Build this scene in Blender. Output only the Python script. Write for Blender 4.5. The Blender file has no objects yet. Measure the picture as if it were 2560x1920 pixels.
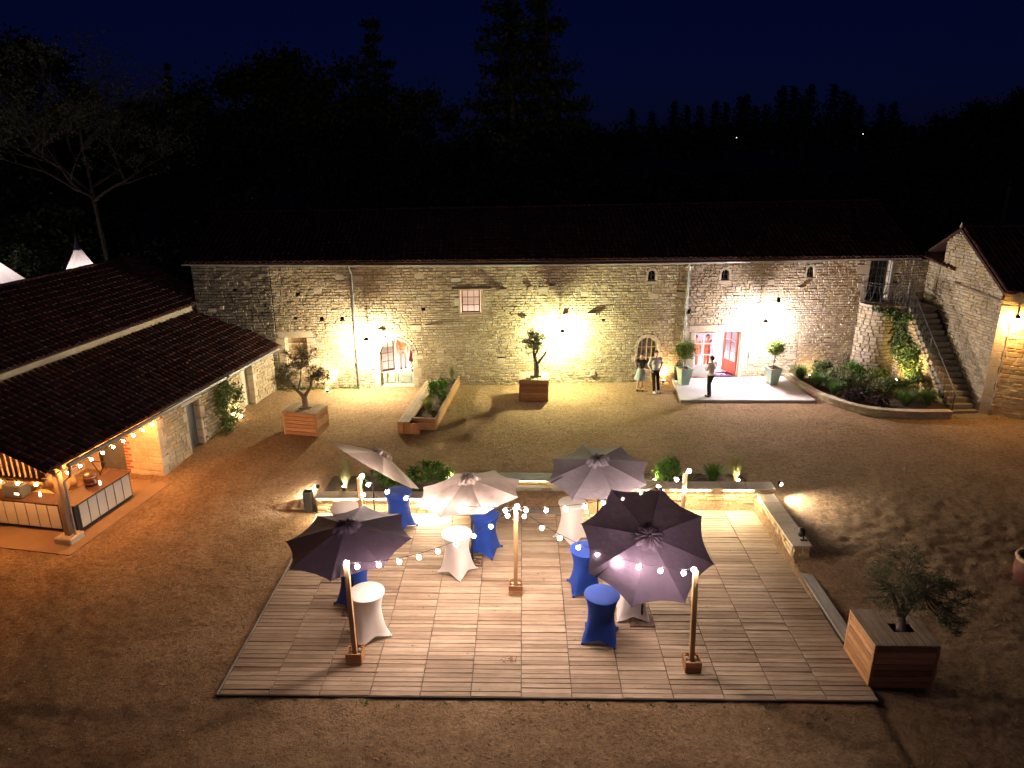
import bpy, math, random
import numpy as np
from mathutils import Vector, Matrix
PI = math.pi
rad = math.radians
random.seed(7)
RNG = np.random.default_rng(11)
sc = bpy.context.scene
COL = sc.collection

# ------------------------------------------------------------------ camera
CAMZ = 10.5
cam_d = bpy.data.cameras.new("camera")
cam = bpy.data.objects.new("camera", cam_d)
COL.objects.link(cam)
cam.location = (0, 0, CAMZ)
cam.rotation_euler = (rad(90 - 18.4), 0, rad(0.8))
cam_d.sensor_width = 36.0
cam_d.lens = 36.0 * 1790.0 / 2560.0
cam_d.clip_start = 0.1
cam_d.clip_end = 3000
sc.camera = cam

# ------------------------------------------------------------------ world: last blue light after sunset
world = bpy.data.worlds.new("World")
sc.world = world
world.use_nodes = True
wn = world.node_tree
wn.nodes.clear()
w_out = wn.nodes.new("ShaderNodeOutputWorld")
w_bg = wn.nodes.new("ShaderNodeBackground")
w_sky = wn.nodes.new("ShaderNodeTexSky")
w_sky.sky_type = 'NISHITA'
w_sky.sun_disc = False
w_sky.sun_elevation = rad(25.0)
w_sky.sun_rotation = rad(180)
w_mul = wn.nodes.new("ShaderNodeMixRGB")
w_mul.blend_type = 'MULTIPLY'
w_mul.inputs[0].default_value = 1.0
w_mul.inputs[2].default_value = (0.0006, 0.0009, 0.0066, 1)
wn.links.new(w_sky.outputs[0], w_mul.inputs[1])
wn.links.new(w_mul.outputs[0], w_bg.inputs[0])
SKY_STRENGTH = 0.1
w_bg.inputs[1].default_value = SKY_STRENGTH
wn.links.new(w_bg.outputs[0], w_out.inputs[0])

# faint pinkish fill from behind the camera, added to lift the dark roofs
sd = bpy.data.lights.new("roof_fill_light", 'SUN')
sd.energy = 0.015
sd.angle = rad(0.6)
sd.color = (1.0, 0.74, 0.86)
so = bpy.data.objects.new("roof_fill_light", sd)
so.rotation_euler = (rad(65), 0, 0)
COL.objects.link(so)

sc.view_settings.view_transform = 'Standard'
sc.view_settings.look = 'None'
sc.view_settings.exposure = 2.0
sc.view_settings.gamma = 1.0
sc.view_settings.use_curve_mapping = False
sc.render.engine = 'CYCLES'
sc.cycles.use_denoising = True
sc.cycles.max_bounces = 6
sc.cycles.diffuse_bounces = 3
sc.cycles.glossy_bounces = 2
sc.cycles.transmission_bounces = 4
sc.cycles.transparent_max_bounces = 8
sc.cycles.sample_clamp_indirect = 4.0
sc.cycles.use_light_tree = True

# ------------------------------------------------------------------ helpers: naming and linking
def tag(o, label=None, cat=None, group=None, kind=None):
    if label: o["label"] = label
    if cat: o["category"] = cat
    if group: o["group"] = group
    if kind: o["kind"] = kind
    return o

def thing(name, loc, label, cat, group=None, rz=0.0):
    o = bpy.data.objects.new(name, None)
    o.empty_display_size = 0.2
    o.location = loc
    o.rotation_euler = (0, 0, rz)
    COL.objects.link(o)
    tag(o, label, cat, group)
    return o

def wloc(o):
    """world matrix of an object whose ancestors only use loc / rot / scale"""
    m = o.matrix_basis.copy()
    p = o.parent
    while p is not None:
        m = p.matrix_basis @ m
        p = p.parent
    return m

def link(name, mesh, mat, parent=None, M=None, label=None, kind=None):
    """M: world matrix of the mesh data"""
    o = bpy.data.objects.new(name, mesh)
    if mat is not None and len(mesh.materials) == 0:
        mesh.materials.append(mat)
    if M is None: M = Matrix.Identity(4)
    if parent is not None:
        o.parent = parent
        o.matrix_basis = wloc(parent).inverted() @ M
    else:
        o.matrix_basis = M
    COL.objects.link(o)
    if label: o["label"] = label
    if kind: o["kind"] = kind
    return o

def np_mesh(name, V, F, smooth=False):
    """V (n,3) ; F (m,k) all faces with k corners"""
    V = np.asarray(V, dtype=np.float32); F = np.asarray(F, dtype=np.int32)
    me = bpy.data.meshes.new(name)
    me.vertices.add(len(V)); me.vertices.foreach_set("co", V.ravel())
    k = F.shape[1]
    me.loops.add(F.size); me.loops.foreach_set("vertex_index", F.ravel())
    me.polygons.add(len(F))
    me.polygons.foreach_set("loop_start", np.arange(0, F.size, k, dtype=np.int32))
    me.polygons.foreach_set("loop_total", np.full(len(F), k, dtype=np.int32))
    if smooth: me.polygons.foreach_set("use_smooth", np.ones(len(F), dtype=bool))
    me.update(calc_edges=True)
    return me

class MB:
    def __init__(s): s.v = []; s.f = []
    def add(s, vs, fs):
        n = len(s.v); s.v.extend([tuple(p) for p in vs]); s.f.extend([tuple(i + n for i in f) for f in fs]); return s
    def box(s, x0, x1, y0, y1, z0, z1, M=None):
        vs = [Vector((x, y, z)) for z in (z0, z1) for y in (y0, y1) for x in (x0, x1)]
        if M is not None: vs = [M @ p for p in vs]
        return s.add(vs, [(0, 2, 3, 1), (4, 5, 7, 6), (0, 1, 5, 4), (2, 6, 7, 3), (0, 4, 6, 2), (1, 3, 7, 5)])
    def cbox(s, x0, x1, y0, y1, z0, z1, c=0.01, M=None):
        """box with chamfered edges (convex hull of inset faces)"""
        vs = []; idx = {}
        X = (x0, x1); Y = (y0, y1); Z = (z0, z1)
        for i in (0, 1):
            for j in (0, 1):
                for k in (0, 1):
                    dx = c if i == 0 else -c; dy = c if j == 0 else -c; dz = c if k == 0 else -c
                    for a, p in enumerate(((X[i], Y[j] + dy, Z[k] + dz), (X[i] + dx, Y[j], Z[k] + dz), (X[i] + dx, Y[j] + dy, Z[k]))):
                        idx[(i, j, k, a)] = len(vs); vs.append(Vector(p))
        fs = []
        q = [(0, 0), (1, 0), (1, 1), (0, 1)]
        for i in (0, 1):
            fs.append(tuple(idx[(i, j, k, 0)] for j, k in (q if i else q[::-1])))
            fs.append(tuple(idx[(j, i, k, 1)] for j, k in (q[::-1] if i else q)))
            fs.append(tuple(idx[(j, k, i, 2)] for j, k in (q if i else q[::-1])))
        for j in (0, 1):
            for k in (0, 1):
                fs.append((idx[(0, j, k, 1)], idx[(1, j, k, 1)], idx[(1, j, k, 2)], idx[(0, j, k, 2)]))
                fs.append((idx[(j, 0, k, 0)], idx[(j, 1, k, 0)], idx[(j, 1, k, 2)], idx[(j, 0, k, 2)]))
                fs.append((idx[(j, k, 0, 0)], idx[(j, k, 1, 0)], idx[(j, k, 1, 1)], idx[(j, k, 0, 1)]))
        for i in (0, 1):
            for j in (0, 1):
                for k in (0, 1):
                    fs.append((idx[(i, j, k, 0)], idx[(i, j, k, 1)], idx[(i, j, k, 2)]))
        if M is not None: vs = [M @ p for p in vs]
        return s.add(vs, fs)
    def tube(s, pts, r, n=6, cap=True, r1=None):
        pts = [Vector(p) for p in pts]; m = len(pts); vs = []
        up = Vector((0, 0, 1)); prev = None
        for i, p in enumerate(pts):
            if i == 0: t = pts[1] - pts[0]
            elif i == m - 1: t = pts[-1] - pts[-2]
            else: t = pts[i + 1] - pts[i - 1]
            t.normalize()
            if prev is None:
                a = up if abs(t.z) < 0.9 else Vector((1, 0, 0))
                e = t.cross(a).normalized()
            else:
                e = (prev - t * prev.dot(t)).normalized()
            prev = e; g = t.cross(e)
            rr = (r if r1 is None else r + (r1 - r) * i / (m - 1)) if not isinstance(r, (list, tuple)) else r[i]
            for k in range(n):
                a = 2 * PI * k / n
                vs.append(p + (e * math.cos(a) + g * math.sin(a)) * rr)
        fs = []
        for i in range(m - 1):
            for k in range(n):
                fs.append((i * n + k, i * n + (k + 1) % n, (i + 1) * n + (k + 1) % n, (i + 1) * n + k))
        if cap:
            fs.append(tuple(range(n))[::-1]); fs.append(tuple((m - 1) * n + k for k in range(n)))
        return s.add(vs, fs)
    def lathe(s, prof, n=16, c=(0, 0, 0), M=None, cap=True, squash=None):
        vs = []
        for r, z in prof:
            for k in range(n):
                a = 2 * PI * k / n
                p = Vector((c[0] + r * math.cos(a), c[1] + r * math.sin(a) * (squash or 1), c[2] + z))
                vs.append(M @ p if M is not None else p)
        fs = []
        m = len(prof)
        for i in range(m - 1):
            for k in range(n):
                fs.append((i * n + k, i * n + (k + 1) % n, (i + 1) * n + (k + 1) % n, (i + 1) * n + k))
        if cap:
            fs.append(tuple(range(n))[::-1]); fs.append(tuple((m - 1) * n + k for k in range(n)))
        return s.add(vs, fs)
    def ball(s, c, r, n=8, m=6, sx=1, sy=1, sz=1):
        prof = [(max(1e-4, math.sin(PI * i / m)), -math.cos(PI * i / m)) for i in range(m + 1)]
        M = Matrix.Translation(c) @ Matrix.Diagonal((r * sx, r * sy, r * sz, 1))
        return s.lathe(prof, n, (0, 0, 0), M)
    def quad(s, a, b, c, d): return s.add([a, b, c, d], [(0, 1, 2, 3)])
    def poly(s, pts): return s.add(pts, [tuple(range(len(pts)))])
    def prism(s, pts, dvec):
        """closed prism from polygon pts extruded by dvec"""
        n = len(pts); pts = [Vector(p) for p in pts]; d = Vector(dvec)
        fs = [tuple(range(n))[::-1], tuple(range(n, 2 * n))]
        for i in range(n): fs.append((i, (i + 1) % n, n + (i + 1) % n, n + i))
        return s.add(pts + [p + d for p in pts], fs)
    def mesh(s, name, smooth=False):
        me = bpy.data.meshes.new(name)
        me.from_pydata(s.v, [], s.f)
        if smooth:
            for p in me.polygons: p.use_smooth = True
        me.update()
        return me
    def build(s, name, mat, parent=None, smooth=False, label=None, kind=None, local=False):
        """vertices are in world space unless local (then: in the parent's space)"""
        if local or parent is None:
            M = wloc(parent) if (local and parent is not None) else Matrix.Identity(4)
            if parent is None and s.v:
                a = np.array(s.v); c = Vector(((a[:, 0].min() + a[:, 0].max()) / 2, (a[:, 1].min() + a[:, 1].max()) / 2, a[:, 2].min()))
                s.v = [tuple(Vector(p) - c) for p in s.v]; M = Matrix.Translation(c)
        else:
            pm = wloc(parent); inv = pm.inverted()
            s.v = [tuple(inv @ Vector(p)) for p in s.v]; M = pm
        return link(name, s.mesh(name, smooth), mat, parent, M, label, kind)

def copy_tree(o, parent=None):
    c = o.copy(); COL.objects.link(c); c.parent = parent
    for ch in list(o.children): copy_tree(ch, c)
    return c

CP = Vector((0, 0, CAMZ))
def pieces(parent, name, variants, items, mat, nmax=300, stuff_name=None):
    """items: list of (4x4 Matrix world, variant index). nearest nmax become objects, the rest one stuff mesh"""
    items = sorted(items, key=lambda t: (t[0].translation - CP).length)
    for M, k in items[:nmax]:
        link(name, variants[k], mat, parent, M)
    rest = items[nmax:]
    if rest:
        Vs = []; Fs = []; off = 0
        loops = {}
        cache = []
        for me in variants:
            v = np.array([tuple(x.co) for x in me.vertices]); f4 = [tuple(p.vertices) for p in me.polygons]
            cache.append((v, f4))
        allf = []
        for M, k in rest:
            v, f = cache[k]; A = np.array(M)
            Vs.append(v @ A[:3, :3].T + A[:3, 3])
            allf.extend([tuple(i + off for i in q) for q in f]); off += len(v)
        pm = wloc(parent) if parent is not None else Matrix.Identity(4)
        inv = np.array(pm.inverted())
        V = np.concatenate(Vs); V = V @ inv[:3, :3].T + inv[:3, 3]
        me = bpy.data.meshes.new(stuff_name or name)
        me.from_pydata(V.tolist(), [], allf); me.update()
        link(stuff_name or (name + "_rest"), me, mat, parent, pm, kind='stuff')

class Frame:
    """vertical wall frame: u along the wall, d outwards (towards the yard), z up"""
    def __init__(s, A, B):
        s.o = Vector((A[0], A[1], 0)); d = Vector((B[0] - A[0], B[1] - A[1], 0)); s.L = d.length
        s.u = d.normalized(); s.n = Vector((s.u.y, -s.u.x, 0))
        s.M = Matrix(((s.u.x, s.n.x, 0, s.o.x), (s.u.y, s.n.y, 0, s.o.y), (0, 0, 1, 0), (0, 0, 0, 1)))
    def p(s, u, d, z): return s.o + s.u * u + s.n * d + Vector((0, 0, z))

# ------------------------------------------------------------------ helpers: materials
def new_mat(name):
    m = bpy.data.materials.new(name); m.use_nodes = True
    nt = m.node_tree; b = nt.nodes["Principled BSDF"]
    return m, nt, b

def rnd_socket(nt):
    """a random number per object and per loose piece"""
    oi = nt.nodes.new("ShaderNodeObjectInfo"); ge = nt.nodes.new("ShaderNodeNewGeometry")
    a = nt.nodes.new("ShaderNodeMath"); a.operation = 'ADD'
    fr = nt.nodes.new("ShaderNodeMath"); fr.operation = 'FRACT'
    nt.links.new(oi.outputs["Random"], a.inputs[0]); nt.links.new(ge.outputs["Random Per Island"], a.inputs[1])
    nt.links.new(a.outputs[0], fr.inputs[0]); return fr.outputs[0]

def ramp(nt, cols, src=None, interp='LINEAR'):
    r = nt.nodes.new("ShaderNodeValToRGB"); e = r.color_ramp.elements; r.color_ramp.interpolation = interp
    n = len(cols)
    for i, c in enumerate(cols):
        p, c = c if len(c) == 2 else (i / max(1, n - 1), c)
        el = e[i] if i < 2 else e.new(p)
        el.position = p; el.color = (c[0], c[1], c[2], 1)
    if src is not None: nt.links.new(src, r.inputs[0])
    return r

def noise(nt, scale, detail=4, rough=0.55, coord=None, stretch=None):
    t = nt.nodes.new("ShaderNodeTexNoise"); t.inputs["Scale"].default_value = scale
    t.inputs["Detail"].default_value = detail; t.inputs["Roughness"].default_value = rough
    if coord is None:
        g = nt.nodes.new("ShaderNodeNewGeometry"); coord = g.outputs["Position"]
    if stretch is not None:
        mp = nt.nodes.new("ShaderNodeMapping"); mp.inputs["Scale"].default_value = stretch
        nt.links.new(coord, mp.inputs[0]); coord = mp.outputs[0]
    nt.links.new(coord, t.inputs["Vector"])
    return t

def mixc(nt, a, b, f, mode='MIX'):
    m = nt.nodes.new("ShaderNodeMixRGB"); m.blend_type = mode
    for i, x in ((1, a), (2, b)):
        if isinstance(x, tuple): m.inputs[i].default_value = (x[0], x[1], x[2], 1)
        else: nt.links.new(x, m.inputs[i])
    if isinstance(f, float): m.inputs[0].default_value = f
    else: nt.links.new(f, m.inputs[0])
    return m.outputs[0]

def bump(nt, b, src, strength=0.4, dist=0.01):
    bp = nt.nodes.new("ShaderNodeBump"); bp.inputs["Strength"].default_value = strength
    bp.inputs["Distance"].default_value = dist
    nt.links.new(src, bp.inputs["Height"]); nt.links.new(bp.outputs[0], b.inputs["Normal"])

def plain(name, col, rough=0.6, metal=0.0, nscale=6.0, var=0.25, bstr=0.0, bdist=0.004, spec=0.3, transl=0.0):
    m, nt, b = new_mat(name)
    n = noise(nt, nscale, 5)
    lo = tuple(c * (1 - var) for c in col); hi = tuple(min(1, c * (1 + var)) for c in col)
    r = ramp(nt, [(0.3, lo), (0.7, hi)], n.outputs[0])
    nt.links.new(r.outputs[0], b.inputs["Base Color"])
    b.inputs["Roughness"].default_value = rough; b.inputs["Metallic"].default_value = metal
    b.inputs["Specular IOR Level"].default_value = spec
    if bstr: bump(nt, b, noise(nt, nscale * 6, 4).outputs[0], bstr, bdist)
    if transl:
        tr = nt.nodes.new("ShaderNodeBsdfTranslucent"); nt.links.new(r.outputs[0], tr.inputs[0])
        mx = nt.nodes.new("ShaderNodeMixShader"); mx.inputs[0].default_value = transl
        out = nt.nodes["Material Output"]
        nt.links.new(b.outputs[0], mx.inputs[1]); nt.links.new(tr.outputs[0], mx.inputs[2]); nt.links.new(mx.outputs[0], out.inputs[0])
    return m

def pieces_mat(name, cols, rough=0.85, stain=(0.5, 0.45, 0.4), nscale=1.3, bstr=0.6, bscale=28.0, bdist=0.012, stain_amt=0.45):
    """one colour per piece, large soft stains, fine relief"""
    m, nt, b = new_mat(name)
    rp = ramp(nt, cols, rnd_socket(nt))
    n1 = noise(nt, nscale, 5, 0.6)
    st = ramp(nt, [(0.35, (1, 1, 1)), (0.75, stain)], n1.outputs[0])
    c = mixc(nt, rp.outputs[0], st.outputs[0], stain_amt, 'MULTIPLY')
    n2 = noise(nt, bscale * 0.5, 6, 0.65)
    g = ramp(nt, [(0.25, (0.72, 0.72, 0.72)), (0.75, (1.18, 1.16, 1.12))], n2.outputs[0])
    c = mixc(nt, c, g.outputs[0], 0.8, 'MULTIPLY')
    nt.links.new(c, b.inputs["Base Color"]); b.inputs["Roughness"].default_value = rough
    b.inputs["Specular IOR Level"].default_value = 0.2
    n3 = noise(nt, bscale, 8, 0.65)
    bump(nt, b, n3.outputs[0], bstr, bdist)
    return m

def wood_mat(name, cols, axis=(1, 8, 8), rough=0.7, scale=3.0, bstr=0.3):
    """grain runs along the x axis of the piece (object space) unless another stretch is given"""
    m, nt, b = new_mat(name)
    rs = rnd_socket(nt)
    rp = ramp(nt, cols, rs)
    tc = nt.nodes.new("ShaderNodeNewGeometry")
    vm = nt.nodes.new("ShaderNodeVectorMath"); vm.operation = 'ADD'
    cx = nt.nodes.new("ShaderNodeCombineXYZ"); 
    ml = nt.nodes.new("ShaderNodeMath"); ml.operation = 'MULTIPLY'; ml.inputs[1].default_value = 37.0
    nt.links.new(rs, ml.inputs[0]); nt.links.new(ml.outputs[0], cx.inputs[0]); nt.links.new(ml.outputs[0], cx.inputs[2])
    nt.links.new(tc.outputs["Position"], vm.inputs[0]); nt.links.new(cx.outputs[0], vm.inputs[1])
    n = noise(nt, scale, 6, 0.65, vm.outputs[0], axis)
    g = ramp(nt, [(0.3, (0.55, 0.52, 0.5)), (0.55, (1, 1, 1)), (0.8, (1.2, 1.15, 1.08))], n.outputs[0])
    c = mixc(nt, rp.outputs[0], g.outputs[0], 0.75, 'MULTIPLY')
    n2 = noise(nt, 1.1, 4, 0.6)
    g2 = ramp(nt, [(0.35, (1, 1, 1)), (0.72, (0.66, 0.6, 0.55))], n2.outputs[0])
    c = mixc(nt, c, g2.outputs[0], 0.6, 'MULTIPLY')
    nt.links.new(c, b.inputs["Base Color"]); b.inputs["Roughness"].default_value = rough
    b.inputs["Specular IOR Level"].default_value = 0.3
    bump(nt, b, n.outputs[0], bstr, 0.006)
    return m

def leaf_mat(name, cols, transl=0.25, rough=0.55):
    m, nt, b = new_mat(name)
    rp = ramp(nt, cols, rnd_socket(nt))
    nt.links.new(rp.outputs[0], b.inputs["Base Color"]); b.inputs["Roughness"].default_value = rough
    b.inputs["Specular IOR Level"].default_value = 0.25
    tr = nt.nodes.new("ShaderNodeBsdfTranslucent"); nt.links.new(rp.outputs[0], tr.inputs[0])
    mx = nt.nodes.new("ShaderNodeMixShader"); mx.inputs[0].default_value = transl
    out = nt.nodes["Material Output"]
    nt.links.new(b.outputs[0], mx.inputs[1]); nt.links.new(tr.outputs[0], mx.inputs[2]); nt.links.new(mx.outputs[0], out.inputs[0])
    return m

def emit_mat(name, col, strength):
    m, nt, b = new_mat(name)
    b.inputs["Base Color"].default_value = (0.8, 0.8, 0.8, 1)
    b.inputs["Emission Color"].default_value = (col[0], col[1], col[2], 1)
    b.inputs["Emission Strength"].default_value = strength
    return m

def glass_mat(name, tint=(0.8, 0.85, 0.9), alpha=0.12):
    m, nt, b = new_mat(name)
    b.inputs["Base Color"].default_value = (0.02, 0.02, 0.03, 1); b.inputs["Roughness"].default_value = 0.05
    tr = nt.nodes.new("ShaderNodeBsdfTransparent"); tr.inputs[0].default_value = (*tint, 1)
    mx = nt.nodes.new("ShaderNodeMixShader"); mx.inputs[0].default_value = alpha
    out = nt.nodes["Material Output"]
    nt.links.new(tr.outputs[0], mx.inputs[1]); nt.links.new(b.outputs[0], mx.inputs[2]); nt.links.new(mx.outputs[0], out.inputs[0])
    return m

STONE_COLS = [(0.48, 0.40, 0.29), (0.39, 0.33, 0.24), (0.53, 0.46, 0.35), (0.43, 0.34, 0.21), (0.48, 0.43, 0.36), (0.34, 0.28, 0.20), (0.53, 0.44, 0.28)]
M_stone = pieces_mat("limestone_rubble", STONE_COLS, nscale=.8, stain=(.55, .47, .38), stain_amt=.6)
M_stone_grey = pieces_mat("dark_grey_rubble", [(0.20, 0.18, 0.15), (0.27, 0.25, 0.21), (0.16, 0.14, 0.12), (0.24, 0.21, 0.17)])
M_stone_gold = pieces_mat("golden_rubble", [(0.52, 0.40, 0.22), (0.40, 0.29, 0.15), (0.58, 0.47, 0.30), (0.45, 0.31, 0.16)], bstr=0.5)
M_mortar = pieces_mat("lime_mortar", [(0.29, 0.24, 0.17), (0.34, 0.28, 0.20)], bscale=40)
M_mortar_dark = pieces_mat("dark_mortar", [(0.15, 0.13, 0.10), (0.17, 0.145, 0.11)], bscale=40)
M_dressed = pieces_mat("dressed_limestone", [(0.52, 0.45, 0.35), (0.46, 0.39, 0.30), (0.56, 0.50, 0.41)], bstr=0.25, bscale=40)
M_render = pieces_mat("lime_render", [(0.50, 0.42, 0.32), (0.52, 0.44, 0.34)], bstr=0.2, stain_amt=0.7)
M_tile = pieces_mat("old_roof_tile", [(0.085, 0.026, 0.024), (0.055, 0.02, 0.022), (0.12, 0.04, 0.03), (0.035, 0.02, 0.022), (0.10, 0.055, 0.05), (0.06, 0.024, 0.022)], bstr=0.3, bscale=20)
M_tile_pan = plain("roof_pan_tile", (0.05, 0.025, 0.022), 0.9)
M_deck = wood_mat("weathered_deck_board", [(0.32, 0.235, 0.16), (0.38, 0.29, 0.205), (0.26, 0.185, 0.125), (0.44, 0.345, 0.25), (0.35, 0.26, 0.18), (0.23, 0.16, 0.105)], (1.2, 14, 14), scale=2.5, bstr=0.5)
M_greydeck = wood_mat("grey_grooved_board", [(0.24, 0.235, 0.225), (0.29, 0.28, 0.265)], (1, 22, 22), scale=2.5, bstr=0.6)
M_pine = wood_mat("pine_cladding", [(0.44, 0.225, 0.095), (0.26, 0.12, 0.05), (0.54, 0.30, 0.14), (0.36, 0.17, 0.07)], (2, 2, 14), scale=2.0)
M_pinetop = wood_mat("pine_top_board", [(0.40, 0.30, 0.20), (0.34, 0.25, 0.17), (0.45, 0.35, 0.25)], (14, 1.5, 3), scale=2.0)
M_post = wood_mat("treated_post", [(0.42, 0.26, 0.12), (0.38, 0.23, 0.11)], (12, 12, 1.2), scale=2.0)
M_oldwood = wood_mat("old_grey_oak", [(0.20, 0.15, 0.11), (0.26, 0.20, 0.15)], (12, 12, 1.2), scale=2.0)
M_lintel = wood_mat("dark_oak_lintel", [(0.045, 0.03, 0.022), (0.06, 0.04, 0.03)], (1, 10, 10), scale=3)
M_zinc = plain("zinc", (0.24, 0.25, 0.26), 0.5, 0.5, 3, 0.15)
M_metal = plain("painted_steel_grey", (0.16, 0.17, 0.18), 0.45, 0.4, 5, 0.2)
M_black = plain("black_metal", (0.02, 0.02, 0.022), 0.5, 0.2)
M_frame = plain("sage_grey_paint", (0.30, 0.34, 0.31), 0.5, 0, 5, 0.08)
M_framel = plain("pale_grey_paint", (0.50, 0.50, 0.50), 0.5, 0, 5, 0.06)
M_darkframe = plain("dark_brown_paint", (0.05, 0.03, 0.025), 0.5)
M_cream = plain("cream_paint", (0.62, 0.55, 0.42), 0.55, 0, 5, 0.08)
M_concrete = plain("pale_concrete", (0.40, 0.385, 0.38), 0.85, 0, 1.6, 0.09, 0.15, 0.003)
M_glass = glass_mat("window_glass")
M_glass_dark = glass_mat("dark_window_glass", (0.25, 0.25, 0.3), 0.5)
M_plaster = plain("white_plaster", (0.75, 0.70, 0.64), 0.9, 0, 2, 0.05)
M_tilefloor = plain("pale_floor_tile", (0.62, 0.52, 0.44), 0.35, 0, 3, 0.08)
M_soil = plain("bark_mulch", (0.075, 0.05, 0.035), 0.95, 0, 22, 0.6, 0.9, 0.03)
M_gold = None
M_white_cloth = plain("white_stretch_fabric", (0.62, 0.57, 0.54), 0.8, 0, 4, 0.03, transl=0.12)
M_blue_cloth = plain("royal_blue_stretch_fabric", (0.008, 0.040, 0.25), 0.75, 0, 4, 0.08, transl=0.12)
M_iron = plain("rusty_cast_plate", (0.10, 0.06, 0.045), 0.8, 0.2, 12, 0.5, 0.4)
M_green_pot = plain("mint_glazed_pot", (0.25, 0.38, 0.32), 0.4, 0, 3, 0.1)
M_bin = plain("slate_grey_bin", (0.085, 0.10, 0.11), 0.35, 0.3, 4, 0.1)
M_bark = pieces_mat("bark", [(0.16, 0.13, 0.10), (0.20, 0.17, 0.13)], bstr=1.0, bscale=30, bdist=0.03)
M_bark_dark = pieces_mat("dark_bark", [(0.09, 0.075, 0.06), (0.12, 0.10, 0.08)], bstr=0.8, bscale=15, bdist=0.03)
M_olive = leaf_mat("olive_leaf", [(0.085, 0.095, 0.045), (0.14, 0.14, 0.075), (0.18, 0.18, 0.11), (0.07, 0.075, 0.035)])
M_leaf = leaf_mat("green_leaf", [(0.05, 0.13, 0.02), (0.08, 0.18, 0.03), (0.12, 0.22, 0.04), (0.04, 0.10, 0.02)])
M_leaf_y = leaf_mat("yellow_green_leaf", [(0.10, 0.16, 0.03), (0.16, 0.20, 0.04), (0.07, 0.12, 0.03)])
M_leaf_dark = leaf_mat("dark_tree_leaf", [(0.03, 0.045, 0.02), (0.045, 0.06, 0.028), (0.02, 0.03, 0.015)], 0.15)
M_leaf_purple = leaf_mat("plum_leaf", [(0.03, 0.018, 0.022), (0.05, 0.035, 0.045), (0.035, 0.03, 0.02)])
M_leaf_grey = leaf_mat("silver_green_leaf", [(0.12, 0.16, 0.09), (0.17, 0.20, 0.13), (0.09, 0.12, 0.06), (0.26, 0.20, 0.06)])
M_grass = leaf_mat("feather_grass", [(0.30, 0.26, 0.12), (0.22, 0.22, 0.08), (0.36, 0.32, 0.18)], 0.35)
M_lavender = leaf_mat("lavender_blade", [(0.07, 0.16, 0.04), (0.11, 0.21, 0.05), (0.09, 0.15, 0.07)], 0.3)
M_rail = plain("dark_grey_railing", (0.055, 0.06, 0.062), 0.5, 0.3, 5, 0.2)

def canopy_mat(name, col, weave=0.0, transl=0.25):
    m, nt, b = new_mat(name)
    n = noise(nt, 5.0, 4); r = ramp(nt, [(0.3, tuple(c * 0.9 for c in col)), (0.7, tuple(c * 1.08 for c in col))], n.outputs[0])
    nt.links.new(r.outputs[0], b.inputs["Base Color"]); b.inputs["Roughness"].default_value = 0.75
    b.inputs["Specular IOR Level"].default_value = 0.2
    tr = nt.nodes.new("ShaderNodeBsdfTranslucent"); nt.links.new(r.outputs[0], tr.inputs[0])
    mx = nt.nodes.new("ShaderNodeMixShader"); mx.inputs[0].default_value = transl
    nt.links.new(b.outputs[0], mx.inputs[1]); nt.links.new(tr.outputs[0], mx.inputs[2])
    t2 = nt.nodes.new("ShaderNodeBsdfTransparent")
    m2 = nt.nodes.new("ShaderNodeMixShader"); m2.inputs[0].default_value = weave
    nt.links.new(mx.outputs[0], m2.inputs[1]); nt.links.new(t2.outputs[0], m2.inputs[2])
    nt.links.new(m2.outputs[0], nt.nodes["Material Output"].inputs[0])
    bump(nt, b, noise(nt, 7.0, 4).outputs[0], 0.5, 0.035)
    return m
M_can_light = canopy_mat("ecru_canopy", (0.62, 0.52, 0.48), 0.0, 0.2)
M_can_dark = canopy_mat("plum_grey_canopy", (0.050, 0.034, 0.056), 0.004, 0.12)
M_can_grey = canopy_mat("slate_canopy", (0.17, 0.15, 0.18), 0.005, 0.12)
M_can_tilt = canopy_mat("plum_canopy", (0.066, 0.048, 0.078), 0.004, 0.12)

# ------------------------------------------------------------------ ground
def sst(a, b, x):
    t = np.clip((x - a) / (b - a), 0, 1); return t * t * (3 - 2 * t)

def zg(x, y):
    x = np.asarray(x, float); y = np.asarray(y, float)
    left = 0.48 * sst(20.3, 27.5, y)
    mid = np.where(y < 19.45, -0.22, 0.36 + 0.12 * sst(19.6, 27, y))
    rightp = -0.05 + 0.50 * sst(13.2, 19.8, y) + 0.03 * sst(20, 28, y)
    wl = sst(-8.2, -6.15, x)
    back = left * (1 - wl) + np.where(y < 19.45, 0, 0.36 + 0.12 * sst(19.6, 27, y)) * wl
    z = np.where(x < 0, back, rightp)
    inside = (x > -6.02) & (x < 7.05) & (y > 11.75) & (y < 19.45)
    front = (y <= 19.45) & (x < 7.1)
    z = np.where(front & (x < 0), np.minimum(z, left), z)
    z = np.where((x >= 0) & (x < 7.3) & (y > 19.45), 0.36 + 0.12 * sst(19.6, 27, y), z)
    z = np.where((x >= 0) & (x < 7.1) & (y <= 19.45), 0.0, z)
    z = z - 0.06 * (1 - sst(10.8, 11.6, y)) - 0.04
    z = np.where(inside, -0.22, z)
    return z
def zgf(x, y): return float(zg(x, y))

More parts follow.
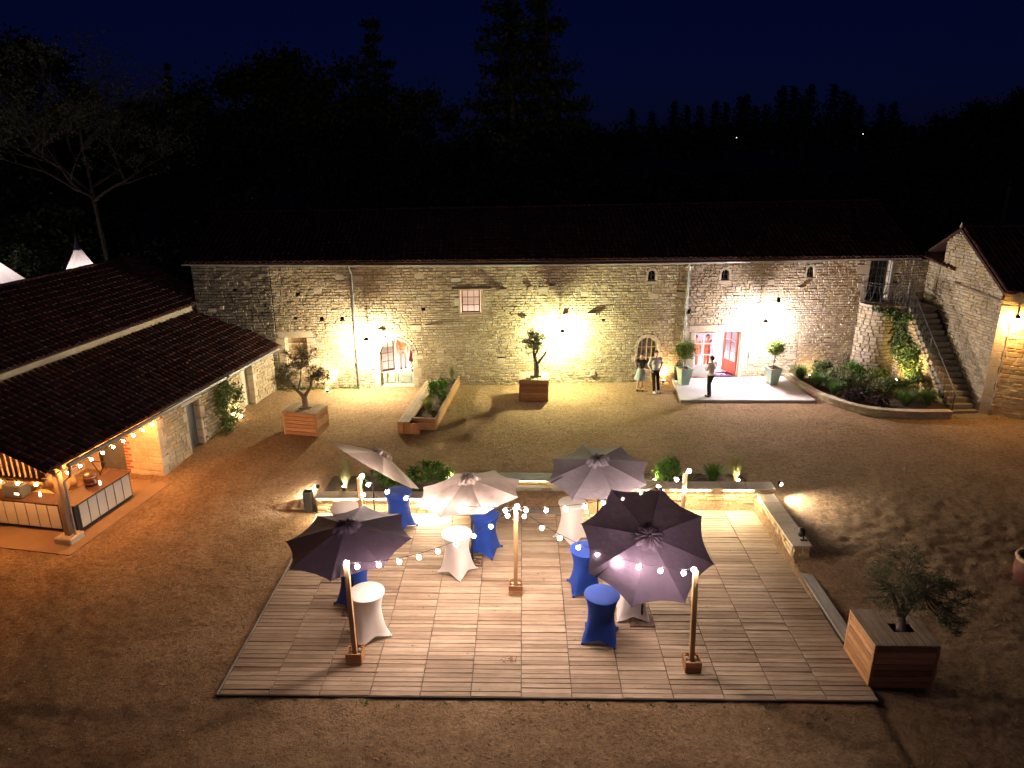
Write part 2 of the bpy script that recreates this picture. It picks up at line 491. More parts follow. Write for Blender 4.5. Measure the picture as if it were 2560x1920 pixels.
def vnoise(x, y, seed, cell):
    r = np.random.default_rng(seed); n = 256; G = r.random((n, n))
    X = x / cell; Y = y / cell; i = np.floor(X).astype(int); j = np.floor(Y).astype(int); fx = X - i; fy = Y - j
    fx = fx * fx * (3 - 2 * fx); fy = fy * fy * (3 - 2 * fy)
    a = G[i % n, j % n]; b_ = G[(i + 1) % n, j % n]; c = G[i % n, (j + 1) % n]; d = G[(i + 1) % n, (j + 1) % n]
    return (a * (1 - fx) + b_ * fx) * (1 - fy) + (c * (1 - fx) + d * fx) * fy - 0.5

def make_ground():
    xs = np.arange(-24, 26.01, 0.085); ys = np.arange(5.0, 33.0, 0.085)
    X, Y = np.meshgrid(xs, ys)
    Z = zg(X, Y)
    wob = 0.014 * vnoise(X, Y, 1, 1.7) + 0.013 * vnoise(X, Y, 2, 0.55) + 0.026 * vnoise(X * 1.3 + Y * .4, Y * 1.6, 3, 0.26) + 0.028 * vnoise(X, Y * 1.5, 4, 0.15)
    dents = vnoise(X, Y, 5, 0.3) ; wob = wob - 0.045 * np.clip(dents - 0.24, 0, 1)
    flat = (np.abs(X - 9) < 3.4) & (Y > 27.6)
    wob = np.where(flat, wob * 0.15, wob)
    Z = Z + wob
    n = len(xs); m = len(ys)
    idx = np.arange(n * m).reshape(m, n)
    F = np.stack([idx[:-1, :-1], idx[:-1, 1:], idx[1:, 1:], idx[1:, :-1]], -1).reshape(-1, 4)
    me = np_mesh("ground", np.stack([X, Y, Z], -1).reshape(-1, 3), F, True)
    m_, nt, b = new_mat("crushed_gravel")
    n1 = noise(nt, 45, 8, 0.75); n2 = noise(nt, 0.6, 5, 0.6); n3 = noise(nt, 7, 5, 0.65)
    c = ramp(nt, [(0.3, (0.30, 0.19, 0.108)), (0.5, (0.435, 0.295, 0.175)), (0.72, (0.57, 0.42, 0.27))], n1.outputs[0])
    c2 = ramp(nt, [(0.35, (0.80, 0.76, 0.70)), (0.7, (1.06, 1.04, 1.0))], n2.outputs[0])
    c3 = ramp(nt, [(0.35, (0.78, 0.76, 0.74)), (0.6, (1.05, 1.05, 1.05))], n3.outputs[0])
    c = mixc(nt, c.outputs[0], c2.outputs[0], 1.0, 'MULTIPLY'); c = mixc(nt, c, c3.outputs[0], 1.0, 'MULTIPLY')
    nt.links.new(c, b.inputs["Base Color"]); b.inputs["Roughness"].default_value = 0.95; b.inputs["Specular IOR Level"].default_value = 0.15
    n4 = noise(nt, 13, 7, 0.8); c4 = ramp(nt, [(0.36, (0.62, 0.60, 0.58)), (0.5, (1, 1, 1)), (0.66, (1.16, 1.15, 1.12))], n4.outputs[0])
    c = mixc(nt, c, c4.outputs[0], 1.0, 'MULTIPLY'); nt.links.new(c, b.inputs["Base Color"])
    bump(nt, b, n4.outputs[0], 1.0, 0.15)
    o = link("ground", me, m_); tag(o, "pale crushed gravel of the courtyard", None, None, 'structure')
    # wide dark land around it
    xs = np.linspace(-700, 700, 71); ys = np.linspace(-60, 1300, 69)
    X, Y = np.meshgrid(xs, ys)
    D = np.sqrt(X ** 2 + Y ** 2)
    Z = -0.6 + 6.0 * sst(90, 420, D) + 12 * sst(60, 260, X - 20) * sst(20, 200, Y) + 7 * sst(40, 140, -X) * sst(20, 200, Y)
    n = len(xs); m = len(ys); idx = np.arange(n * m).reshape(m, n)
    F = np.stack([idx[:-1, :-1], idx[:-1, 1:], idx[1:, 1:], idx[1:, :-1]], -1).reshape(-1, 4)
    mt = plain("dark_meadow", (0.012, 0.016, 0.008), 0.95, 0, 0.3, 0.4)
    o = link("terrain", np_mesh("terrain", np.stack([X, Y, Z], -1).reshape(-1, 3), F, True), mt)
    tag(o, "dark meadow and low hills around the farm", None, None, 'structure')
    # near ground between the yard sheet and the wide land, tucked under the yard sheet
    b2 = MB(); b2.box(-60, 60, 32.5, 75, -0.8, 0.25); o = b2.build("meadow", mt); tag(o, "dark grass behind the long stone barn", None, None, 'structure')
make_ground()

# ------------------------------------------------------------------ rubble walls
def stone_variants(n=9, seed=3):
    r = random.Random(seed); out = []
    for k in range(n):
        # unit stone: x 0..1, y(out) 0..1, z 0..1 ; front face smaller and skewed
        j = lambda a: r.uniform(-a, a)
        v = [(0 + j(.02), 0, 0 + j(.05)), (1 + j(.02), 0, 0 + j(.05)), (1 + j(.02), 0, 1 + j(.05)), (0 + j(.02), 0, 1 + j(.05))]
        mid = [(0.01 + j(.03), .6, .03 + j(.07)), (.99 + j(.03), .6, .03 + j(.07)), (.99 + j(.03), .6, .97 + j(.07)), (.01 + j(.03), .6, .97 + j(.07))]
        fr = [(.08 + j(.05), 1 + j(.2), .14 + j(.1)), (.92 + j(.05), 1 + j(.2), .14 + j(.1)), (.92 + j(.05), 1 + j(.2), .86 + j(.1)), (.08 + j(.05), 1 + j(.2), .86 + j(.1))]
        m = MB(); m.add(v + mid + fr, [(0, 1, 5, 4), (1, 2, 6, 5), (2, 3, 7, 6), (3, 0, 4, 7), (4, 5, 9, 8), (5, 6, 10, 9), (6, 7, 11, 10), (7, 4, 8, 11), (8, 9, 10, 11)])
        out.append(m.mesh("stone"))
    return out

def subtract(iv, a, b):
    out = []
    for x0, x1 in iv:
        if b <= x0 or a >= x1: out.append((x0, x1)); continue
        if a > x0: out.append((x0, a))
        if b < x1: out.append((b, x1))
    return out

def rubble(parent, fr, u0, u1, z0, ztop, openings=(), h=(0.09, 0.15), l=(0.14, 0.36), mat=None, mortar=None, seed=1, nmax=300,
           proud=0.035, thick=0.45, warp=None, ub=None, back=True, gap=0.012):
    """openings: functions z -> (ua, ub) or None. ztop(u) wall top. ub(z)-> optional (u0,u1) clip"""
    r = random.Random(seed)
    mat = mat or M_stone; mortar = mortar or M_mortar
    var = stone_variants(9, seed); 
    for v in var: v.materials.append(mat)
    zt = ztop if callable(ztop) else (lambda u: ztop)
    zmax = max(zt(u0 + (u1 - u0) * i / 40) for i in range(41))
    items = []; mb = MB(); z = z0
    while z < zmax - 0.02:
        hh = min(r.uniform(*h), zmax - z)
        zc = z + hh / 2
        iv = [(u0, u1)]
        if ub: a, b = ub(zc); iv = [(max(u0, a), min(u1, b))] if min(u1, b) > max(u0, a) else []
        # clip by the top profile
        us = np.linspace(u0, u1, 161); ok = np.array([zt(float(q)) >= z + hh * 0.75 for q in us])
        if not ok.all():
            bad = []; st = None
            for i, k in enumerate(ok):
                if not k and st is None: st = us[i] if i == 0 else (us[i - 1] + us[i]) / 2
                if k and st is not None: bad.append((st, (us[i - 1] + us[i]) / 2)); st = None
            if st is not None: bad.append((st, us[-1] + 1))
            for a, b in bad: iv = subtract(iv, a - 1e-6 if a > u0 else u0 - 1, b)
        for op in openings:
            q = op(zc)
            if q: iv = subtract(iv, q[0], q[1])
        for a, b in iv:
            if b - a < 0.02: continue
            P = lambda u, d, zz: (fr(u, d, zz) if callable(fr) else fr.p(u, d, zz))
            if callable(fr):
                k = max(1, int((b - a) / 0.15))
                for i in range(k):
                    aa = a + (b - a) * i / k; bb = a + (b - a) * (i + 1) / k
                    mb.quad(P(aa, 0, z), P(bb, 0, z), P(bb, 0, z + hh), P(aa, 0, z + hh))
            else:
                mb.quad(P(a, 0, z), P(b, 0, z), P(b, 0, z + hh), P(a, 0, z + hh))
                if back: mb.quad(P(b, -thick, z), P(a, -thick, z), P(a, -thick, z + hh), P(b, -thick, z + hh))
            u = a
            while u < b - 0.03:
                w = r.uniform(*l)
                if r.random() < 0.15: w *= 1.5
                if b - u - w < l[0] * 0.7: w = b - u
                p0 = P(u + gap / 2, -0.01, z + gap / 2); p1 = P(u + w - gap / 2, -0.01, z + gap / 2); pn = P(u + gap / 2, 0.99, z + gap / 2)
                ex = Vector(p1) - Vector(p0); ey = (Vector(pn) - Vector(p0)) * (proud + 0.01) * r.uniform(0.6, 1.25); ez = Vector((0, 0, hh - gap))
                M = Matrix(((ex.x, ey.x, ez.x, p0[0]), (ex.y, ey.y, ez.y, p0[1]), (ex.z, ey.z, ez.z, p0[2]), (0, 0, 0, 1)))
                items.append((M, r.randrange(9))); u += w
        z += hh
    mb.build("wall_core", mortar, parent)
    pieces(parent, "stone", var, items, mat, nmax, "stone_courses")

def blocks(parent, fr, rects, d0=-0.38, d1=0.03, mat=None, name="dressed_stone", c=0.012):
    for (a, b, z0, z1) in rects:
        m = MB(); m.cbox(a, b, d0, d1, z0, z1, c, fr.M); m.build(name, mat or M_dressed, parent)

def jamb_rects(ua, ub, z0, z1, seed=0, w=(0.16, 0.34), h=(0.26, 0.42)):
    """quoin blocks either side of an opening ua..ub"""
    r = random.Random(seed); out = []
    for side in (0, 1):
        z = z0; k = 0
        while z < z1 - 0.02:
            hh = min(r.uniform(*h), z1 - z)
            if z1 - z - hh < 0.12: hh = z1 - z
            ww = w[k % 2] * r.uniform(0.85, 1.15); k += 1
            g = 0.006
            out.append((ua - ww, ua, z + g, z + hh - g) if side == 0 else (ub, ub + ww, z + g, z + hh - g)); z += hh
    return out

def voussoirs(parent, fr, uc, zs, r, n=9, t=0.22, d0=-0.38, d1=0.035, mat=None):
    for k in range(n):
        a0 = PI * k / n + 0.012; a1 = PI * (k + 1) / n - 0.012
        m = MB(); pts = []
        for a, rr in ((a0, r), (a1, r), (a1, r + t), (a0, r + t)):
            pts.append(fr.p(uc + rr * math.cos(a), d0, zs + rr * math.sin(a)))
        m.prism(pts, fr.n * (d1 - d0)); m.build("voussoir", mat or M_dressed, parent)

def glazed(parent, fr, ua, ub, z0, z1, nx, nz, d=-0.16, mat=None, glass=None, arch=False, fw=0.05, bw=0.022, name="window"):
    """frame with glazing bars; panes are sub-parts. arch: half round top of radius (ub-ua)/2 above z1"""
    mat = mat or M_framel; glass = glass or M_glass
    uc = (ua + ub) / 2; R = (ub - ua) / 2
    m = MB()
    m.box(ua, ua + fw, d - .03, d + .03, z0, z1, fr.M); m.box(ub - fw, ub, d - .03, d + .03, z0, z1, fr.M)
    m.box(ua + fw, ub - fw, d - .03, d + .03, z0, z0 + fw, fr.M)
    zt = z1 if not arch else z1 + R
    if not arch: m.box(ua + fw, ub - fw, d - .03, d + .03, z1 - fw, z1, fr.M)
    else:
        n = 14
        for k in range(n):
            a0 = PI * k / n; a1 = PI * (k + 1) / n
            pts = [fr.p(uc + q * math.cos(a), d - .03, z1 + q * math.sin(a)) for a, q in ((a0, R - fw), (a0, R), (a1, R), (a1, R - fw))]
            m.prism(pts, fr.n * 0.06)
    def top(u): return z1 - fw if not arch else z1 + math.sqrt(max(0.0, (R - fw) ** 2 - (u - uc) ** 2))
    def halfw(z): return (R - fw) if z < z1 or not arch else math.sqrt(max(0.0, (R - fw) ** 2 - (z - z1) ** 2))
    for i in range(1, nx):
        u = ua + (ub - ua) * i / nx; w = bw * (1.9 if (nx % 2 == 0 and i == nx // 2) else 1)
        m.box(u - w / 2, u + w / 2, d - .025, d + .034, z0 + fw, top(u), fr.M)
    for j in range(1, nz):
        z = z0 + (zt - z0) * j / nz; hw = halfw(z)
        m.box(uc - hw, uc + hw, d - .02, d + .037, z - bw / 2, z + bw / 2, fr.M)
    w = m.build(name, mat, parent)
    for i in range(nx):
        for j in range(nz):
            a = ua + (ub - ua) * i / nx + .01; b = ua + (ub - ua) * (i + 1) / nx - .01
            c0 = z0 + (zt - z0) * j / nz + .01; c1 = z0 + (zt - z0) * (j + 1) / nz - .01
            if arch:
                hw = halfw((c0 + c1) / 2); a = max(a, uc - hw); b = min(b, uc + hw)
                c1 = min(c1, max(top(a), top(b), top((a + b) / 2)))
            if b - a < .03 or c1 - c0 < .03: continue
            g = MB(); g.box(a, b, d - .004, d + .004, c0, c1, fr.M); g.build("pane", glass, w)
    return w

def arch_open(uc, hw, z0, zs):
    def f(z):
        if z < z0: return None
        if z <= zs: return (uc - hw, uc + hw)
        if z < zs + hw: q = math.sqrt(hw * hw - (z - zs) ** 2); return (uc - q, uc + q)
        return None
    return f
def rect_open(a, b, z0, z1): return lambda z: (a, b) if z0 < z < z1 else None

def tiled_roof(parent, E0, E1, R1, R0, col=0.215, row=0.33, seed=1, nmax=300, ridge=True, skip=None, thick=0.10, ru0=None):
    """E0,E1 eave ends; R0,R1 ridge ends above them. canal tiles in rows, plus pan sheet and ridge caps"""
    r = random.Random(seed)
    E0, E1, R1, R0 = map(Vector, (E0, E1, R1, R0))
    def S(s, t): return E0.lerp(E1, s).lerp(R0.lerp(R1, s), t)
    n = ((E1 - E0).cross(R0 - E0)).normalized()
    if n.z < 0: n = -n
    L = (E1 - E0).length; H = (R0 - E0).length
    nc = int(L / col); nr = int(H / row)
    m = MB()
    for i in range(12):
        s0, s1 = i / 12, (i + 1) / 12
        p = [S(s0, 0), S(s1, 0), S(s1, 1), S(s0, 1)]; q = [x - n * thick for x in p]
        m.add(p + q, [(0, 1, 2, 3), (7, 6, 5, 4), (0, 4, 5, 1), (2, 6, 7, 3), (1, 5, 6, 2), (3, 7, 4, 0)])
    m.build("roof_deck", M_tile_pan, parent)
    var = []
    for k in range(5):
        t = MB(); ns = 6; vs = []
        for yy, w in ((0, 0.10), (1, 0.078)):
            for i in range(ns + 1):
                a = PI * i / ns; vs.append((w * math.cos(a), yy * 0.44, 0.012 + (0.085 if yy == 0 else 0.06) * math.sin(a)))
        fs = [(i, i + 1, ns + 2 + i, ns + 1 + i) for i in range(ns)]
        vs += [(0.082 * math.cos(PI * i / ns), 0, 0.004 + 0.068 * math.sin(PI * i / ns)) for i in range(ns + 1)]
        b0 = 2 * (ns + 1)
        fs += [(i + 1, i, b0 + i, b0 + i + 1) for i in range(ns)]
        t.add(vs, fs); me = t.mesh("roof_tile", False); me.materials.append(M_tile); var.append(me)
    items = []
    for i in range(nc):
        for j in range(nr + 1):
            s = (i + 0.5) / nc; t = (j * row - 0.06) / H
            if t * H > H - 0.25: continue
            p = S(s, t); e = (S(s, min(1, t + 0.1)) - S(s, t)).normalized(); x = e.cross(n).normalized() * -1
            x = n.cross(e) * -1
            x = e.cross(n)
            a = r.gauss(0, 0.02); e2 = (e + x * a).normalized(); x2 = e2.cross(n)
            p = p + n * (r.uniform(0, 0.012)) + x * r.gauss(0, 0.006) + e * r.gauss(0, 0.012)
            tl = 0.03
            e3 = (e2 + n * tl * -1).normalized()
            M = Matrix(((x2.x, e3.x, n.x, p.x), (x2.y, e3.y, n.y, p.y), (x2.z, e3.z, n.z, p.z), (0, 0, 0, 1)))
            M = M @ Matrix.Diagonal((col / 0.215, 1, 1, 1)) @ Matrix.Translation((0, 0, 0.035))
            if skip and skip(p): continue
            items.append((M, r.randrange(5)))
    pieces(parent, "roof_tile", var, items, M_tile, nmax, "tile_courses")
    if ridge:
        k = int((R1 - R0).length / 0.4); d = (R1 - R0).normalized()
        rv = MB(); vs = []
        for yy, w in ((0, 0.13), (0.46, 0.11)):
            for i in range(7): a = PI * i / 6; vs.append((yy, w * math.cos(a), 0.1 * math.sin(a)))
        rv.add(vs, [(i, i + 1, 8 + i, 7 + i) for i in range(6)])
        rme = rv.mesh("ridge_tile"); rme.materials.append(M_tile)
        side = d.cross(Vector((0, 0, 1))).normalized()
        for i in range(k):
            p = R0 + d * (i * (R1 - R0).length / k) + Vector((0, 0, 0.02 + r.uniform(0, .015)))
            M = Matrix(((d.x, side.x, 0, p.x), (d.y, side.y, 0, p.y), (d.z, side.z, 1, p.z), (0, 0, 0, 1)))
            link("ridge_tile", rme, M_tile, parent, M)
# ================================================================== long stone barn
F0 = Frame((-10.6, 29.36), (12.0, 31.28))
BARN_U0, BARN_U1 = -2.95, 27.85
def zroof(u):  # the old eave sags a little
    t = (u - BARN_U0) / (BARN_U1 - BARN_U0)
    return 5.95 - 0.13 * math.sin(PI * min(1, t * 1.05)) * 1.0 - 0.06 * t
def add_light(name, kind, loc, energy, color, parent=None, size=0.1, target=None, spot=None, blend=0.5, size_y=None):
    d = bpy.data.lights.new(name, kind); d.energy = energy; d.color = color
    if kind == 'AREA':
        d.size = size
        if size_y: d.shape = 'RECTANGLE'; d.size_y = size_y
    else: d.shadow_soft_size = size
    if kind == 'SPOT': d.spot_size = rad(spot or 100); d.spot_blend = blend
    o = bpy.data.objects.new(name, d); COL.objects.link(o)
    M = Matrix.Translation(loc)
    if target is not None:
        q = (Vector(target) - Vector(loc)).to_track_quat('-Z', 'Y'); M = M @ q.to_matrix().to_4x4()
    if parent is not None:
        o.parent = parent; o.matrix_basis = wloc(parent).inverted() @ M
    else: o.matrix_basis = M
    return o

def build_barn():
    P0 = F0.p(10, 0, 0.4)
    B = thing("stone_barn", P0, "long two-storey rubble stone barn with tiled roof across the back of the courtyard", "barn")
    fr = F0
    AR = dict(uc=5.17, hw=0.72, z0=0.45, zs=1.86)
    A2 = dict(uc=16.24, hw=0.46, z0=1.02, zs=2.02)
    SW = [(16.24, 0.17, 4.98, 5.27), (19.46, 0.17, 4.98, 5.27), (23.26, 0.15, 5.06, 5.38)]
    ops = [rect_open(0.52, 1.42, 1.42, 2.74), arch_open(AR['uc'], AR['hw'], 0.3, AR['zs']),
           rect_open(8.02, 8.88, 3.66, 4.73), arch_open(A2['uc'], A2['hw'], A2['z0'], A2['zs']),
           rect_open(18.36, 20.46, 0.3, 2.66), rect_open(25.92, 26.8, 3.9, 5.76)]
    for (uc, hw, a, b) in SW: ops.append(arch_open(uc, hw, a, b))
    solid = ops[:]  # rubble is also kept off the dressed stones
    def surround(j): return [(lambda z, a=a, b=b, c=c, d=d: (a, b) if c < z < d else None) for (a, b, c, d) in j]
    dress = []
    dress += jamb_rects(0.52, 1.42, 1.42, 2.74, 1); dress += [(0.25, 1.72, 2.75, 3.02), (0.40, 1.55, 1.22, 1.41)]
    dress += jamb_rects(AR['uc'] - AR['hw'], AR['uc'] + AR['hw'], 0.40, AR['zs'], 2, (0.22, 0.40), (0.34, 0.5)); dress += [(AR['uc'] - AR['hw'] - .1, AR['uc'] + AR['hw'] + .1, 0.3, 0.47)]
    dress += jamb_rects(8.02, 8.88, 3.66, 4.73, 3, (0.10, 0.26), (0.3, 0.5))
    dress += [(7.95, 8.95, 3.55, 3.65)]
    dress += jamb_rects(A2['uc'] - A2['hw'], A2['uc'] + A2['hw'], A2['z0'], A2['zs'], 4, (0.12, 0.26)); dress += [(A2['uc'] - .6, A2['uc'] + .6, 0.9, 1.01)]
    dress += jamb_rects(18.36, 20.46, 0.45, 2.66, 5, (0.2, 0.42), (0.36, 0.55)); dress += [(18.05, 19.38, 2.67, 2.98), (19.40, 20.80, 2.67, 2.98)]
    dress += jamb_rects(25.92, 26.8, 3.9, 5.76, 6, (0.25, 0.5), (0.36, 0.5))
    for (uc, hw, a, b) in SW: dress += jamb_rects(uc - hw, uc + hw, a, b, 7, (0.13, 0.2), (0.2, 0.3)); dress += [(uc - .3, uc + .3, a - .16, a - .01)]
    # odd large stones scattered in the rubble
    rr = random.Random(5)
    for k in range(46):
        u = rr.uniform(-2.6, 27.5); z = rr.uniform(0.7, 5.4); w = rr.uniform(.28, .5); h = rr.uniform(.16, .26)
        if any(o(z) and o(z)[0] - .5 < u < o(z)[1] + .5 for o in ops) or any(a - .5 < u + w / 2 < b + .5 and c - .3 < z < d + .3 for a, b, c, d in dress): continue
        dress.append((u, u + w, z, z + h))
    allops = ops + surround([(a, b, c, d) for a, b, c, d in dress])
    # voussoir ring opening for rubble
    allops.append(arch_open(AR['uc'], AR['hw'] + 0.22, AR['zs'], AR['zs'])); allops.append(arch_open(A2['uc'], A2['hw'] + 0.16, A2['zs'], A2['zs']))
    for (uc, hw, a, b) in SW: allops.append(arch_open(uc, hw + 0.12, b, b))
    # putlog holes
    holes = [(-1.4, 4.75), (0.95, 3.52), (1.15, 4.6), (2.05, 3.48), (2.9, 3.46), (6.35, 3.82), (14.15, 3.2), (17.9, 3.55), (21.9, 4.0)]
    hops = [rect_open(u, u + .16, z, z + .15) for u, z in holes]
    rubble(B, fr, 0.18, BARN_U1, 0.2, lambda u: zroof(u) - 0.05, allops + hops, seed=21, nmax=300, h=(.085, .14), l=(.10, .28), proud=.036)
    rubble(B, fr, BARN_U0, 0.16, 0.2, lambda u: zroof(u) - 0.05, surround(dress) + hops, seed=22, nmax=0, mat=M_stone_grey, mortar=M_mortar_dark, proud=0.05)  # left section: wall shade put into darker grey stone and mortar colours
    blocks(B, fr, dress)
    for (u, z) in holes:
        m = MB(); m.box(u - .01, u + .17, -.3, -.2, z - .01, z + .16, fr.M); m.build("putlog_hole", M_black, B)
    voussoirs(B, fr, AR['uc'], AR['zs'], AR['hw'], 11, 0.21); voussoirs(B, fr, A2['uc'], A2['zs'], A2['hw'], 9, 0.15)
    for (uc, hw, a, b) in SW: voussoirs(B, fr, uc, b, hw, 5, 0.11)
    # render patches, stone brackets and old timber stubs that stick out
    for (u, z, w, h, dd, sl) in [(9.65, 4.62, .34, .10, .28, 0), (10.9, 4.62, .2, .16, .14, 0), (11.75, 4.7, .36, .14, .26, 0), (6.45, 3.15, .42, .08, .22, .12), (4.42, 2.92, .24, .12, .2, 0),
                             (10.75, 3.40, .16, .12, .16, 0), (12.4, 3.45, .2, .14, .2, .1), (13.45, 3.5, .38, .12, .24, 0), (18.05, 3.48, .24, .09, .2, 0), (22.75, 4.55, .22, .07, .18, 0), (-2.0, 4.0, .18, .14, .1, 0), (20.6, 4.35, .08, .3, .05, 0), (24.9, 2.9, .3, .05, .16, 0), (13.7, 0.75, .2, .2, .12, 0)]:
        m = MB(); m.prism([fr.p(u, -.05, z), fr.p(u + w, -.05, z), fr.p(u + w * .95, dd, z + h * .35), fr.p(u + w * .1, dd, z + h * .2)], Vector((0, 0, h))); m.build("stone_bracket", M_dressed, B)
    # a patch of open joints, right of centre
    # cornice and gutter follow the eave
    cor = MB(); gut = MB()
    n = 24
    for i in range(n):
        ua = BARN_U0 - .1 + (BARN_U1 + .2 - BARN_U0) * i / n; ub = BARN_U0 - .1 + (BARN_U1 + .2 - BARN_U0) * (i + 1) / n
        za, zb = zroof(ua), zroof(ub)
        cor.prism([fr.p(ua, -.3, za - .09), fr.p(ua, .10, za - .09), fr.p(ua, .14, za - .03), fr.p(ua, -.3, za - .03)], fr.p(ub, 0, zb) - fr.p(ua, 0, za))
    cor.build("eave_board", M_lintel, B)
    for k in range(6):
        ua = BARN_U0 - .25 + (BARN_U1 + .4 - BARN_U0) * k / 6; ub = BARN_U0 - .25 + (BARN_U1 + .4 - BARN_U0) * (k + 1) / 6
        g = MB(); vs = []
        ns = 8
        for i in range(5):
            u = ua + (ub - ua) * i / 4; z = zroof(u) - .0
            for j in range(ns + 1):
                a = PI + PI * j / ns; vs.append(fr.p(u, .25 + .075 * math.cos(a), z + .0 + .075 * math.sin(a)))
            for j in range(ns, -1, -1):
                a = PI + PI * j / ns; vs.append(fr.p(u, .25 + .069 * math.cos(a), z + .002 + .069 * math.sin(a)))
        q = 2 * (ns + 1); fs = [(i * q + j, i * q + (j + 1) % q, (i + 1) * q + (j + 1) % q, (i + 1) * q + j) for i in range(4) for j in range(q)]
        g.add(vs, fs); g.build("gutter", M_zinc, B)
    for (u, zb) in ((3.5, .42), (17.84, .45)):
        d = MB(); zt = zroof(u)
        d.tube([fr.p(u - .06, .25, zt - .06), fr.p(u - .05, .24, zt - .16), fr.p(u, .10, zt - .38), fr.p(u, .09, zt - .5), fr.p(u + .02, .09, zb + .12), fr.p(u + .05, .16, zb)], .045, 10)
        dp = d.build("downpipe", M_zinc, B)
        for z in (1.6, 3.1, 4.6):
            c = MB(); c.lathe([(.055, -.02), (.055, .02)], 10, fr.p(u, .09, z)); c.build("pipe_clip", M_zinc, dp)
    # roof
    D = 4.5; ov = 0.32
    def RP(u, d, z): return fr.p(u, -d, z)
    tiled_roof(B, RP(BARN_U0 - .1, -ov, zroof(BARN_U0) + .02), RP(BARN_U1 + .15, -ov, zroof(BARN_U1) + .02), RP(BARN_U1 + .55, D, 7.93), RP(BARN_U0 - .1, D, 7.52), seed=4, nmax=300)
    m = MB(); m.add([RP(BARN_U0 - .1, D, 7.50), RP(BARN_U1 + .55, D, 7.90), RP(BARN_U1 + .3, 2 * D, 5.8), RP(BARN_U0 - .1, 2 * D, 5.8)], [(0, 1, 2, 3)]); m.build("rear_roof_slope", M_tile_pan, B)
    m = MB()
    m.prism([RP(BARN_U0, 0.45, 0), RP(BARN_U0, 2 * D - .3, 0), RP(BARN_U0, 2 * D - .3, 5.7), RP(BARN_U0, D, 7.3), RP(BARN_U0, 0.45, 5.85)], fr.u * .4)
    m.prism([RP(BARN_U1 - .4, 0.45, 0), RP(BARN_U1 - .4, 2 * D - .3, 0), RP(BARN_U1 - .4, 2 * D - .3, 5.6), RP(BARN_U1 - .4, D, 7.6), RP(BARN_U1 - .4, 0.45, 5.75)], fr.u * .4)
    m.box(BARN_U0, BARN_U1, -2 * D + .3, -2 * D + .7, 0, 5.7, fr.M)
    m.build("gable_wall", M_mortar_dark, B)
    # interior rooms: floor, ceiling, back wall, partitions
    m = MB(); m.box(BARN_U0 + .4, 15, -8.2, -.42, .1, .52, fr.M); m.build("interior_floor", M_tilefloor, B)
    m = MB(); m.box(15, BARN_U1 - .4, -8.2, -.42, .1, .55, fr.M); m.build("interior_floor", M_tilefloor, B)
    m = MB(); m.box(BARN_U0 + .4, BARN_U1 - .4, -8.2, -.42, 3.3, 3.42, fr.M); m.build("interior_ceiling", M_plaster, B)
    m = MB()
    for u in (2.6, 9.6, 15.0, 17.2, 24.0): m.box(u - .06, u + .06, -8.2, -.42, .5, 3.3, fr.M)
    for u in (7.4, 10.4): m.box(u - .05, u + .05, -3.5, -.42, 3.42, 5.6, fr.M)
    m.box(BARN_U0 + .4, BARN_U1 - .4, -6.5, -6.4, .5, 3.3, fr.M); m.box(7.4, 10.4, -3.6, -3.5, 3.42, 5.6, fr.M); m.box(7.4, 10.4, -3.5, -.42, 5.4, 5.5, fr.M)
    m.build("interior_wall", M_plaster, B)
    # openings
    # left tall window: a boarded shutter half open
    for k in range(6):
        m = MB(); a = .60 + k * .137; m.cbox(a, a + .13, -.20, -.17, 1.44, 2.72, .006, fr.M); m.build("shutter_board", M_pinetop, B)
    m = MB(); m.box(.53, .59, -.28, -.12, 1.43, 2.73, fr.M); m.box(.595, 1.41, -.165, -.145, 2.4, 2.48, fr.M); m.box(.595, 1.41, -.165, -.145, 1.65, 1.73, fr.M); m.build("shutter_frame", M_cream, B)
    # arched opening with half door and open glazed leaf
    zl = 0.47
    g = MB(); g.box(AR['uc'] - AR['hw'] + .005, AR['uc'] + AR['hw'] - .005, -.26, -.20, zl, 1.02, fr.M)
    hd = g.build("half_door", M_frame, B)
    for s in (-1, 1):
        c = AR['uc'] + s * .34
        q = MB(); w = .24
        for (a, b, c0, c1) in ((c - w, c + w, .88, .90), (c - w, c + w, .60, .62), (c - w, c - w + .02, .62, .88), (c + w - .02, c + w, .62, .88)):
            q.box(a, b, -.2, -.175, c0, c1, fr.M)
        q.box(c - w + .03, c + w - .03, -.2, -.188, .63, .87, fr.M)
        q.build("door_panel", M_frame, hd)
    q = MB(); q.box(AR['uc'] - .012, AR['uc'] + .012, -.2, -.17, zl, 1.0, fr.M); q.box(AR['uc'] - AR['hw'], AR['uc'] + AR['hw'], -.2, -.16, zl, zl + .05, fr.M); q.build("door_rail", M_frame, hd)
    # glazed leaf folded inwards on the left
    c, s = math.cos(rad(-28)), math.sin(rad(-28))
    leaf = Frame(tuple(fr.p(AR['uc'] - AR['hw'] + .03, -.24, 0))[:2], tuple(fr.p(AR['uc'] - AR['hw'] + .03, -.24, 0) + (fr.u * c + fr.n * s) * .66)[:2])
    zs = AR['zs']
    m = MB(); fw = .045
    m.box(0, fw, -.02, .02, 1.06, zs + .05, leaf.M); m.box(.63 - fw, .63, -.02, .02, 1.06, zs + .62, leaf.M); m.box(fw, .63 - fw, -.02, .02, 1.06, 1.16, leaf.M)
    for i in range(8):
        a0 = PI / 2 + PI / 2 * i / 8; a1 = PI / 2 + PI / 2 * (i + 1) / 8
        pts = [leaf.p(.63 + q * math.cos(a), -.02, zs + q * math.sin(a)) for a, q in ((a0, .60), (a0, .65), (a1, .65), (a1, .60))]
        m.prism(pts, leaf.n * .04)
    m.box(.33, .355, -.015, .015, 1.16, zs + .53, leaf.M)
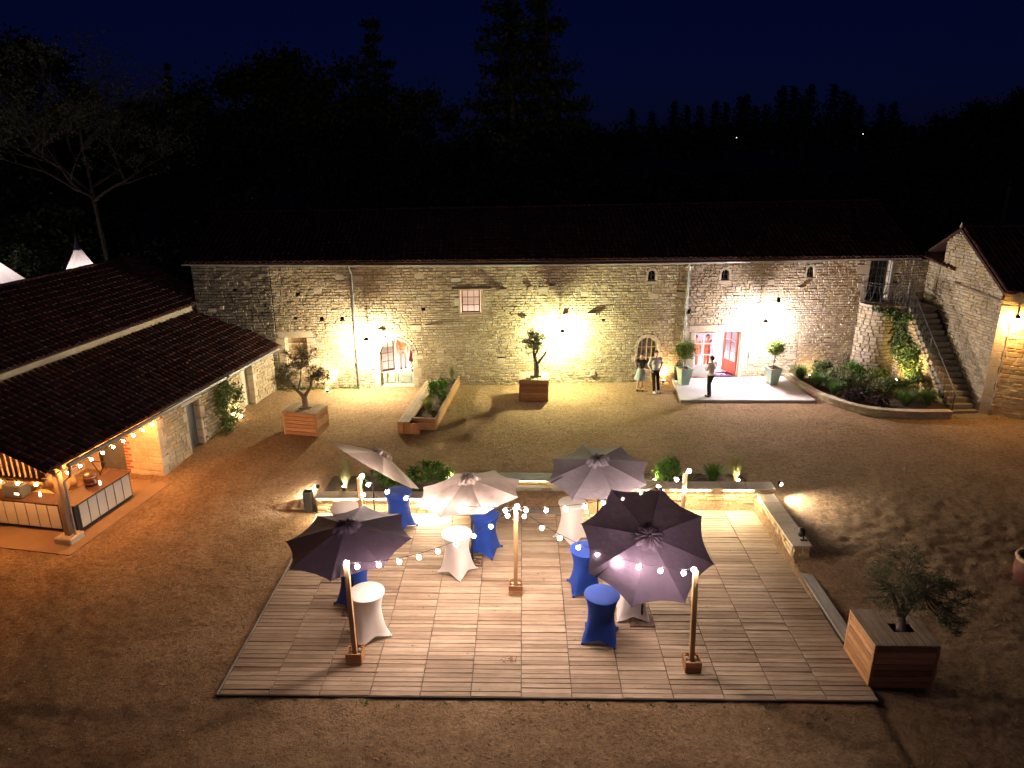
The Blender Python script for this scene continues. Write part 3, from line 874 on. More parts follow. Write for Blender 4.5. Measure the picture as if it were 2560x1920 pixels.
    for z in (1.5, 1.88): m.box(fw, .63 - fw, -.015, .015, z, z + .025, leaf.M)
    gl = m.build("glazed_leaf", M_darkframe, B)
    for (a, b) in ((.05, .325), (.36, .58)):
        for (c0, c1) in ((1.17, 1.49), (1.53, 1.87), (1.91, 2.15)):
            q = MB(); q.box(a, b, -.004, .004, c0, c1, leaf.M); q.build("pane", M_glass, gl)
    # iron fanlight arc above the arch
    m = MB(); m.tube([fr.p(AR['uc'] + .74 * math.cos(a), .06, AR['zs'] + .04 + .80 * math.sin(a)) for a in np.linspace(PI / 2, .1, 12)], .012, 5); m.tube([fr.p(AR['uc'] - .02, .04, 2.68), fr.p(AR['uc'] - .04, .06, 2.42)], .016, 5); m.build("iron_arc", M_black, B)
    glazed(B, fr, 8.06, 8.85, 3.70, 4.70, 3, 3, d=-.14, mat=M_darkframe)
    m = MB(); m.cbox(7.66, 9.34, -.2, .07, 4.745, 4.83, .01, fr.M); m.build("oak_lintel", M_lintel, B)
    glazed(B, fr, A2['uc'] - A2['hw'] + .01, A2['uc'] + A2['hw'] - .01, A2['z0'] + .02, A2['zs'], 4, 3, d=-.18, mat=M_cream, arch=True, fw=.05)
    m = MB(); m.box(A2['uc'] - .46, A2['uc'] - .03, -.34, -.30, A2['z0'], 2.35, fr.M); m.box(A2['uc'] + .03, A2['uc'] + .46, -.34, -.30, A2['z0'], 2.35, fr.M); m.build("curtain", plain("grey_linen", (.42, .38, .36), .9), B)
    for (uc, hw, a, b) in SW:
        glazed(B, fr, uc - hw + .005, uc + hw - .005, a + .02, b, 2, 2, d=-.14, mat=M_metal, glass=M_glass_dark, arch=True, fw=.028, bw=.016)
        m = MB(); m.box(uc - hw - .1, uc + hw + .1, -1.2, -1.15, a - .2, b + .4, fr.M); m.build("dark_recess", M_black, B)
    # entrance: fixed and opening glazed leaves
    glazed(B, fr, 18.38, 19.26, 1.05, 2.62, 2, 3, d=-.16, mat=M_framel, fw=.055, bw=.03, name="glazed_door_leaf")
    m = MB(); m.box(18.38, 19.26, -.19, -.13, .57, 1.045, fr.M); m.build("door_lower_panel", M_framel, B)
    m = MB(); m.box(18.48, 19.16, -.128, -.118, .66, .95, fr.M); m.build("door_lower_panel", M_framel, B)
    c, s = math.cos(rad(180 + 72)), math.sin(rad(180 + 72))
    hp = fr.p(20.42, -.2, 0); dl = (fr.u * math.cos(rad(108)) - fr.n * math.sin(rad(108)))
    leaf = Frame(tuple(hp)[:2], tuple(hp + dl)[:2])
    M_door = plain("terracotta_paint", (.40, .16, .10), .5, 0, 5, .1)
    m = MB(); m.box(0, .09, -.025, .025, .58, 2.62, leaf.M); m.box(.88, .97, -.025, .025, .58, 2.62, leaf.M); m.box(.09, .88, -.025, .025, .58, 1.16, leaf.M); m.box(.09, .88, -.025, .025, 2.53, 2.62, leaf.M)
    m.box(.47, .50, -.02, .02, 1.16, 2.53, leaf.M); m.box(.09, .88, -.02, .02, 1.6, 1.63, leaf.M); m.box(.09, .88, -.02, .02, 2.06, 2.09, leaf.M)
    dd = m.build("open_door_leaf", M_door, B)
    for (a, b) in ((.1, .46), (.51, .87)):
        for (c0, c1) in ((1.17, 1.59), (1.64, 2.05), (2.10, 2.52)):
            q = MB(); q.box(a, b, -.004, .004, c0, c1, leaf.M); q.build("pane", M_glass, dd)
    q = MB(); q.box(.90, .93, .025, .06, 1.45, 1.62, leaf.M); q.build("handle", M_black, dd)
    m = MB(); m.box(18.36, 18.378, -.3, -.08, .56, 2.66, fr.M); m.box(20.442, 20.46, -.3, -.08, .56, 2.66, fr.M); m.box(18.38, 20.44, -.3, -.08, 2.625, 2.66, fr.M); m.box(19.265, 19.31, -.2, -.12, .56, 2.62, fr.M); m.build("door_frame", M_framel, B)
    # upper door at the head of the stairs
    glazed(B, fr, 25.93, 26.79, 3.94, 5.75, 4, 5, d=-.2, mat=M_metal, glass=M_glass_dark, fw=.05, bw=.02, name="upper_glazed_door")
    m = MB(); m.box(25.8, 26.9, -1.6, -1.5, 3.6, 5.8, fr.M); m.box(15.5, 27, -1.7, -.42, 3.43, 3.5, fr.M); m.build("dark_recess", M_black, B)
    m = MB(); m.cbox(26.86, 26.93, .03, .07, 4.0, 5.7, .006, fr.M); m.build("drip_rail", M_framel, B)
    # interior lamps (the rooms are lit)
    add_light("room_light", 'AREA', fr.p(5.8, -2.6, 3.2), 150, (1.0, .74, .60), B, 1.6, fr.p(5.8, -2.6, 0))
    add_light("room_light", 'AREA', fr.p(9.0, -1.8, 5.3), 26, (1.0, .60, .42), B, .8, fr.p(9.0, -1.8, 3))
    add_light("room_light", 'AREA', fr.p(20.6, -2.6, 3.2), 130, (.74, .74, 1.0), B, 1.2, fr.p(20.6, -2.6, 0))
    add_light("room_light", 'AREA', fr.p(18.4, -1.6, 3.2), 110, (1.0, .36, .34), B, .6, fr.p(18.3, -1.6, 0))
    add_light("room_light", 'AREA', fr.p(16.2, -1.6, 3.1), 10, (1.0, .7, .45), B, .6, fr.p(16.2, -1.6, 0))
    add_light("room_light", 'AREA', fr.p(1.0, -1.4, 3.1), 16, (1.0, .75, .5), B, .5, fr.p(1.0, -1.4, 0))
    return B
barn = build_barn()

# wall lamps: swan-neck bracket and bell shade, bulb below
def wall_lamp(fr, u, z, label, color, energy, out=0.62, stem=True):
    P = fr.p(u, 0, z)
    t = thing("wall_lamp", P, label, "wall lamp", "lamps on the stone walls")
    m = MB(); m.lathe([(.07, 0), (.07, .02)], 10, (0, 0, 0), Matrix.Translation(fr.p(u, .02, z + .1)) @ fr.n.to_track_quat('Z', 'Y').to_matrix().to_4x4()); m.build("wall_plate", M_black, t)
    m = MB(); m.tube([fr.p(u, .03, z + .1), fr.p(u, out * .35, z + .42), fr.p(u, out * .75, z + .50), fr.p(u, out * .98, z + .38), fr.p(u, out, z + .2)], .016, 6); m.build("swan_neck", M_black, t)
    c = fr.p(u, out, z)
    m = MB(); m.lathe([(.03, .20), (.05, .17), (.10, .12), (.115, .06)], 14, c, cap=False); m.build("shade", M_black, t, True)
    b = MB(); b.ball(c + Vector((0, 0, .0)), .075, 12, 8); b.build("bulb", emit_mat("lamp_glass", color, 60), t, True)
    add_light("lamp_light", 'POINT', c + Vector((0, 0, -.09)) + fr.n * .0, energy, color, t, .07)
    return t
LAMP1 = wall_lamp(F0, 4.05, 2.72, "glaring yellow wall lamp left of the arched doorway", (1.0, .87, .56), 460, out=.80)
LAMP2 = wall_lamp(F0, 12.3, 2.92, "glaring greenish wall lamp mid barn wall beside the middle olive tree", (.96, .96, .50), 520, out=.80)
LAMP3 = wall_lamp(F0, 21.15, 3.2, "glaring white wall lamp right of the open barn entrance", (1.0, .86, .88), 540, out=.78)
for (u, z, l) in ((4.05, 2.72, 1), (12.3, 2.92, 2), (21.15, 3.2, 3)):
    lp = (LAMP1, LAMP2, LAMP3)[l - 1]
    m = MB(); m.tube([F0.p(u - .02, .03, z + 1.5), F0.p(u, .03, z + .2)], .01, 5); m.build("cable", M_black, lp)
for (u, z, lab) in ((4.55, 1.15, "iron wall anchor left of the arched doorway"), (12.1, 1.75, "iron wall anchor below the middle wall lamp"), (20.85, 1.35, "iron wall anchor right of the barn entrance")):
    m = MB(); m.tube([F0.p(u, .05, z - .1), F0.p(u + .02, .06, z + .2), F0.p(u, .05, z + .55)], [.01, .03, .01], 6); tag(m.build("wall_anchor", M_metal), lab, "wall anchor", "iron wall anchors")

# ================================================================== low outbuilding on the left with the open bar bay
FL = Frame((-12.7, 17.2), (-10.66, 29.2))
# outward is towards the yard (+x): flip when needed
if FL.n.x < 0: FL.n = -FL.n; FL.M = Matrix(((FL.u.x, FL.n.x, 0, FL.o.x), (FL.u.y, FL.n.y, 0, FL.o.y), (0, 0, 1, 0), (0, 0, 0, 1)))
def build_outbuilding():
    B = thing("outbuilding", FL.p(8, -2, 0.0), "low tiled stone outbuilding with an open bar bay on the left of the yard", "outbuilding")
    fr = FL; L = fr.L
    ez = lambda u: 2.40 + .02 * u / 12
    ops = [rect_open(6.08, 6.84, -0.2, 1.92), rect_open(9.70, 10.5, -0.2, 2.2)]
    dr = jamb_rects(6.08, 6.84, .1, 1.92, 11, (.12, .22), (.3, .5)) + [(5.85, 7.05, 1.93, 2.2)] + jamb_rects(9.70, 10.5, .3, 2.2, 12, (.14, .26), (.3, .5))
    dr += [(4.48, 4.74 + .1 * (k % 2), .0 + k * .33, .32 + k * .33) for k in range(7)]
    so = [(lambda z, a=a, b=b, c=c, d=d: (a, b) if c < z < d else None) for (a, b, c, d) in dr]
    rubble(B, fr, 4.48, L + .1, -.15, lambda u: ez(u) - .06, ops + so, seed=31, nmax=300, h=(.1, .17), l=(.16, .42))
    blocks(B, fr, dr)
    # doors
    for k in range(5):
        m = MB(); a = 6.09 + k * .15; m.cbox(a, a + .145, -.26, -.22, .06, 1.91, .006, fr.M); m.build("door_board", M_metal, B)
    m = MB(); m.box(9.71, 10.49, -.3, -.26, .3, 2.19, fr.M); m.build("far_door", M_cream, B)
    m = MB(); m.cbox(9.78, 10.1, -.25, -.235, .5, 1.1, .004, fr.M); m.cbox(9.78, 10.1, -.25, -.235, 1.25, 2.05, .004, fr.M); m.box(10.36, 10.40, -.25, -.2, 1.15, 1.2, fr.M); m.build("door_panel", M_cream, B)
    # cross wall closing the bay, brick patch and inner door
    W = Frame(tuple(fr.p(4.48, 0, 0))[:2], tuple(fr.p(4.48, -4.0, 0))[:2])
    W.n = -fr.u.copy(); W.u = -fr.n.copy(); W.M = Matrix(((W.u.x, W.n.x, 0, W.o.x), (W.u.y, W.n.y, 0, W.o.y), (0, 0, 1, 0), (0, 0, 0, 1)))
    lt = lambda u: 2.35 + .45 * u
    rubble(B, W, 0.0, 3.3, -.1, lambda u: min(lt(u), 3.8), [rect_open(1.35, 2.35, -.2, 1.95)], seed=33, nmax=120, mat=M_render, mortar=M_render, proud=.012, h=(.2, .3), l=(.3, .6))
    m = MB(); m.box(1.36, 2.34, -.2, -.15, 0, 1.94, W.M); m.build("inner_door", M_metal, B)
    bm = pieces_mat("red_brick", [(.45, .13, .07), (.38, .10, .06), (.5, .18, .1)])
    for k in range(16):
        m = MB(); w = (.24 if k % 2 else .13); m.cbox(1.33 - w, 1.33, .0, .035, .12 + k * .11, .18 + k * .11, .006, W.M); m.build("brick", bm, B)
    # back wall of the bay + upper wall band (plane 3 m further in)
    UI = -3.0
    FB = Frame(tuple(fr.p(0, UI, 0))[:2], tuple(fr.p(L, UI, 0))[:2]); FB.n = fr.n.copy(); FB.M = Matrix(((FB.u.x, FB.n.x, 0, FB.o.x), (FB.u.y, FB.n.y, 0, FB.o.y), (0, 0, 1, 0), (0, 0, 0, 1)))
    rubble(B, FB, 0, 4.5, -.1, 3.1, [], seed=34, nmax=60, h=(.14, .24), l=(.2, .5))
    m = MB(); m.box(0, 12.55, -.4, 0, 3.0, 4.22, FB.M); m.build("render_band", M_render, B)
    m = MB(); m.prism([FB.p(0, 0, 3.86), FB.p(0, .16, 3.80), FB.p(0, .16, 3.84), FB.p(0, 0, 3.94)], FB.u * 12.5); m.build("lead_flashing", M_render, B)
    # roofs
    near = -.35
    E0 = fr.p(near, .42, ez(near) + .06); E1 = fr.p(L - .1, .42, ez(L) + .06)
    R0 = fr.p(near, UI + .02, 3.84); R1 = fr.p(L + .25, UI + .02, 3.90)
    tiled_roof(B, E0, E1, R1, R0, seed=6, nmax=300, ridge=False, thick=.07)
    E0 = fr.p(near, UI + .25, 4.26); E1 = fr.p(12.6, UI + .25, 4.33); R0 = fr.p(near, UI - 3.5, 5.82); R1 = fr.p(13.1, UI - 3.5, 5.86)
    tiled_roof(B, E0, E1, R1, R0, seed=8, nmax=300, ridge=True, thick=.07)
    m = MB(); m.add([R0, R1, R1 - fr.n * 3.5 - Vector((0, 0, 1.6)), R0 - fr.n * 3.5 - Vector((0, 0, 1.6))], [(0, 1, 2, 3)]); m.build("rear_roof_slope", M_tile_pan, B)
    m = MB()
    m.prism([fr.p(12.4, UI, 0), fr.p(12.4, UI - 6.8, 0), fr.p(12.4, UI - 6.8, 4.1), fr.p(12.4, UI - 3.5, 5.7), fr.p(12.4, UI, 4.2)], fr.u * .3)
    m.prism([fr.p(0.1, UI - .4, 0), fr.p(0.1, UI - 6.8, 0), fr.p(0.1, UI - 6.8, 4.1), fr.p(0.1, UI - 3.5, 5.7), fr.p(0.1, UI - .4, 4.2)], fr.u * .3)
    m.build("gable_wall", M_mortar, B)
    # rafters, wall plate and eave beams of the bay
    for k in range(8):
        u = .15 + k * .6
        m = MB(); a = fr.p(u, .36, ez(u) - .03); b = fr.p(u, UI, 3.75)
        m.prism([a, a + fr.u * .07, a + fr.u * .07 + Vector((0, 0, -.12)), a + Vector((0, 0, -.12))], b - a); m.build("rafter", M_post, B)
    m = MB(); m.cbox(-.05, 4.6, -.12, .04, 2.08, 2.24, .01, fr.M); m.build("eave_beam", M_post, B)
    # near gable: open vertical slats under the rake
    for k in range(17):
        d = -.10 - k * .175
        zt = ez(0) + (.0 - d) * .445 - .10
        m = MB(); m.cbox(-.05, -.02, d - .10, d, 2.02, zt, .004, fr.M); m.build("gable_slat", M_post, B)
    m = MB(); a = fr.p(-.1, .40, ez(0) - .06); b = fr.p(-.1, UI, 3.70)
    m.prism([a, a + fr.u * .04, a + fr.u * .04 + Vector((0, 0, -.14)), a + Vector((0, 0, -.14))], b - a); m.build("rake_board", M_post, B)
    m = MB(); m.cbox(-.12, .02, -3.0, .04, 1.92, 2.04, .01, fr.M); m.build("tie_beam", M_post, B)
    m = MB(); m.cbox(.28, .46, -.12, .06, .14, 2.08, .015, fr.M); m.build("oak_post", M_oldwood, B)
    m = MB(); m.cbox(.08, .62, -.30, .24, -.06, .16, .03, fr.M); m.build("stone_plinth", M_dressed, B)
    # gutter with pipe down the post
    g = MB(); g.tube([fr.p(.3, .46, ez(0) - .06), fr.p(6, .46, ez(6) - .045), fr.p(L - .2, .46, ez(L) - .03)], .06, 8); g.build("gutter", M_zinc, B)
    g = MB(); g.tube([fr.p(.36, .46, ez(0) - .1), fr.p(.36, .40, 2.0), fr.p(.40, .14, 1.8), fr.p(.40, .13, .15), fr.p(.44, .2, .08)], .038, 8); g.build("downpipe", M_zinc, B)
    # concrete floor of the bay
    m = MB(); m.prism([fr.p(-.35, .55, -.3), fr.p(4.6, .50, -.3), fr.p(4.6, -3.2, -.3), fr.p(-.35, -5, -.3)], Vector((0, 0, .285))); m.build("bay_floor", plain("ochre_concrete", (.24, .16, .098), .9, 0, 1.5, .12, .2), B)
    m = MB(); m.prism([fr.p(9.4, .02, .25), fr.p(10.75, .02, .3), fr.p(10.75, .95, .3), fr.p(9.4, .95, .25)], Vector((0, 0, .10))); tag(m.build("door_slab", M_concrete), "pale slab before the far door of the outbuilding", "slab")
    return B
outb = build_outbuilding()

def festoon(name, pts_fn, n, label, group, col, strength, r=.047, parent_loc=None, first=True, wire=True, mat=None):
    P = pts_fn(0)
    t = thing(name, P, label, "string lights", group)
    m = MB(); m.tube([pts_fn(i / 24) for i in range(25)], .008, 4); m.build("wire", M_black, t)
    for i in range(n):
        s = (i + .5) / n
        p = pts_fn(s)
        b = MB(); b.lathe([(.016, 0), (.016, -.05)], 6, p); so_ = b.build("socket", M_black, t)
        b = MB(); b.ball(p + Vector((0, 0, -.05 - r)), r, 8, 6); b.build("bulb", mat or M_bulb, t, True)
    return t
M_bulb = emit_mat("warm_bulb", (1.0, .76, .64), 128)
M_bulb_o = emit_mat("amber_bulb", (1.0, .40, .11), 200)
M_bulb_mid = emit_mat("pinkish_bulb", (1.0, .76, .66), 190)
festoon("festoon_string", lambda s: FL.p(.34 + s * 4.0, .16, 2.06 - .0 + .04 * s), 9, "amber string lights along the eave of the bar bay", "string lights of the bar", None, 0, .04, mat=M_bulb_o)
festoon("festoon_string", lambda s: FL.p(-.12, .05 - s * 2.9, 2.02 - .05 * math.sin(PI * s)), 5, "amber string lights under the slatted gable of the bar", "string lights of the bar", None, 0, .04, mat=M_bulb_o)

def bar_counter():
    fr = FL
    t = thing("bar_counter", fr.p(1.5, -.6, 0.03), "L-shaped bar counter with white panels and brown top in the open bay", "bar counter")
    top = wood_mat("brown_counter_top", [(.045, .022, .014), (.06, .028, .018)], (2, 2, 8))
    wp = plain("white_bar_panel", (.46, .44, .40), .6, 0, 2, .04)
    # side run along the wall line, front run across
    m = MB(); m.cbox(.62, 2.98, -.66, .06, .86, .90, .006, fr.M); m.cbox(.62, 1.2, -3.1, -.665, .86, .90, .006, fr.M); m.build("counter_top", top, t)
    m = MB(); m.box(.66, 2.94, -.60, .0, .04, .86, fr.M); m.box(.66, 1.15, -3.1, -.61, .04, .86, fr.M); m.build("carcass", M_black, t)
    n = 6
    for k in range(n):
        a = .80 + k * (2.10 / n); m = MB(); m.cbox(a + .015, a + 2.10 / n - .015, .005, .025, .12, .83, .004, fr.M); m.build("front_panel", wp, t)
    for k in range(7):
        d = -.50 - k * .36; m = MB(); m.cbox(.635, .655, d - .345, d - .015, .12, .83, .004, fr.M); m.build("front_panel", wp, t)
    m = MB(); m.cbox(.7, 2.9, -1.15, -.67, .62, .66, .005, fr.M); m.build("inner_shelf", top, t)
    z = .90
    k = thing("beer_keg", fr.p(1.9, -.55, z), "banded beer keg on the bar counter", "keg")
    b = MB(); b.lathe([(.15, 0), (.17, .02), (.17, .08), (.185, .12), (.185, .26), (.17, .30), (.17, .36), (.15, .38)], 18, fr.p(1.9, -.45, z)); b.build("barrel", plain("copper_metal", (.07, .05, .045), .35, .7), k, True)
    for q in (.10, .28):
        b = MB(); b.lathe([(.19, -.014), (.195, 0), (.19, .014)], 18, fr.p(1.9, -.45, z + q)); b.build("band", plain("red_band", (.14, .035, .03), .4), k, True)
    for (u, d, lab) in ((1.95, -.18, "small lit candle jar on the bar counter right of the post"), (.98, -1.35, "white tealight bottle on the bar counter left of the post")):
        k = thing("candle_jar", fr.p(u, d, z), lab, "candle")
        b = MB(); b.lathe([(.03, 0), (.035, .02), (.032, .09), (.025, .11)], 10, fr.p(u, d, z)); b.build("jar", emit_mat("lit_wax", (1, .75, .5), 1.2), k, True)
        b = MB(); b.ball(fr.p(u, d, z + .13), .014, 6, 5); b.build("flame", emit_mat("flame", (1, .6, .2), 30), k)
    k = thing("till_machine", fr.p(.9, -1.95, z), "dark till machine with a small lit screen at the left end of the bar", "till")
    b = MB(); b.cbox(.74, 1.12, -2.35, -1.75, z, z + .38, .02, fr.M); b.build("case", M_bin, k)
    b = MB(); b.box(.735, .739, -1.95, -1.80, z + .12, z + .18, fr.M); b.build("screen", emit_mat("till_screen", (1, .8, .6), 1.5), k)
    k = thing("bar_stand", fr.p(3.3, -1.3, .03), "folded cross-leg stand behind the bar counter", "stand")
    for sx in (-1, 1):
        b = MB(); b.tube([fr.p(3.4, -1.45 - .25 * sx, .03), fr.p(3.4, -1.45 + .25 * sx, .9)], .015, 5); b.build("leg", M_black, k)
    b = MB(); b.tube([fr.p(3.4, -1.75, .9), fr.p(3.4, -1.15, .9)], .015, 5); b.build("top_bar", M_black, k)
    k = thing("straw_bale", fr.p(2.6, -2.2, .03), "pale lumpy sacks at the back of the bar bay", "sacks")
    for (u, d, zz, r_) in ((1.9, -2.3, .3, .32), (2.6, -2.4, .32, .34), (2.3, -2.35, .72, .3), (3.1, -2.5, .28, .28)):
        b = MB(); b.ball(fr.p(u, d, zz), r_, 10, 7, 1.2, .9, .8); b.build("sack", plain("jute", (.35, .25, .15), .95, 0, 9, .3, .4), k, True)
    add_light("bay_light", 'POINT', fr.p(2.4, -1.4, 2.25), 110, (1, .40, .11), t, .12)
    return t
bar_counter()

# ================================================================== right-hand gabled building and link roof
def flipframe(A, B, out):
    f = Frame(A, B)
    if f.n.dot(Vector((out[0], out[1], 0))) < 0:
        f.n = -f.n; f.M = Matrix(((f.u.x, f.n.x, 0, f.o.x), (f.u.y, f.n.y, 0, f.o.y), (0, 0, 1, 0), (0, 0, 0, 1)))
    return f
def build_right():
    A = Vector((18.15, 26.85, 0)); nn = Vector((-.0846, .9964, 0))
    fr = flipframe(tuple(A)[:2], tuple(A + nn * 4.9)[:2], (-1, 0))
    B = thing("gabled_building", A, "stone building with a steep gable at the right edge of the yard", "building")
    def zt(u):
        if u < 2.82: return 5.45 + (7.28 - 5.45) * u / 2.82
        if u < 3.62: return 7.28 - (7.28 - 6.8) * (u - 2.82) / .8
        return 0
    lzt = lambda u: 5.0 + .08 * u
    rubble(B, fr, 0, 2.72, -.1, lambda u: min(zt(u), lzt(u)), [], seed=41, nmax=200, mat=M_stone, mortar=M_mortar, proud=.03)
    fu = Frame.__new__(Frame); fu.o = fr.o + fr.n * .10; fu.u = fr.u; fu.n = fr.n; fu.L = fr.L; fu.M = Matrix.Translation(fr.n * .10) @ fr.M
    lz = lambda u: 0 
    # upper gable stands a little proud above a ledge
    def ubz(z): return (0, 3.6)
    rubble(B, fu, -.02, 3.62, 5.0, lambda u: zt(u), [lambda z: (2.3, 9) if z < 5.2 else None], seed=42, nmax=100, mat=M_stone, mortar=M_mortar)
    m = MB(); m.prism([fr.p(-.05, 0, 4.93), fr.p(-.05, .17, 4.95), fr.p(-.05, .17, 5.01), fr.p(-.05, 0, 5.01)], fr.u * 2.75 + Vector((0, 0, .2))); m.build("ledge", M_mortar_dark, B)
    # set-back part up to the barn
    fs = Frame.__new__(Frame); fs.o = fr.o - fr.n * .16; fs.u = fr.u; fs.n = fr.n; fs.L = fr.L; fs.M = Matrix.Translation(fr.n * -.16) @ fr.M
    rubble(B, fs, 2.70, 4.95, .2, lambda u: 5.75 + .10 * (u - 2.7), [], seed=43, nmax=80)
    fx = flipframe((17.12, 31.70), (18.05, 31.79), (0, -1)); rubble(B, fx, 0, .93, .2, 5.78, [], seed=47, nmax=40)
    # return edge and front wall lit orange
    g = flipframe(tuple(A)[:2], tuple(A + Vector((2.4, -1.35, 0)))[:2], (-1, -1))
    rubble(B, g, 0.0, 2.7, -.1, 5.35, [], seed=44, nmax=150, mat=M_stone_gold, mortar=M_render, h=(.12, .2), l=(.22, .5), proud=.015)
    dr = [(0, .3 + .14 * (k % 2), .3 + k * .3, .59 + k * .3) for k in range(15)]
    for k, (a, b, c, d) in enumerate(dr):
        m = MB(); m.cbox(a - .03, b, -.3, .035, c, d, .01, g.M); m.build("quoin", M_dressed, B)
    # roof: ridge runs away to the right
    r = Vector((.9964, .0846, 0))
    e0 = fu.p(-.25, .12, 5.32); rd = fu.p(2.82, .12, 7.36); bk = fu.p(5.6, .12, 5.6)
    tiled_roof(B, e0, e0 + r * 9, rd + r * 9, rd, seed=12, nmax=120, ridge=True)
    m = MB(); m.prism([rd, bk, bk - Vector((0, 0, .1)), rd - Vector((0, 0, .1))], r * 9); m.build("rear_roof_slope", M_tile_pan, B)
    m = MB(); m.tube([rd + Vector((0, 0, .02)), rd + Vector((.02, 0, .12)), rd + Vector((.03, .02, .2))], .06, 7, r1=.035); m.build("ridge_finial", M_dressed, B)
    # curved tile pent over the set-back wall
    a = fs.p(2.75, .30, 5.62); b = fs.p(4.9, .34, 5.95); c = fs.p(4.9, -1.6, 6.5); d = fs.p(2.75, -1.0, 6.55)
    tiled_roof(B, a, b, c, d, seed=13, nmax=60, ridge=False)
    m = MB(); m.box(.0, 4.9, -8, -.5, 0, 5.3, fr.M); m.build("inner_core", M_mortar_dark, B)
    # conduit on the orange wall
    m = MB(); m.tube([g.p(.40, .07, 4.2), g.p(.36, .07, 2.2), g.p(.33, .07, .4)], .018, 6); m.build("conduit", M_render, B)
    return B, g
rightb, FG = build_right()
wall_lamp(FG, .52, 4.35, "orange wall lamp on the quoined corner of the right-hand building", (1.0, .55, .18), 130, out=.30)

# ================================================================== turret, platform and outside stairs
def build_stairs():
    T = thing("outside_stair", (16.6, 28.6, .4), "steep outside stone stair with round landing turret against the right of the barn", "staircase")
    PZ = 3.9
    cx, cy, R = 15.84, 31.60, .80
    # round turret (half drum) of rubble
    def fd(u, d, z):
        a = PI + u / R
        rr = R + d + (PZ - z) * .018
        return Vector((cx + rr * math.cos(a), cy + rr * math.sin(a) , z))
    rubble(T, fd, 0.0, PI * R * .98, .3, PZ - .12, [], seed=51, nmax=200, h=(.12, .19), l=(.16, .34), proud=.035)
    m = MB(); m.lathe([(R + .02, 0), (R + .05, .02), (R + .05, .12), (.001, .12)], 32, (cx, cy, PZ - .12)); m.build("landing_slab", M_dressed, T)
    # landing beside the turret up to the stair head
    m = MB(); m.prism([(cx + .3, cy - .72, PZ - .12), (17.0, 30.55, PZ - .12), (18.0, 30.6, PZ - .12), (17.75, 31.65, PZ - .12), (cx, 31.5, PZ - .12)], (0, 0, .12)); m.build("landing_slab", M_dressed, T)
    # flank wall under the stair, faces the bed
    A = (17.02, 26.75); Bp = (16.62, 30.52)
    fl = flipframe(A, Bp, (-1, 0)); L = fl.L
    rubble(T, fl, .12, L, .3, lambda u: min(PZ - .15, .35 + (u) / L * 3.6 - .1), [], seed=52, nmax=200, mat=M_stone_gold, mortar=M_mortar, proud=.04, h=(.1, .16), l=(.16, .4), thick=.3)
    f2 = flipframe((16.45, 31.0), (16.66, 30.5), (-1, -1))
    rubble(T, f2, 0, .56, .3, PZ - .12, [], seed=53, nmax=30, thick=.2)
    n = 18
    for k in range(n):
        t = k / n; a = fl.p(L * t, 0, 0); z1 = .35 + (k + 1) * (PZ - .35) / n; z0 = z1 - (PZ - .35) / n
        w = fl.n * -1
        dd = fl.u * (L / n)
        m = MB(); p = a - dd * .12; tr_len = dd * 1.12
        m.prism([p, p + w * 1.12, p + w * 1.12 + tr_len, p + tr_len], (0, 0, z1 - .0)) if False else m.prism([p + Vector((0, 0, z0 + .02)), p + w * 1.1 + Vector((0, 0, z0 + .02)), p + w * 1.1 + tr_len + Vector((0, 0, z0 + .02)), p + tr_len + Vector((0, 0, z0 + .02))], (0, 0, z1 - z0 - .02))
        m.build("step", M_stone_grey, T)
    m = MB(); m.prism([fl.p(.1, -.28, 0), fl.p(L, -.28, 0), fl.p(L, -.28, PZ - .25), fl.p(.1, -.28, .3)], fl.n * -.78); m.build("stair_core", M_mortar_dark, T)
    m = MB(); m.cbox(16.9, 18.25, 26.2, 26.72, .18, .46, .03); m.build("bottom_step", M_stone_grey, T)
    # iron railing: handrails, lower rails, posts and V-shaped bars
    RL = thing("iron_railing", (16.9, 28.6, 1), "thin grey iron railing with V-shaped bars along the outside stair and its landing", "railing")
    def rail(pts, r=.018): m = MB(); m.tube(pts, r, 6); m.build("rail", M_rail, RL)
    H = .95
    lo = [fl.p(L * t, .02, .35 + (PZ - .35) * t + .12) for t in (0, .5, 1)]; hi = [p + Vector((0, 0, H - .1)) for p in lo]
    rail([hi[0] + Vector((.02, -.18, -.16)), hi[0], hi[2]], .022); rail([hi[0] + fl.n * -.05 - Vector((0, 0, .08)), hi[2] + fl.n * -.05 - Vector((0, 0, .08))], .012); rail([lo[0] + Vector((0, 0, .1)), lo[2] + Vector((0, 0, .1))], .014)
    for t in (0, .5, 1):
        p = fl.p(L * t, .02, .35 + (PZ - .35) * t); m = MB(); m.tube([p - Vector((0, 0, .12 if t else .2)), p + Vector((0, 0, H + .02))], .02, 6); m.build("post", M_rail, RL)
    nb = 14
    for k in range(nb):
        t0 = (k + .15) / nb; t1 = (k + .85) / nb; tm = (k + .5) / nb
        g = lambda t, z: fl.p(L * t, .02, .35 + (PZ - .35) * t + z)
        for tt in (t0, t1):
            m = MB(); m.tube([g(tt, H - .12), g(tm, .24)], .010, 5); m.build("v_bar", M_rail, RL)
    # landing rail: straight part then curve round the turret
    crv = [Vector((cx + (R + .02) * math.cos(a), cy + (R + .02) * math.sin(a), PZ)) for a in np.linspace(PI, PI * 1.62, 9)]
    cor = fl.p(L, .02, PZ)
    path = crv + [cor]
    for dz, r_ in ((H, .02), (H - .12, .012), (.12, .014)): rail([p + Vector((0, 0, dz)) for p in path], r_)
    for p in (crv[0], crv[-1], cor): m = MB(); m.tube([p, p + Vector((0, 0, H + .02))], .02, 6); m.build("post", M_rail, RL)
    segs = [(crv[0], crv[4]), (crv[4], crv[8]), (crv[8], crv[8].lerp(cor, .5)), (crv[8].lerp(cor, .5), cor)]
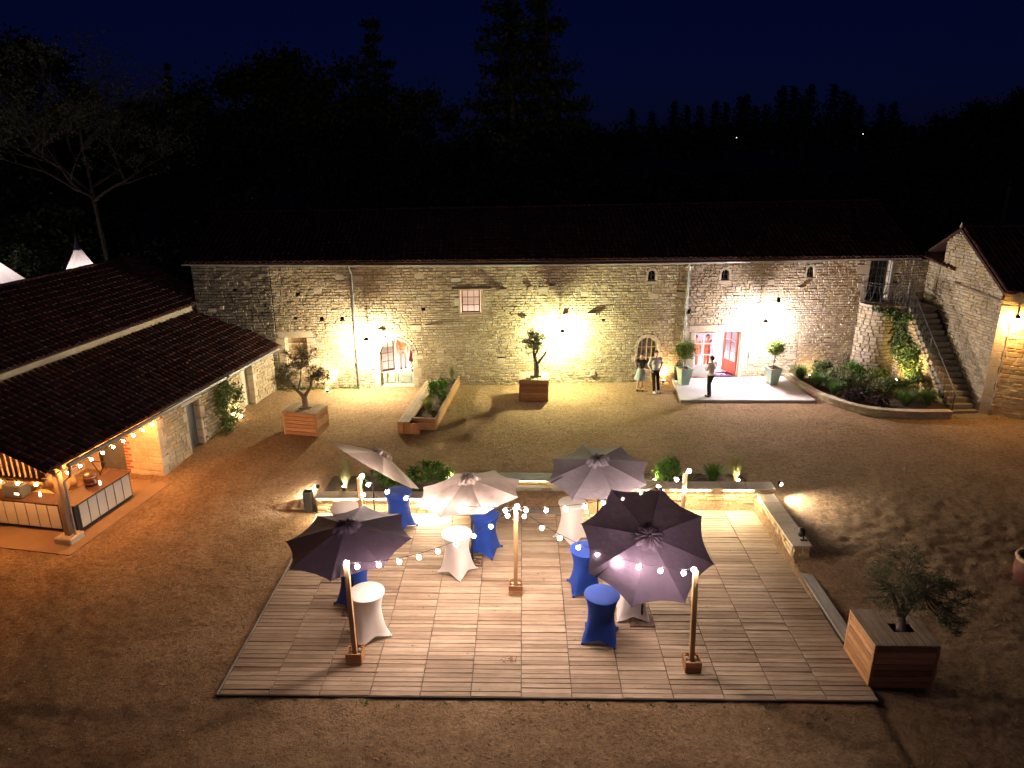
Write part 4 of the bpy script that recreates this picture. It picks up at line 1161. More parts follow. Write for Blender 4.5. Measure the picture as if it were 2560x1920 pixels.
    for a, b in segs:
        for s0, s1 in ((.1, .3), (.5, .3), (.5, .7), (.9, .7)):
            m = MB(); m.tube([a.lerp(b, s0) + Vector((0, 0, H - .14)), a.lerp(b, s1) + Vector((0, 0, .14))], .010, 5); m.build("v_bar", M_rail, RL)
        for s in (.3, .7):
            m = MB(); m.ball(a.lerp(b, s) + Vector((0, 0, .2)), .045, 8, 6); m.build("scroll", M_rail, RL)
    return T
stair = build_stairs()

# terrace slab before the entrance
def terrace():
    pts = [(6.56, 27.9), (12.15, 27.95), (12.05, 29.0), (11.95, 30.2), (11.9, 31.2), (6.78, 30.8)]
    m = MB(); m.prism([(x, y, .3) for x, y in pts], (0, 0, .255)); o = m.build("terrace", M_concrete); tag(o, "pale concrete terrace before the barn entrance", None, None, 'structure')
terrace()
# ================================================================== timber deck
DX0, DX1, DY0, DY1 = -6.10, 7.16, 11.66, 19.22
def deck():
    t = thing("timber_deck", (.5, 15.5, 0), "large weathered timber deck of short boards in the middle of the yard", "deck")
    var = []
    r = random.Random(9)
    for k in range(6):
        m = MB(); c = .006; m.cbox(0, 1, 0, 1, 0, 1, .0)
        m = MB()
        # board: top slightly cupped
        vs = [(0, 0, 0), (1, 0, 0), (1, 1, 0), (0, 1, 0), (0, 0, .75), (1, 0, .75), (1, 1, .75), (0, 1, .75), (.006, .05, 1), (.994, .05, 1), (.994, .95, 1), (.006, .95, 1), (.006, .5, .9 + .2 * r.random()), (.994, .5, .9 + .2 * r.random())]
        fs = [(0, 3, 2, 1), (0, 1, 5, 4), (1, 2, 6, 5), (2, 3, 7, 6), (3, 0, 4, 7), (4, 5, 9, 8), (5, 6, 10, 13, 9), (6, 7, 11, 10), (7, 4, 8, 12, 11), (8, 9, 13, 12), (12, 13, 10, 11)]
        m.add(vs, fs); me = m.mesh("deck_board"); me.materials.append(M_deck); var.append(me)
    items = []
    nc = 13; cw = (DX1 - DX0) / nc; rows = 56
    for i in range(nc):
        off = r.uniform(-.02, .02)
        ys = DY0
        rr = rows
        bw = (19.55 if i > 8 else 19.20) - DY0
        nr = int(bw / .1345)
        for j in range(nr):
            w = bw / nr
            g = .006 + (.006 if r.random() < .15 else 0)
            x0 = DX0 + i * cw + .004 + r.uniform(0, .006); y0 = DY0 + j * w
            sk = r.gauss(0, .0022); dz = r.uniform(-.005, .004) + (r.choice((-.01, .006)) if r.random() < .06 else 0)
            M = Matrix.Translation((x0, y0, -.032 + dz)) @ Matrix.Rotation(sk, 4, 'Z') @ Matrix.Rotation(r.gauss(0, .004), 4, 'Y') @ Matrix.Diagonal((cw - .013, w - g, .032, 1))
            items.append((M, r.randrange(6)))
    pieces(t, "deck_board", var, items, M_deck, 300, "deck_boards_far")
    m = MB()
    for i in range(nc + 1):
        x = DX0 + i * cw; m.box(x - .03, x + .03, DY0 + .01, DY1, -.16, -.04)
    m.box(DX0, DX1, DY0 - .005, DY0 + .03, -.2, -.045)
    m.build("joist", M_lintel, t)
    m = MB(); m.cbox(DX0 - .035, DX0 - .006, DY0 - .02, 19.1, -.14, .012, .004); m.build("edge_board", M_greydeck, t)
    m = MB(); m.cbox(DX0 - .03, DX1, DY0 - .035, DY0 - .008, -.14, -.004, .004); m.build("edge_board", M_lintel, t)
    m = MB(); m.box(DX0, DX1, DY0, DY1 + .3, -.22, -.17); m.build("weed_mat", M_black, t)
deck()

def wall_run(t, fr, L, h, seed, ztop_d=(.0, .45), n=200, thick=.42):
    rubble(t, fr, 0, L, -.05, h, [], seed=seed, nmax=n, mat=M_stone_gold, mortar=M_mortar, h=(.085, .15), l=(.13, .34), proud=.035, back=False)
def build_walls():
    # left part of the back wall
    t = thing("retaining_wall", (-4, 19.2, 0), "low stone retaining wall with lit coping behind the deck, left of the steps", "low wall")
    fr = flipframe((-6.15, 19.24), (-2.0, 19.28), (0, -1)); wall_run(t, fr, fr.L, .44, 61, n=100)
    for k in range(6):
        m = MB(); a = -.04 + k * (fr.L + .08) / 6; m.cbox(a + .003, a + (fr.L + .08) / 6 - .003, -.36, .055, .455, .51, .008, fr.M); m.build("coping_slab", M_dressed, t)
    f2 = flipframe((-6.15, 19.24), (-6.12, 19.60), (-1, 0)); wall_run(t, f2, .36, .44, 62, n=30)
    m = MB(); m.box(0, fr.L, -.36, -.03, -.3, .452, fr.M); m.build("wall_fill", M_mortar, t)
    led = MB(); led.box(.02, fr.L - .02, .022, .040, .438, .450, fr.M); o = led.build("light_strip", emit_mat("led_strip", (1, .80, .50), 30), t)
    add_light("strip_light", 'AREA', fr.p(fr.L / 2, .12, .43), 75, (1, .80, .52), t, fr.L - .2, fr.p(fr.L / 2, .75, 0), size_y=.03)
    # right part
    t = thing("retaining_wall", (4.7, 19.56, 0), "taller stone retaining wall with lit coping behind the deck, right of the steps", "low wall")
    fr = flipframe((2.0, 19.55), (7.62, 19.56), (0, -1)); wall_run(t, fr, fr.L, .66, 63, n=150)
    for k in range(7):
        m = MB(); w = (fr.L + .08) / 7; a = -.04 + k * w; m.cbox(a + .003, a + w - .003, -.42, .06, .675, .735, .008, fr.M); m.build("coping_slab", M_dressed, t)
    m = MB(); m.box(0, fr.L, -.42, -.03, -.3, .672, fr.M); m.build("wall_fill", M_mortar, t)
    for (a, b) in ((.1, 1.1), (1.35, 2.3), (2.5, 3.7), (4.1, 5.0)):
        led = MB(); led.box(a, b, .022, .040, .658, .670, fr.M); led.build("light_strip", emit_mat("led_strip_spot", (1, .76, .42), 30), t)
        add_light("strip_light", 'AREA', fr.p((a + b) / 2, .12, .65), 17, (1, .80, .50), t, b - a, fr.p((a + b) / 2, .80, 0), size_y=.03)
    # side wall
    t = thing("retaining_wall", (7.4, 18, 0), "low stone side wall with plain coping along the right of the deck", "low wall")
    fr = flipframe((7.16, 16.60), (7.14, 19.53), (-1, 0)); wall_run(t, fr, fr.L, .50, 64, n=150)
    f2 = flipframe((7.16, 16.60), (7.60, 16.60), (0, -1)); wall_run(t, f2, .44, .50, 65, n=40)
    f3 = flipframe((7.60, 16.60), (7.60, 19.53), (1, 0)); wall_run(t, f3, fr.L, .50, 66, n=0)
    for k in range(5):
        m = MB(); w = fr.L / 5; m.cbox(k * w + (.003 if k else -.04), (k + 1) * w - .003, -.47, .04, .512, .565, .008, fr.M); m.build("coping_slab", M_dressed, t)
    m = MB(); m.box(.03, fr.L, -.42, -.02, -.3, .51, fr.M); m.build("wall_fill", M_mortar, t)
    # steps
    t = thing("yard_steps", (0, 19.7, 0), "broad steps with grey board treads and stone risers up from the deck", "steps")
    ys = [19.76, 20.12, 20.50]; zs = [.165, .33, .50]
    f = flipframe((-2.0, 19.40), (2.05, 19.40), (0, -1))
    m = MB()
    prev = 0
    for k in range(3):
        fr = flipframe((-2.0, ys[k]), (2.05, ys[k]), (0, -1))
        rubble(t, fr, 0, 4.05, prev - .01, zs[k] - .04, [], seed=70 + k, nmax=60, mat=M_stone_gold, mortar=M_mortar, h=(.11, .13), l=(.12, .3), back=False, proud=.02)
        m = MB(); m.box(-1.95, 2.0, ys[k] - .036, ys[k] - .024, zs[k] - .046, zs[k] - .036); m.build('light_strip', emit_mat('step_strip', (1, .78, .42), 9) if k == 0 else bpy.data.materials['step_strip'], t)
        nb = 2 if k < 2 else 3
        for j in range(nb):
            m = MB(); y0 = ys[k] - .05 + j * .19; m.cbox(-2.0, 2.05, y0, y0 + .184, zs[k] - .03, zs[k], .005); m.build("tread_board", M_greydeck, t)
        m = MB(); m.box(-2.0, 2.05, ys[k] + .02, 21.0, -.2, zs[k] - .032); m.build("step_fill", M_mortar, t)
        prev = zs[k]
    for j in range(3):
        m = MB(); y0 = 19.22 + j * .18; m.cbox(-2.0, 2.05, y0, y0 + .174, -.03, .0, .005); m.build("tread_board", M_greydeck, t)
    # planting beds behind the walls
    for (x0, x1, y0, y1, z, s) in ((-6.1, -2.05, 19.6, 20.9, .44, "left"), (2.1, 7.1, 19.98, 20.95, .56, "right")):
        m = MB(); nx = 40; ny = 12
        g = []
        for j in range(ny + 1):
            for i in range(nx + 1): g.append((x0 + (x1 - x0) * i / nx, y0 + (y1 - y0) * j / ny, z - (.1 if j == ny or i in (0, nx) else 0) + random.uniform(-.02, .02)))
        m.add(g, [(j * (nx + 1) + i, j * (nx + 1) + i + 1, (j + 1) * (nx + 1) + i + 1, (j + 1) * (nx + 1) + i) for j in range(ny) for i in range(nx)])
        tag(m.build("planting_bed", M_soil, None), "bark mulch bed behind the retaining wall", None, None, 'structure')
    # plank strip at the right edge of the deck
    t = thing("plank_edge", (7.3, 14.9, 0), "narrow raised plank edge on the right of the deck before the box olive tree", "plank step")
    for k in range(3):
        m = MB(); m.cbox(7.175 + k * .102, 7.175 + k * .102 + .098, 13.38, 16.50, .05, .095, .005); m.build("plank", wood_mat("grey_plank_long", [(.27, .26, .245), (.31, .30, .28)], (20, 1.0, 20)) if k == 0 else bpy.data.materials["grey_plank_long"], t)
    m = MB(); m.box(7.18, 7.47, 13.42, 16.48, -.1, .05); m.build("plank_support", M_lintel, t)
build_walls()

# ================================================================== cocktail tables with stretch covers
def make_cover(name, mat, seed=0):
    n = 64; prof = 22; vs = []; fs = []
    r = random.Random(seed)
    for j in range(prof + 1):
        t = j / prof   # 0 hem .. 1 rim
        for i in range(n):
            th = 2 * PI * i / n
            d = abs(((th - PI / 4) + PI / 4) % (PI / 2) - PI / 4) / (PI / 4)   # 0 at a foot, 1 between feet
            foot = (1 - d)
            rb = .355 + .165 * foot ** 1.8 - .01 * math.sin(d * PI / 2) ** 2
            hem = .015 + .13 * (1 - foot ** 1.3) ** 0.8
            z = hem + (1.10 - hem) * t
            q = z / 1.10
            waist = .265 + .125 * q ** 3.2
            lowr = rb + (waist - rb) * min(1, (max(0, t) / .62)) ** .62
            k = min(1, t / .62)
            rr = lowr if t < .62 else waist
            rr = rr + (.010 * foot * math.sin(PI * min(1, t * 1.2)) if t < .85 else 0)
            vs.append((rr * math.cos(th), rr * math.sin(th), z))
    for j in range(prof):
        for i in range(n): fs.append((j * n + i, j * n + (i + 1) % n, (j + 1) * n + (i + 1) % n, (j + 1) * n + i))
    m = MB(); m.add(vs, fs); me = m.mesh(name, True); me.materials.append(mat); return me
def make_top(name, mat):
    m = MB(); m.lathe([(.388, -.02), (.397, -.008), (.395, .006), (.385, .011), (.2, .009), (.001, .009)], 48, (0, 0, 1.10), cap=False); me = m.mesh(name, True); me.materials.append(mat); return me
def table_proto(mat):
    fm = MB(); fm.lathe([(.03, 0), (.032, .03), (.02, .05)], 8); fme = fm.mesh("foot", True); fme.materials.append(mat)
    return make_cover("stretch_cover", mat), make_top("round_top", mat), fme
PW = table_proto(M_white_cloth); PB = table_proto(M_blue_cloth)
TABLES = [
 (-3.42, 13.58, PW, 35, "white covered cocktail table in the front left, right beside the front left lamp post"),
 (-1.64, 16.14, PW, 56, "white covered cocktail table in the centre left, in front of the tipped-square umbrella base"),
 (-4.82, 17.47, PW, 20, "white covered cocktail table at the back left, mostly hidden behind the dark left umbrella"),
 (1.43, 17.84, PW, 45, "white covered cocktail table at the back right, under the edge of the grey umbrella"),
 (2.62, 14.42, PW, 0, "white covered cocktail table hidden behind the tilted dark umbrella, only its foot showing"),
 (-3.52, 18.40, PB, 50, "blue covered cocktail table at the back left in front of the lit retaining wall"),
 (-.98, 17.12, PB, 70, "blue covered cocktail table in the centre, under the pale umbrella"),
 (-3.98, 14.72, PB, 50, "blue covered cocktail table half hidden by the dark left umbrella and the front white table"),
 (1.60, 15.42, PB, 8, "blue covered cocktail table tucked under the left edge of the tilted dark umbrella"),
 (1.80, 13.56, PB, 78, "blue covered cocktail table in the front right, fully in view before the tilted dark umbrella"),
]
for i, (x, y, P, a, lab) in enumerate(TABLES):
    t = thing("cocktail_table", (x, y, 0), lab, "cocktail table", "covered cocktail tables on the deck", rad(a))
    link("stretch_cover", P[0], None, t, wloc(t)); link("round_top", P[1], None, t, wloc(t))
    for k in range(4):
        link("foot", P[2], None, t, wloc(t) @ Matrix.Translation((.505 * math.cos(PI / 4 + PI / 2 * k), .505 * math.sin(PI / 4 + PI / 2 * k), 0)))

# ================================================================== parasols
def parasol(label, apex, tilt, spin, R, mat, base, tilted=False, rise=.42, strap_k=None, perf=False):
    C = Vector(apex); n = Vector((tilt[0], tilt[1], 1)).normalized()
    e1 = Vector((0, 1, 0)).cross(n).normalized(); e2 = n.cross(e1)
    t = thing("parasol", (base[0], base[1], 0), label, "parasol", "parasols on the deck")
    def W(p): return C + e1 * p[0] + e2 * p[1] + n * p[2]
    rv = random.Random(int(abs(apex[0]) * 100))
    nr, na = 12, 10; vs = []; fs = []
    r0 = .22
    for k in range(8):
        b0 = len(vs)
        for i in range(nr + 1):
            q = i / nr; rr = r0 + (R - r0) * q
            for j in range(na + 1):
                s = j / na; a0 = spin + k * PI / 4; a1 = a0 + PI / 4
                pa = Vector((math.cos(a0), math.sin(a0))) * rr; pb = Vector((math.cos(a1), math.sin(a1))) * rr
                p = pa.lerp(pb, s)
                bow = 4 * s * (1 - s)
                p = p * (1 - .075 * bow * q ** 2)
                z = -rise * (rr / R) ** 1.12 - .045 * bow * math.sin(PI * min(1, q * .75)) * (1 - q * .2) + .004 * math.sin(q * 16 + k * 2 + s * 9) * bow
                z -= .012 * bow * math.sin(q * 25 + s * 20) * (q > .5) * .5
                vs.append(tuple(W((p.x, p.y, z))))
        for i in range(nr):
            for j in range(na): fs.append((b0 + i * (na + 1) + j, b0 + i * (na + 1) + j + 1, b0 + (i + 1) * (na + 1) + j + 1, b0 + (i + 1) * (na + 1) + j))
    m = MB(); m.add(vs, fs); m.build("canopy", mat, t, True)
    # ruffled vent cap
    vs = []; na2 = 72; prof = [(.045, .035), (.12, .045), (.20, .02), (.27, -.025), (.31, -.09)]
    for i, (rr, z) in enumerate(prof):
        for j in range(na2):
            a = 2 * PI * j / na2 + spin
            ph = .7 * math.sin(a * 6 + 1.3 * math.sin(a * 3)) * .026 * (i / 4) + math.sin(a * 11 + 1 + apex[0] + math.sin(a * 2) * 1.5) * .03 * (i / 4) + .016 * math.sin(a * 21 + rr * 30) * (i / 4) + .014 * math.sin(a * 5 + rr * 22)
            vs.append(tuple(W(((rr + ph) * math.cos(a), (rr + ph) * math.sin(a), z + (.022 * math.sin(a * 9 + 2 * math.sin(a * 2 + apex[1]) + rr * 20) + .014 * math.sin(a * 17 + apex[0] * 3)) * min(1, i / 2) + .02))))
    m = MB(); m.add(vs, [(i * na2 + j, i * na2 + (j + 1) % na2, (i + 1) * na2 + (j + 1) % na2, (i + 1) * na2 + j) for i in range(4) for j in range(na2)]); m.build("vent_cap", mat, t, True)
    m = MB(); m.lathe([(.045, -.03), (.05, .05), (.035, .065)], 12, (0, 0, 0), Matrix(((e1.x, e2.x, n.x, C.x), (e1.y, e2.y, n.y, C.y), (e1.z, e2.z, n.z, C.z), (0, 0, 0, 1)))); m.build("finial", M_black, t, True)
    for k in range(8):
        a = spin + k * PI / 4
        m = MB(); m.tube([W((.05 * math.cos(a), .05 * math.sin(a), -.05)), W((R * .55 * math.cos(a), R * .55 * math.sin(a), -rise * .51 - .02)), W((R * 1.012 * math.cos(a), R * 1.012 * math.sin(a), -rise * 1.0 - .012))], .009, 4); m.build("rib", M_black, t)
        m = MB(); m.tube([W((.04 * math.cos(a), .04 * math.sin(a), -(.5 if not tilted else min(.5, tilted)))), W((R * .5 * math.cos(a), R * .5 * math.sin(a), -rise * .46 - .03))], .007, 4); m.build("strut", M_black, t)
    L = tilted if tilted else .9
    J = C - n * L
    bz = Vector((J.x, J.y, 0)) if tilted else Vector((J.x, J.y, 0))
    m = MB(); m.tube([bz + Vector((0, 0, .02)), J], .024, 10); m.tube([J, C - n * .02], .022, 10); m.build("pole", M_black, t)
    m = MB(); m.lathe([(.03, -.06), (.036, -.05), (.036, .05), (.03, .06)], 10, J); m.tube([Vector((J.x, J.y, 1.1)) + Vector((.02, 0, 0)), Vector((J.x + .08, J.y - .02, 1.1)), Vector((J.x + .09, J.y - .02, 1.02))], .012, 5); m.lathe([(.034, -.06), (.034, .06)], 10, (J.x, J.y, 1.1)); m.build("crank", M_black, t)
    if strap_k is not None:
        a = spin + strap_k * PI / 4 + .12
        m = MB(); ax = Vector((math.cos(a), math.sin(a), 0)); sd = Vector((-math.sin(a), math.cos(a), 0)) * .018
        q = [ax * (R * .72), ax * (R * .96)]; zz = [-rise * .70 + .01, -rise * .95 + .012]
        pts = [W(q[0] + sd * .4 + Vector((0, 0, zz[0]))), W(q[0] - sd * .4 + Vector((0, 0, zz[0]))), W(q[1] - sd * 1.6 + Vector((0, 0, zz[1]))), W(q[1] + sd * 1.6 + Vector((0, 0, zz[1])))]
        m.prism(pts, n * .012); m.build("tie_strap", M_black, t)
    # base plate
    if perf:
        b = MB(); s = .27
        for (x0, x1, y0, y1) in ((-s, s, -s, -s + .03), (-s, s, s - .03, s), (-s, -s + .03, -s + .03, s - .03), (s - .03, s, -s + .03, s - .03)): b.box(bz.x + x0, bz.x + x1, bz.y + y0, bz.y + y1, .005, .03)
        rv = random.Random(4)
        for k in range(16):
            a = rv.uniform(0, PI); ox, oy = rv.uniform(-.16, .16), rv.uniform(-.16, .16)
            M = Matrix.Translation((bz.x + ox, bz.y + oy, 0)) @ Matrix.Rotation(a, 4, 'Z'); l = min(s - .02 - max(abs(ox), abs(oy)), .25) + .02
            b.box(-l, l, -.010, .010, .006 + k * .0003, .026 + k * .0004, M)
        b.build("base_plate", M_iron, t)
    else:
        b = MB(); b.cbox(bz.x - .29, bz.x + .29, bz.y - .24, bz.y + .24, .004, .03, .006); b.build("base_plate", M_iron, t)
    m = MB(); m.lathe([(.05, .03), (.035, .06), (.032, .28)], 12, (bz.x, bz.y, 0)); m.build("base_tube", M_black, t)
    return t
parasol("open plum-grey parasol at the front left beside the lamp post", (-3.97, 14.35, 2.331), (-.062, -.077), 3.103, 1.47, M_can_dark, (-3.9, 14.4), strap_k=2, rise=.40)
parasol("open pale ecru parasol at the centre, over the middle blue table", (-1.39, 16.637, 2.422), (-.119, .036), 3.485, 1.426, M_can_light, (-1.3, 16.6), perf=True, rise=.40)
parasol("open slate-grey parasol at the back right beside the steps", (2.101, 18.028, 2.332), (-.077, -.143), 3.352, 1.465, M_can_grey, (2.1, 18.1), strap_k=0, rise=.40)
parasol("steeply tilted plum-grey parasol facing the front right lamp post", (2.82, 13.898, 2.367), (.021, -.73), 2.847, 1.512, M_can_tilt, (2.8, 14.0), tilted=.38, strap_k=1, rise=.40)
parasol("pale ecru parasol tipped on edge at the back left", (-3.879, 18.391, 2.327), (.62, .499), 3.281, 1.442, M_can_light, (-4.2, 18.1), tilted=.6, rise=.40)

# ================================================================== lamp posts in planter boxes and string lights
def lamp_post(x, y, h, label, lean=(0, 0), box=True, ph=.26):
    t = thing("lamp_post", (x, y, 0), label, "post", "square timber posts carrying the string lights")
    m = MB(); w = .05
    M = Matrix(((1, 0, lean[0], x), (0, 1, lean[1], y), (0, 0, 1, 0), (0, 0, 0, 1)))
    m.cbox(-w, w, -w, w, .02, h, .006, M); m.build("post", M_post, t)
    s = .17
    for (x0, x1, y0, y1) in ((-s, s, -s, -s + .022), (-s, s, s - .022, s), (-s, -s + .022, -s + .024, s - .024), (s - .022, s, -s + .024, s - .024)):
        for k in range(2):
            m = MB(); m.cbox(x + x0, x + x1, y + y0, y + y1, .02 + k * ph / 2, .02 + (k + 1) * ph / 2 - .006, .003); m.build("box_board", M_pine, t)
    for sx in (-1, 1):
        for sy in (-1, 1):
            m = MB(); a = x + sx * (s - .045); b = y + sy * (s - .045); m.box(a - .02, a + .02, b - .02, b + .02, .0, .02 + ph - .02); m.build("corner_batten", M_pine, t)
    for (dx, dy, r_) in ((-.09, -.06, .055), (.09, -.07, .05), (.08, .09, .055), (-.09, .09, .05)):
        m = MB(); m.ball((x + dx, y + dy, ph - .07), r_, 8, 6, 1, 1, .8); m.build("ballast_stone", M_dressed, t, True)
    m = MB(); m.tube([(x + lean[0] * h, y + lean[1] * h, h), (x + lean[0] * h, y + lean[1] * h, h + .03)], .03, 8); m.tube([(x - w - .01, y - w, h - .28), (x - w - .02, y - w - .02, h - .34)], .018, 6); m.build("hook_cap", M_black, t)
    top = Vector((x + lean[0] * h, y + lean[1] * h, h))
    return top, t
pFL, _ = lamp_post(-3.54, 12.70, 2.39, "square timber lamp post in a planter box at the front left of the deck", lean=(-.015, 0))
pC, _ = lamp_post(-.12, 15.22, 2.36, "square timber lamp post in a planter box at the centre of the deck")
pFR, _ = lamp_post(3.62, 12.54, 2.40, "square timber lamp post in a planter box at the front right of the deck", lean=(-.04, 0))
pBL, _ = lamp_post(-4.18, 16.68, 2.40, "square timber lamp post at the back left behind the dark left parasol")
pBR, _ = lamp_post(4.30, 17.09, 2.40, "square timber lamp post at the back right, right of the tilted parasol")
def cat(a, b, sag, dz=-.04, side=0):
    def f(s):
        p = Vector(a).lerp(Vector(b), s); p.z += dz - .02 - sag * 4 * s * (1 - s); return p
    return f
for (a, b, sag, n, lab) in ((pFL, pC, .38, 9, "string of white bulbs from the front left post to the centre post"),
                         (pC, pFR, .40, 9, "string of white bulbs from the centre post to the front right post"),
                         (pBL, pC, .30, 8, "string of white bulbs from the back left post to the centre post"),
                         (pC, pBR, .32, 9, "string of white bulbs from the centre post to the back right post"),
                         (pBL + Vector((.09, -.02, -.05)), pBL + Vector((.10, -.04, -.75)), 0, 1, "single white bulb hanging on its cable down the back left post"),
                         (pBR + Vector((-.02, -.08, -.05)), pBR + Vector((.0, -.09, -.75)), 0, 1, "single white bulb hanging on its cable down the back right post")):
    festoon("festoon_string", cat(a, b, sag, .03), n, lab, "string lights over the deck", None, 0)
for i, (p, lab) in enumerate(((pFL, "single bulb on top of the front left post"), (pC, "single bulb on top of the centre post"), (pFR, "single bulb on top of the front right post"), (pBL, "single bulb on top of the back left post"), (pBR, "single bulb on top of the back right post"))):
    d = Vector((.03 if i != 2 else -.06, -.07, .05)) if i in (0, 1, 2) else Vector((.09, 0, .04))
    b = MB(); b.ball(p + d, .052, 10, 8); o = b.build("post_bulb", M_bulb_mid, None, True); tag(o, lab, "light bulb", "bulbs on the post tops")

# ================================================================== leaf clouds
def leaf_cloud(name, n, size, clumps, seed, aspect=.5, up=0.0):
    """clumps: list of (cx,cy,cz,rx,ry,rz,weight)"""
    r = np.random.default_rng(seed)
    w = np.array([c[6] for c in clumps]); w = w / w.sum()
    k = r.choice(len(clumps), n, p=w); C = np.array([c[:3] for c in clumps])[k]; R = np.array([c[3:6] for c in clumps])[k]
    d = r.normal(size=(n, 3)); d /= np.linalg.norm(d, axis=1)[:, None]
    rad_ = np.abs(r.normal(size=n)) * .62 + .12
    P = C + d * R * np.minimum(rad_, 1.6)[:, None]
    a = r.normal(size=(n, 3)); a[:, 2] = a[:, 2] * .7 + up; a += d * .7; a /= np.linalg.norm(a, axis=1)[:, None]
    b = np.cross(a, r.normal(size=(n, 3))); b /= np.linalg.norm(b, axis=1)[:, None]
    s = size * r.uniform(.6, 1.4, n)[:, None]
    v0 = P; v1 = P + a * s * .5 + b * s * aspect * .5; v2 = P + a * s; v3 = P + a * s * .5 - b * s * aspect * .5
    V = np.stack([v0, v1, v2, v3], 1).reshape(-1, 3); F = np.arange(4 * n).reshape(-1, 4)
    return np_mesh(name, V, F)
def rand_clumps(n, R, seed, inner=.25, rr=(.22, .38), zf=.8, fn=None):
    r = random.Random(seed); out = []
    for i in range(n):
        while True:
            p = Vector((r.uniform(-1, 1), r.uniform(-1, 1), r.uniform(-1, 1)))
            if inner < p.length < .95: break
        q = r.uniform(*rr)
        out.append((p.x * R, p.y * R, p.z * R * zf, q * R, q * R, q * R * .75, r.uniform(.4, 1)))
    return out

# ---- olive trees in plank boxes
def plank_box(x0, x1, y0, y1, zb, h, rz, label, group, hole=None):
    cx, cy = (x0 + x1) / 2, (y0 + y1) / 2
    t = thing("planter_box", (cx, cy, zb), label, "planter box", group, rz)
    w, d = (x1 - x0) / 2, (y1 - y0) / 2
    def B(name, *a, mat=M_pine):
        m = MB(); m.cbox(*a, .005); m.build(name, mat, t, local=True)
    n = max(3, int(round(h / .145))); bh = (h - .05) / n
    for k in range(n):
        z0 = .02 + k * bh; z1 = z0 + bh - .014
        B("side_plank", -w + .05, w - .05, -d, -d + .03, z0, z1); B("side_plank", -w + .05, w - .05, d - .03, d, z0, z1)
        B("side_plank", -w, -w + .03, -d + .05, d - .05, z0, z1); B("side_plank", w - .03, w, -d + .05, d - .05, z0, z1)
    for sx in (-1, 1):
        for sy in (-1, 1):
            B("corner_post", min(sx * w, sx * (w - .055)) - (.008 if sx < 0 else 0), max(sx * w, sx * (w - .055)) + (.008 if sx > 0 else 0), min(sy * d, sy * (d - .055)) - (.008 if sy < 0 else 0), max(sy * d, sy * (d - .055)) + (.008 if sy > 0 else 0), 0, h - .03)
    nt_ = max(5, int(round(2 * w / .145))); bw = 2 * (w + .015) / nt_
    for k in range(nt_):
        a = -w - .015 + k * bw; b = a + bw - .012
        if hole and b > hole[0] - .13 and a < hole[0] + .13:
            B("top_board", a, b, -d - .015, hole[1] - .14, h - .03, h, mat=M_pinetop); B("top_board", a, b, hole[1] + .14, d + .015, h - .03, h, mat=M_pinetop)
        else: B("top_board", a, b, -d - .015, d + .015, h - .03, h, mat=M_pinetop)
    m = MB(); m.box(-w + .045, w - .045, -d + .045, d - .045, .03, h - .2); m.build("soil", M_soil, t, local=True)
    return t

def olive(loc, limbs, clumps, n, label, seed, leaf=.07, r0=.085):
    t = thing("olive_tree", loc, label, "olive tree", "olive trees in plank boxes")
    L = Vector(loc)
    m = MB()
    for pts, ra, rb in limbs: m.tube([L + Vector(p) for p in pts], ra, 9, r1=rb)
    m.build("trunk", M_bark, t, True)
    rr = random.Random(seed)
    tw = MB()
    tips = [Vector(p[-1]) for p, _, _ in limbs[1:]] or [Vector(limbs[0][0][-1])]
    for c in clumps:
        cp = Vector(c[:3])
        base = min(tips, key=lambda q: (q - cp).length)
        mid = base.lerp(cp, .5) + Vector((rr.uniform(-.1, .1), rr.uniform(-.1, .1), rr.uniform(-.03, .1)))
        tw.tube([L + base, L + mid, L + cp], .018, 5, r1=.006)
        for k in range(5):
            e = cp + Vector((rr.gauss(0, 1) * c[3], rr.gauss(0, 1) * c[4], rr.uniform(-.2, 1) * c[5])) * .9
            tw.tube([L + mid.lerp(cp, .6), L + e], .006, 4, r1=.003)
    tw.build("branches", M_bark, t)
    me = leaf_cloud("foliage", n, leaf, clumps, seed, .28, .3)
    link("foliage", me, M_olive, t, Matrix.Translation(L))
    return t
# front right
plank_box(7.12, 8.42, 12.06, 13.22, -.06, 1.07, 0, "big front right planter box with a dark plank top beside the deck corner", "plank planter boxes with olive trees", hole=(.12, -.02))
def mkcl(seed, n, R, c, rr=(.18, .34), zf=.8):
    return [(a + c[0], b + c[1], d + c[2], e, f, g, h) for a, b, d, e, f, g, h in rand_clumps(n, R, seed, .2, rr, zf)]
cl = mkcl(5, 34, .80, (-.10, 0, 1.30), (.2, .36)) + mkcl(6, 18, .58, (.68, .05, 1.0), (.2, .36)) + mkcl(16, 9, .34, (.98, -.1, .50), (.25, .4))
olive((7.89, 12.63, .78), [([(0, 0, 0), (.02, 0, .25), (-.02, .02, .5)], .11, .08), ([(-.02, .02, .45), (-.16, .05, .75), (-.28, .1, 1.1)], .065, .03), ([(0, .02, .45), (.14, 0, .8), (.3, -.02, 1.1)], .06, .03), ([(0, 0, .5), (.0, .1, .9), (.05, .15, 1.3)], .05, .02)],
      cl, 9500, "bushy dark olive tree in the big front right planter box", 1, .065)
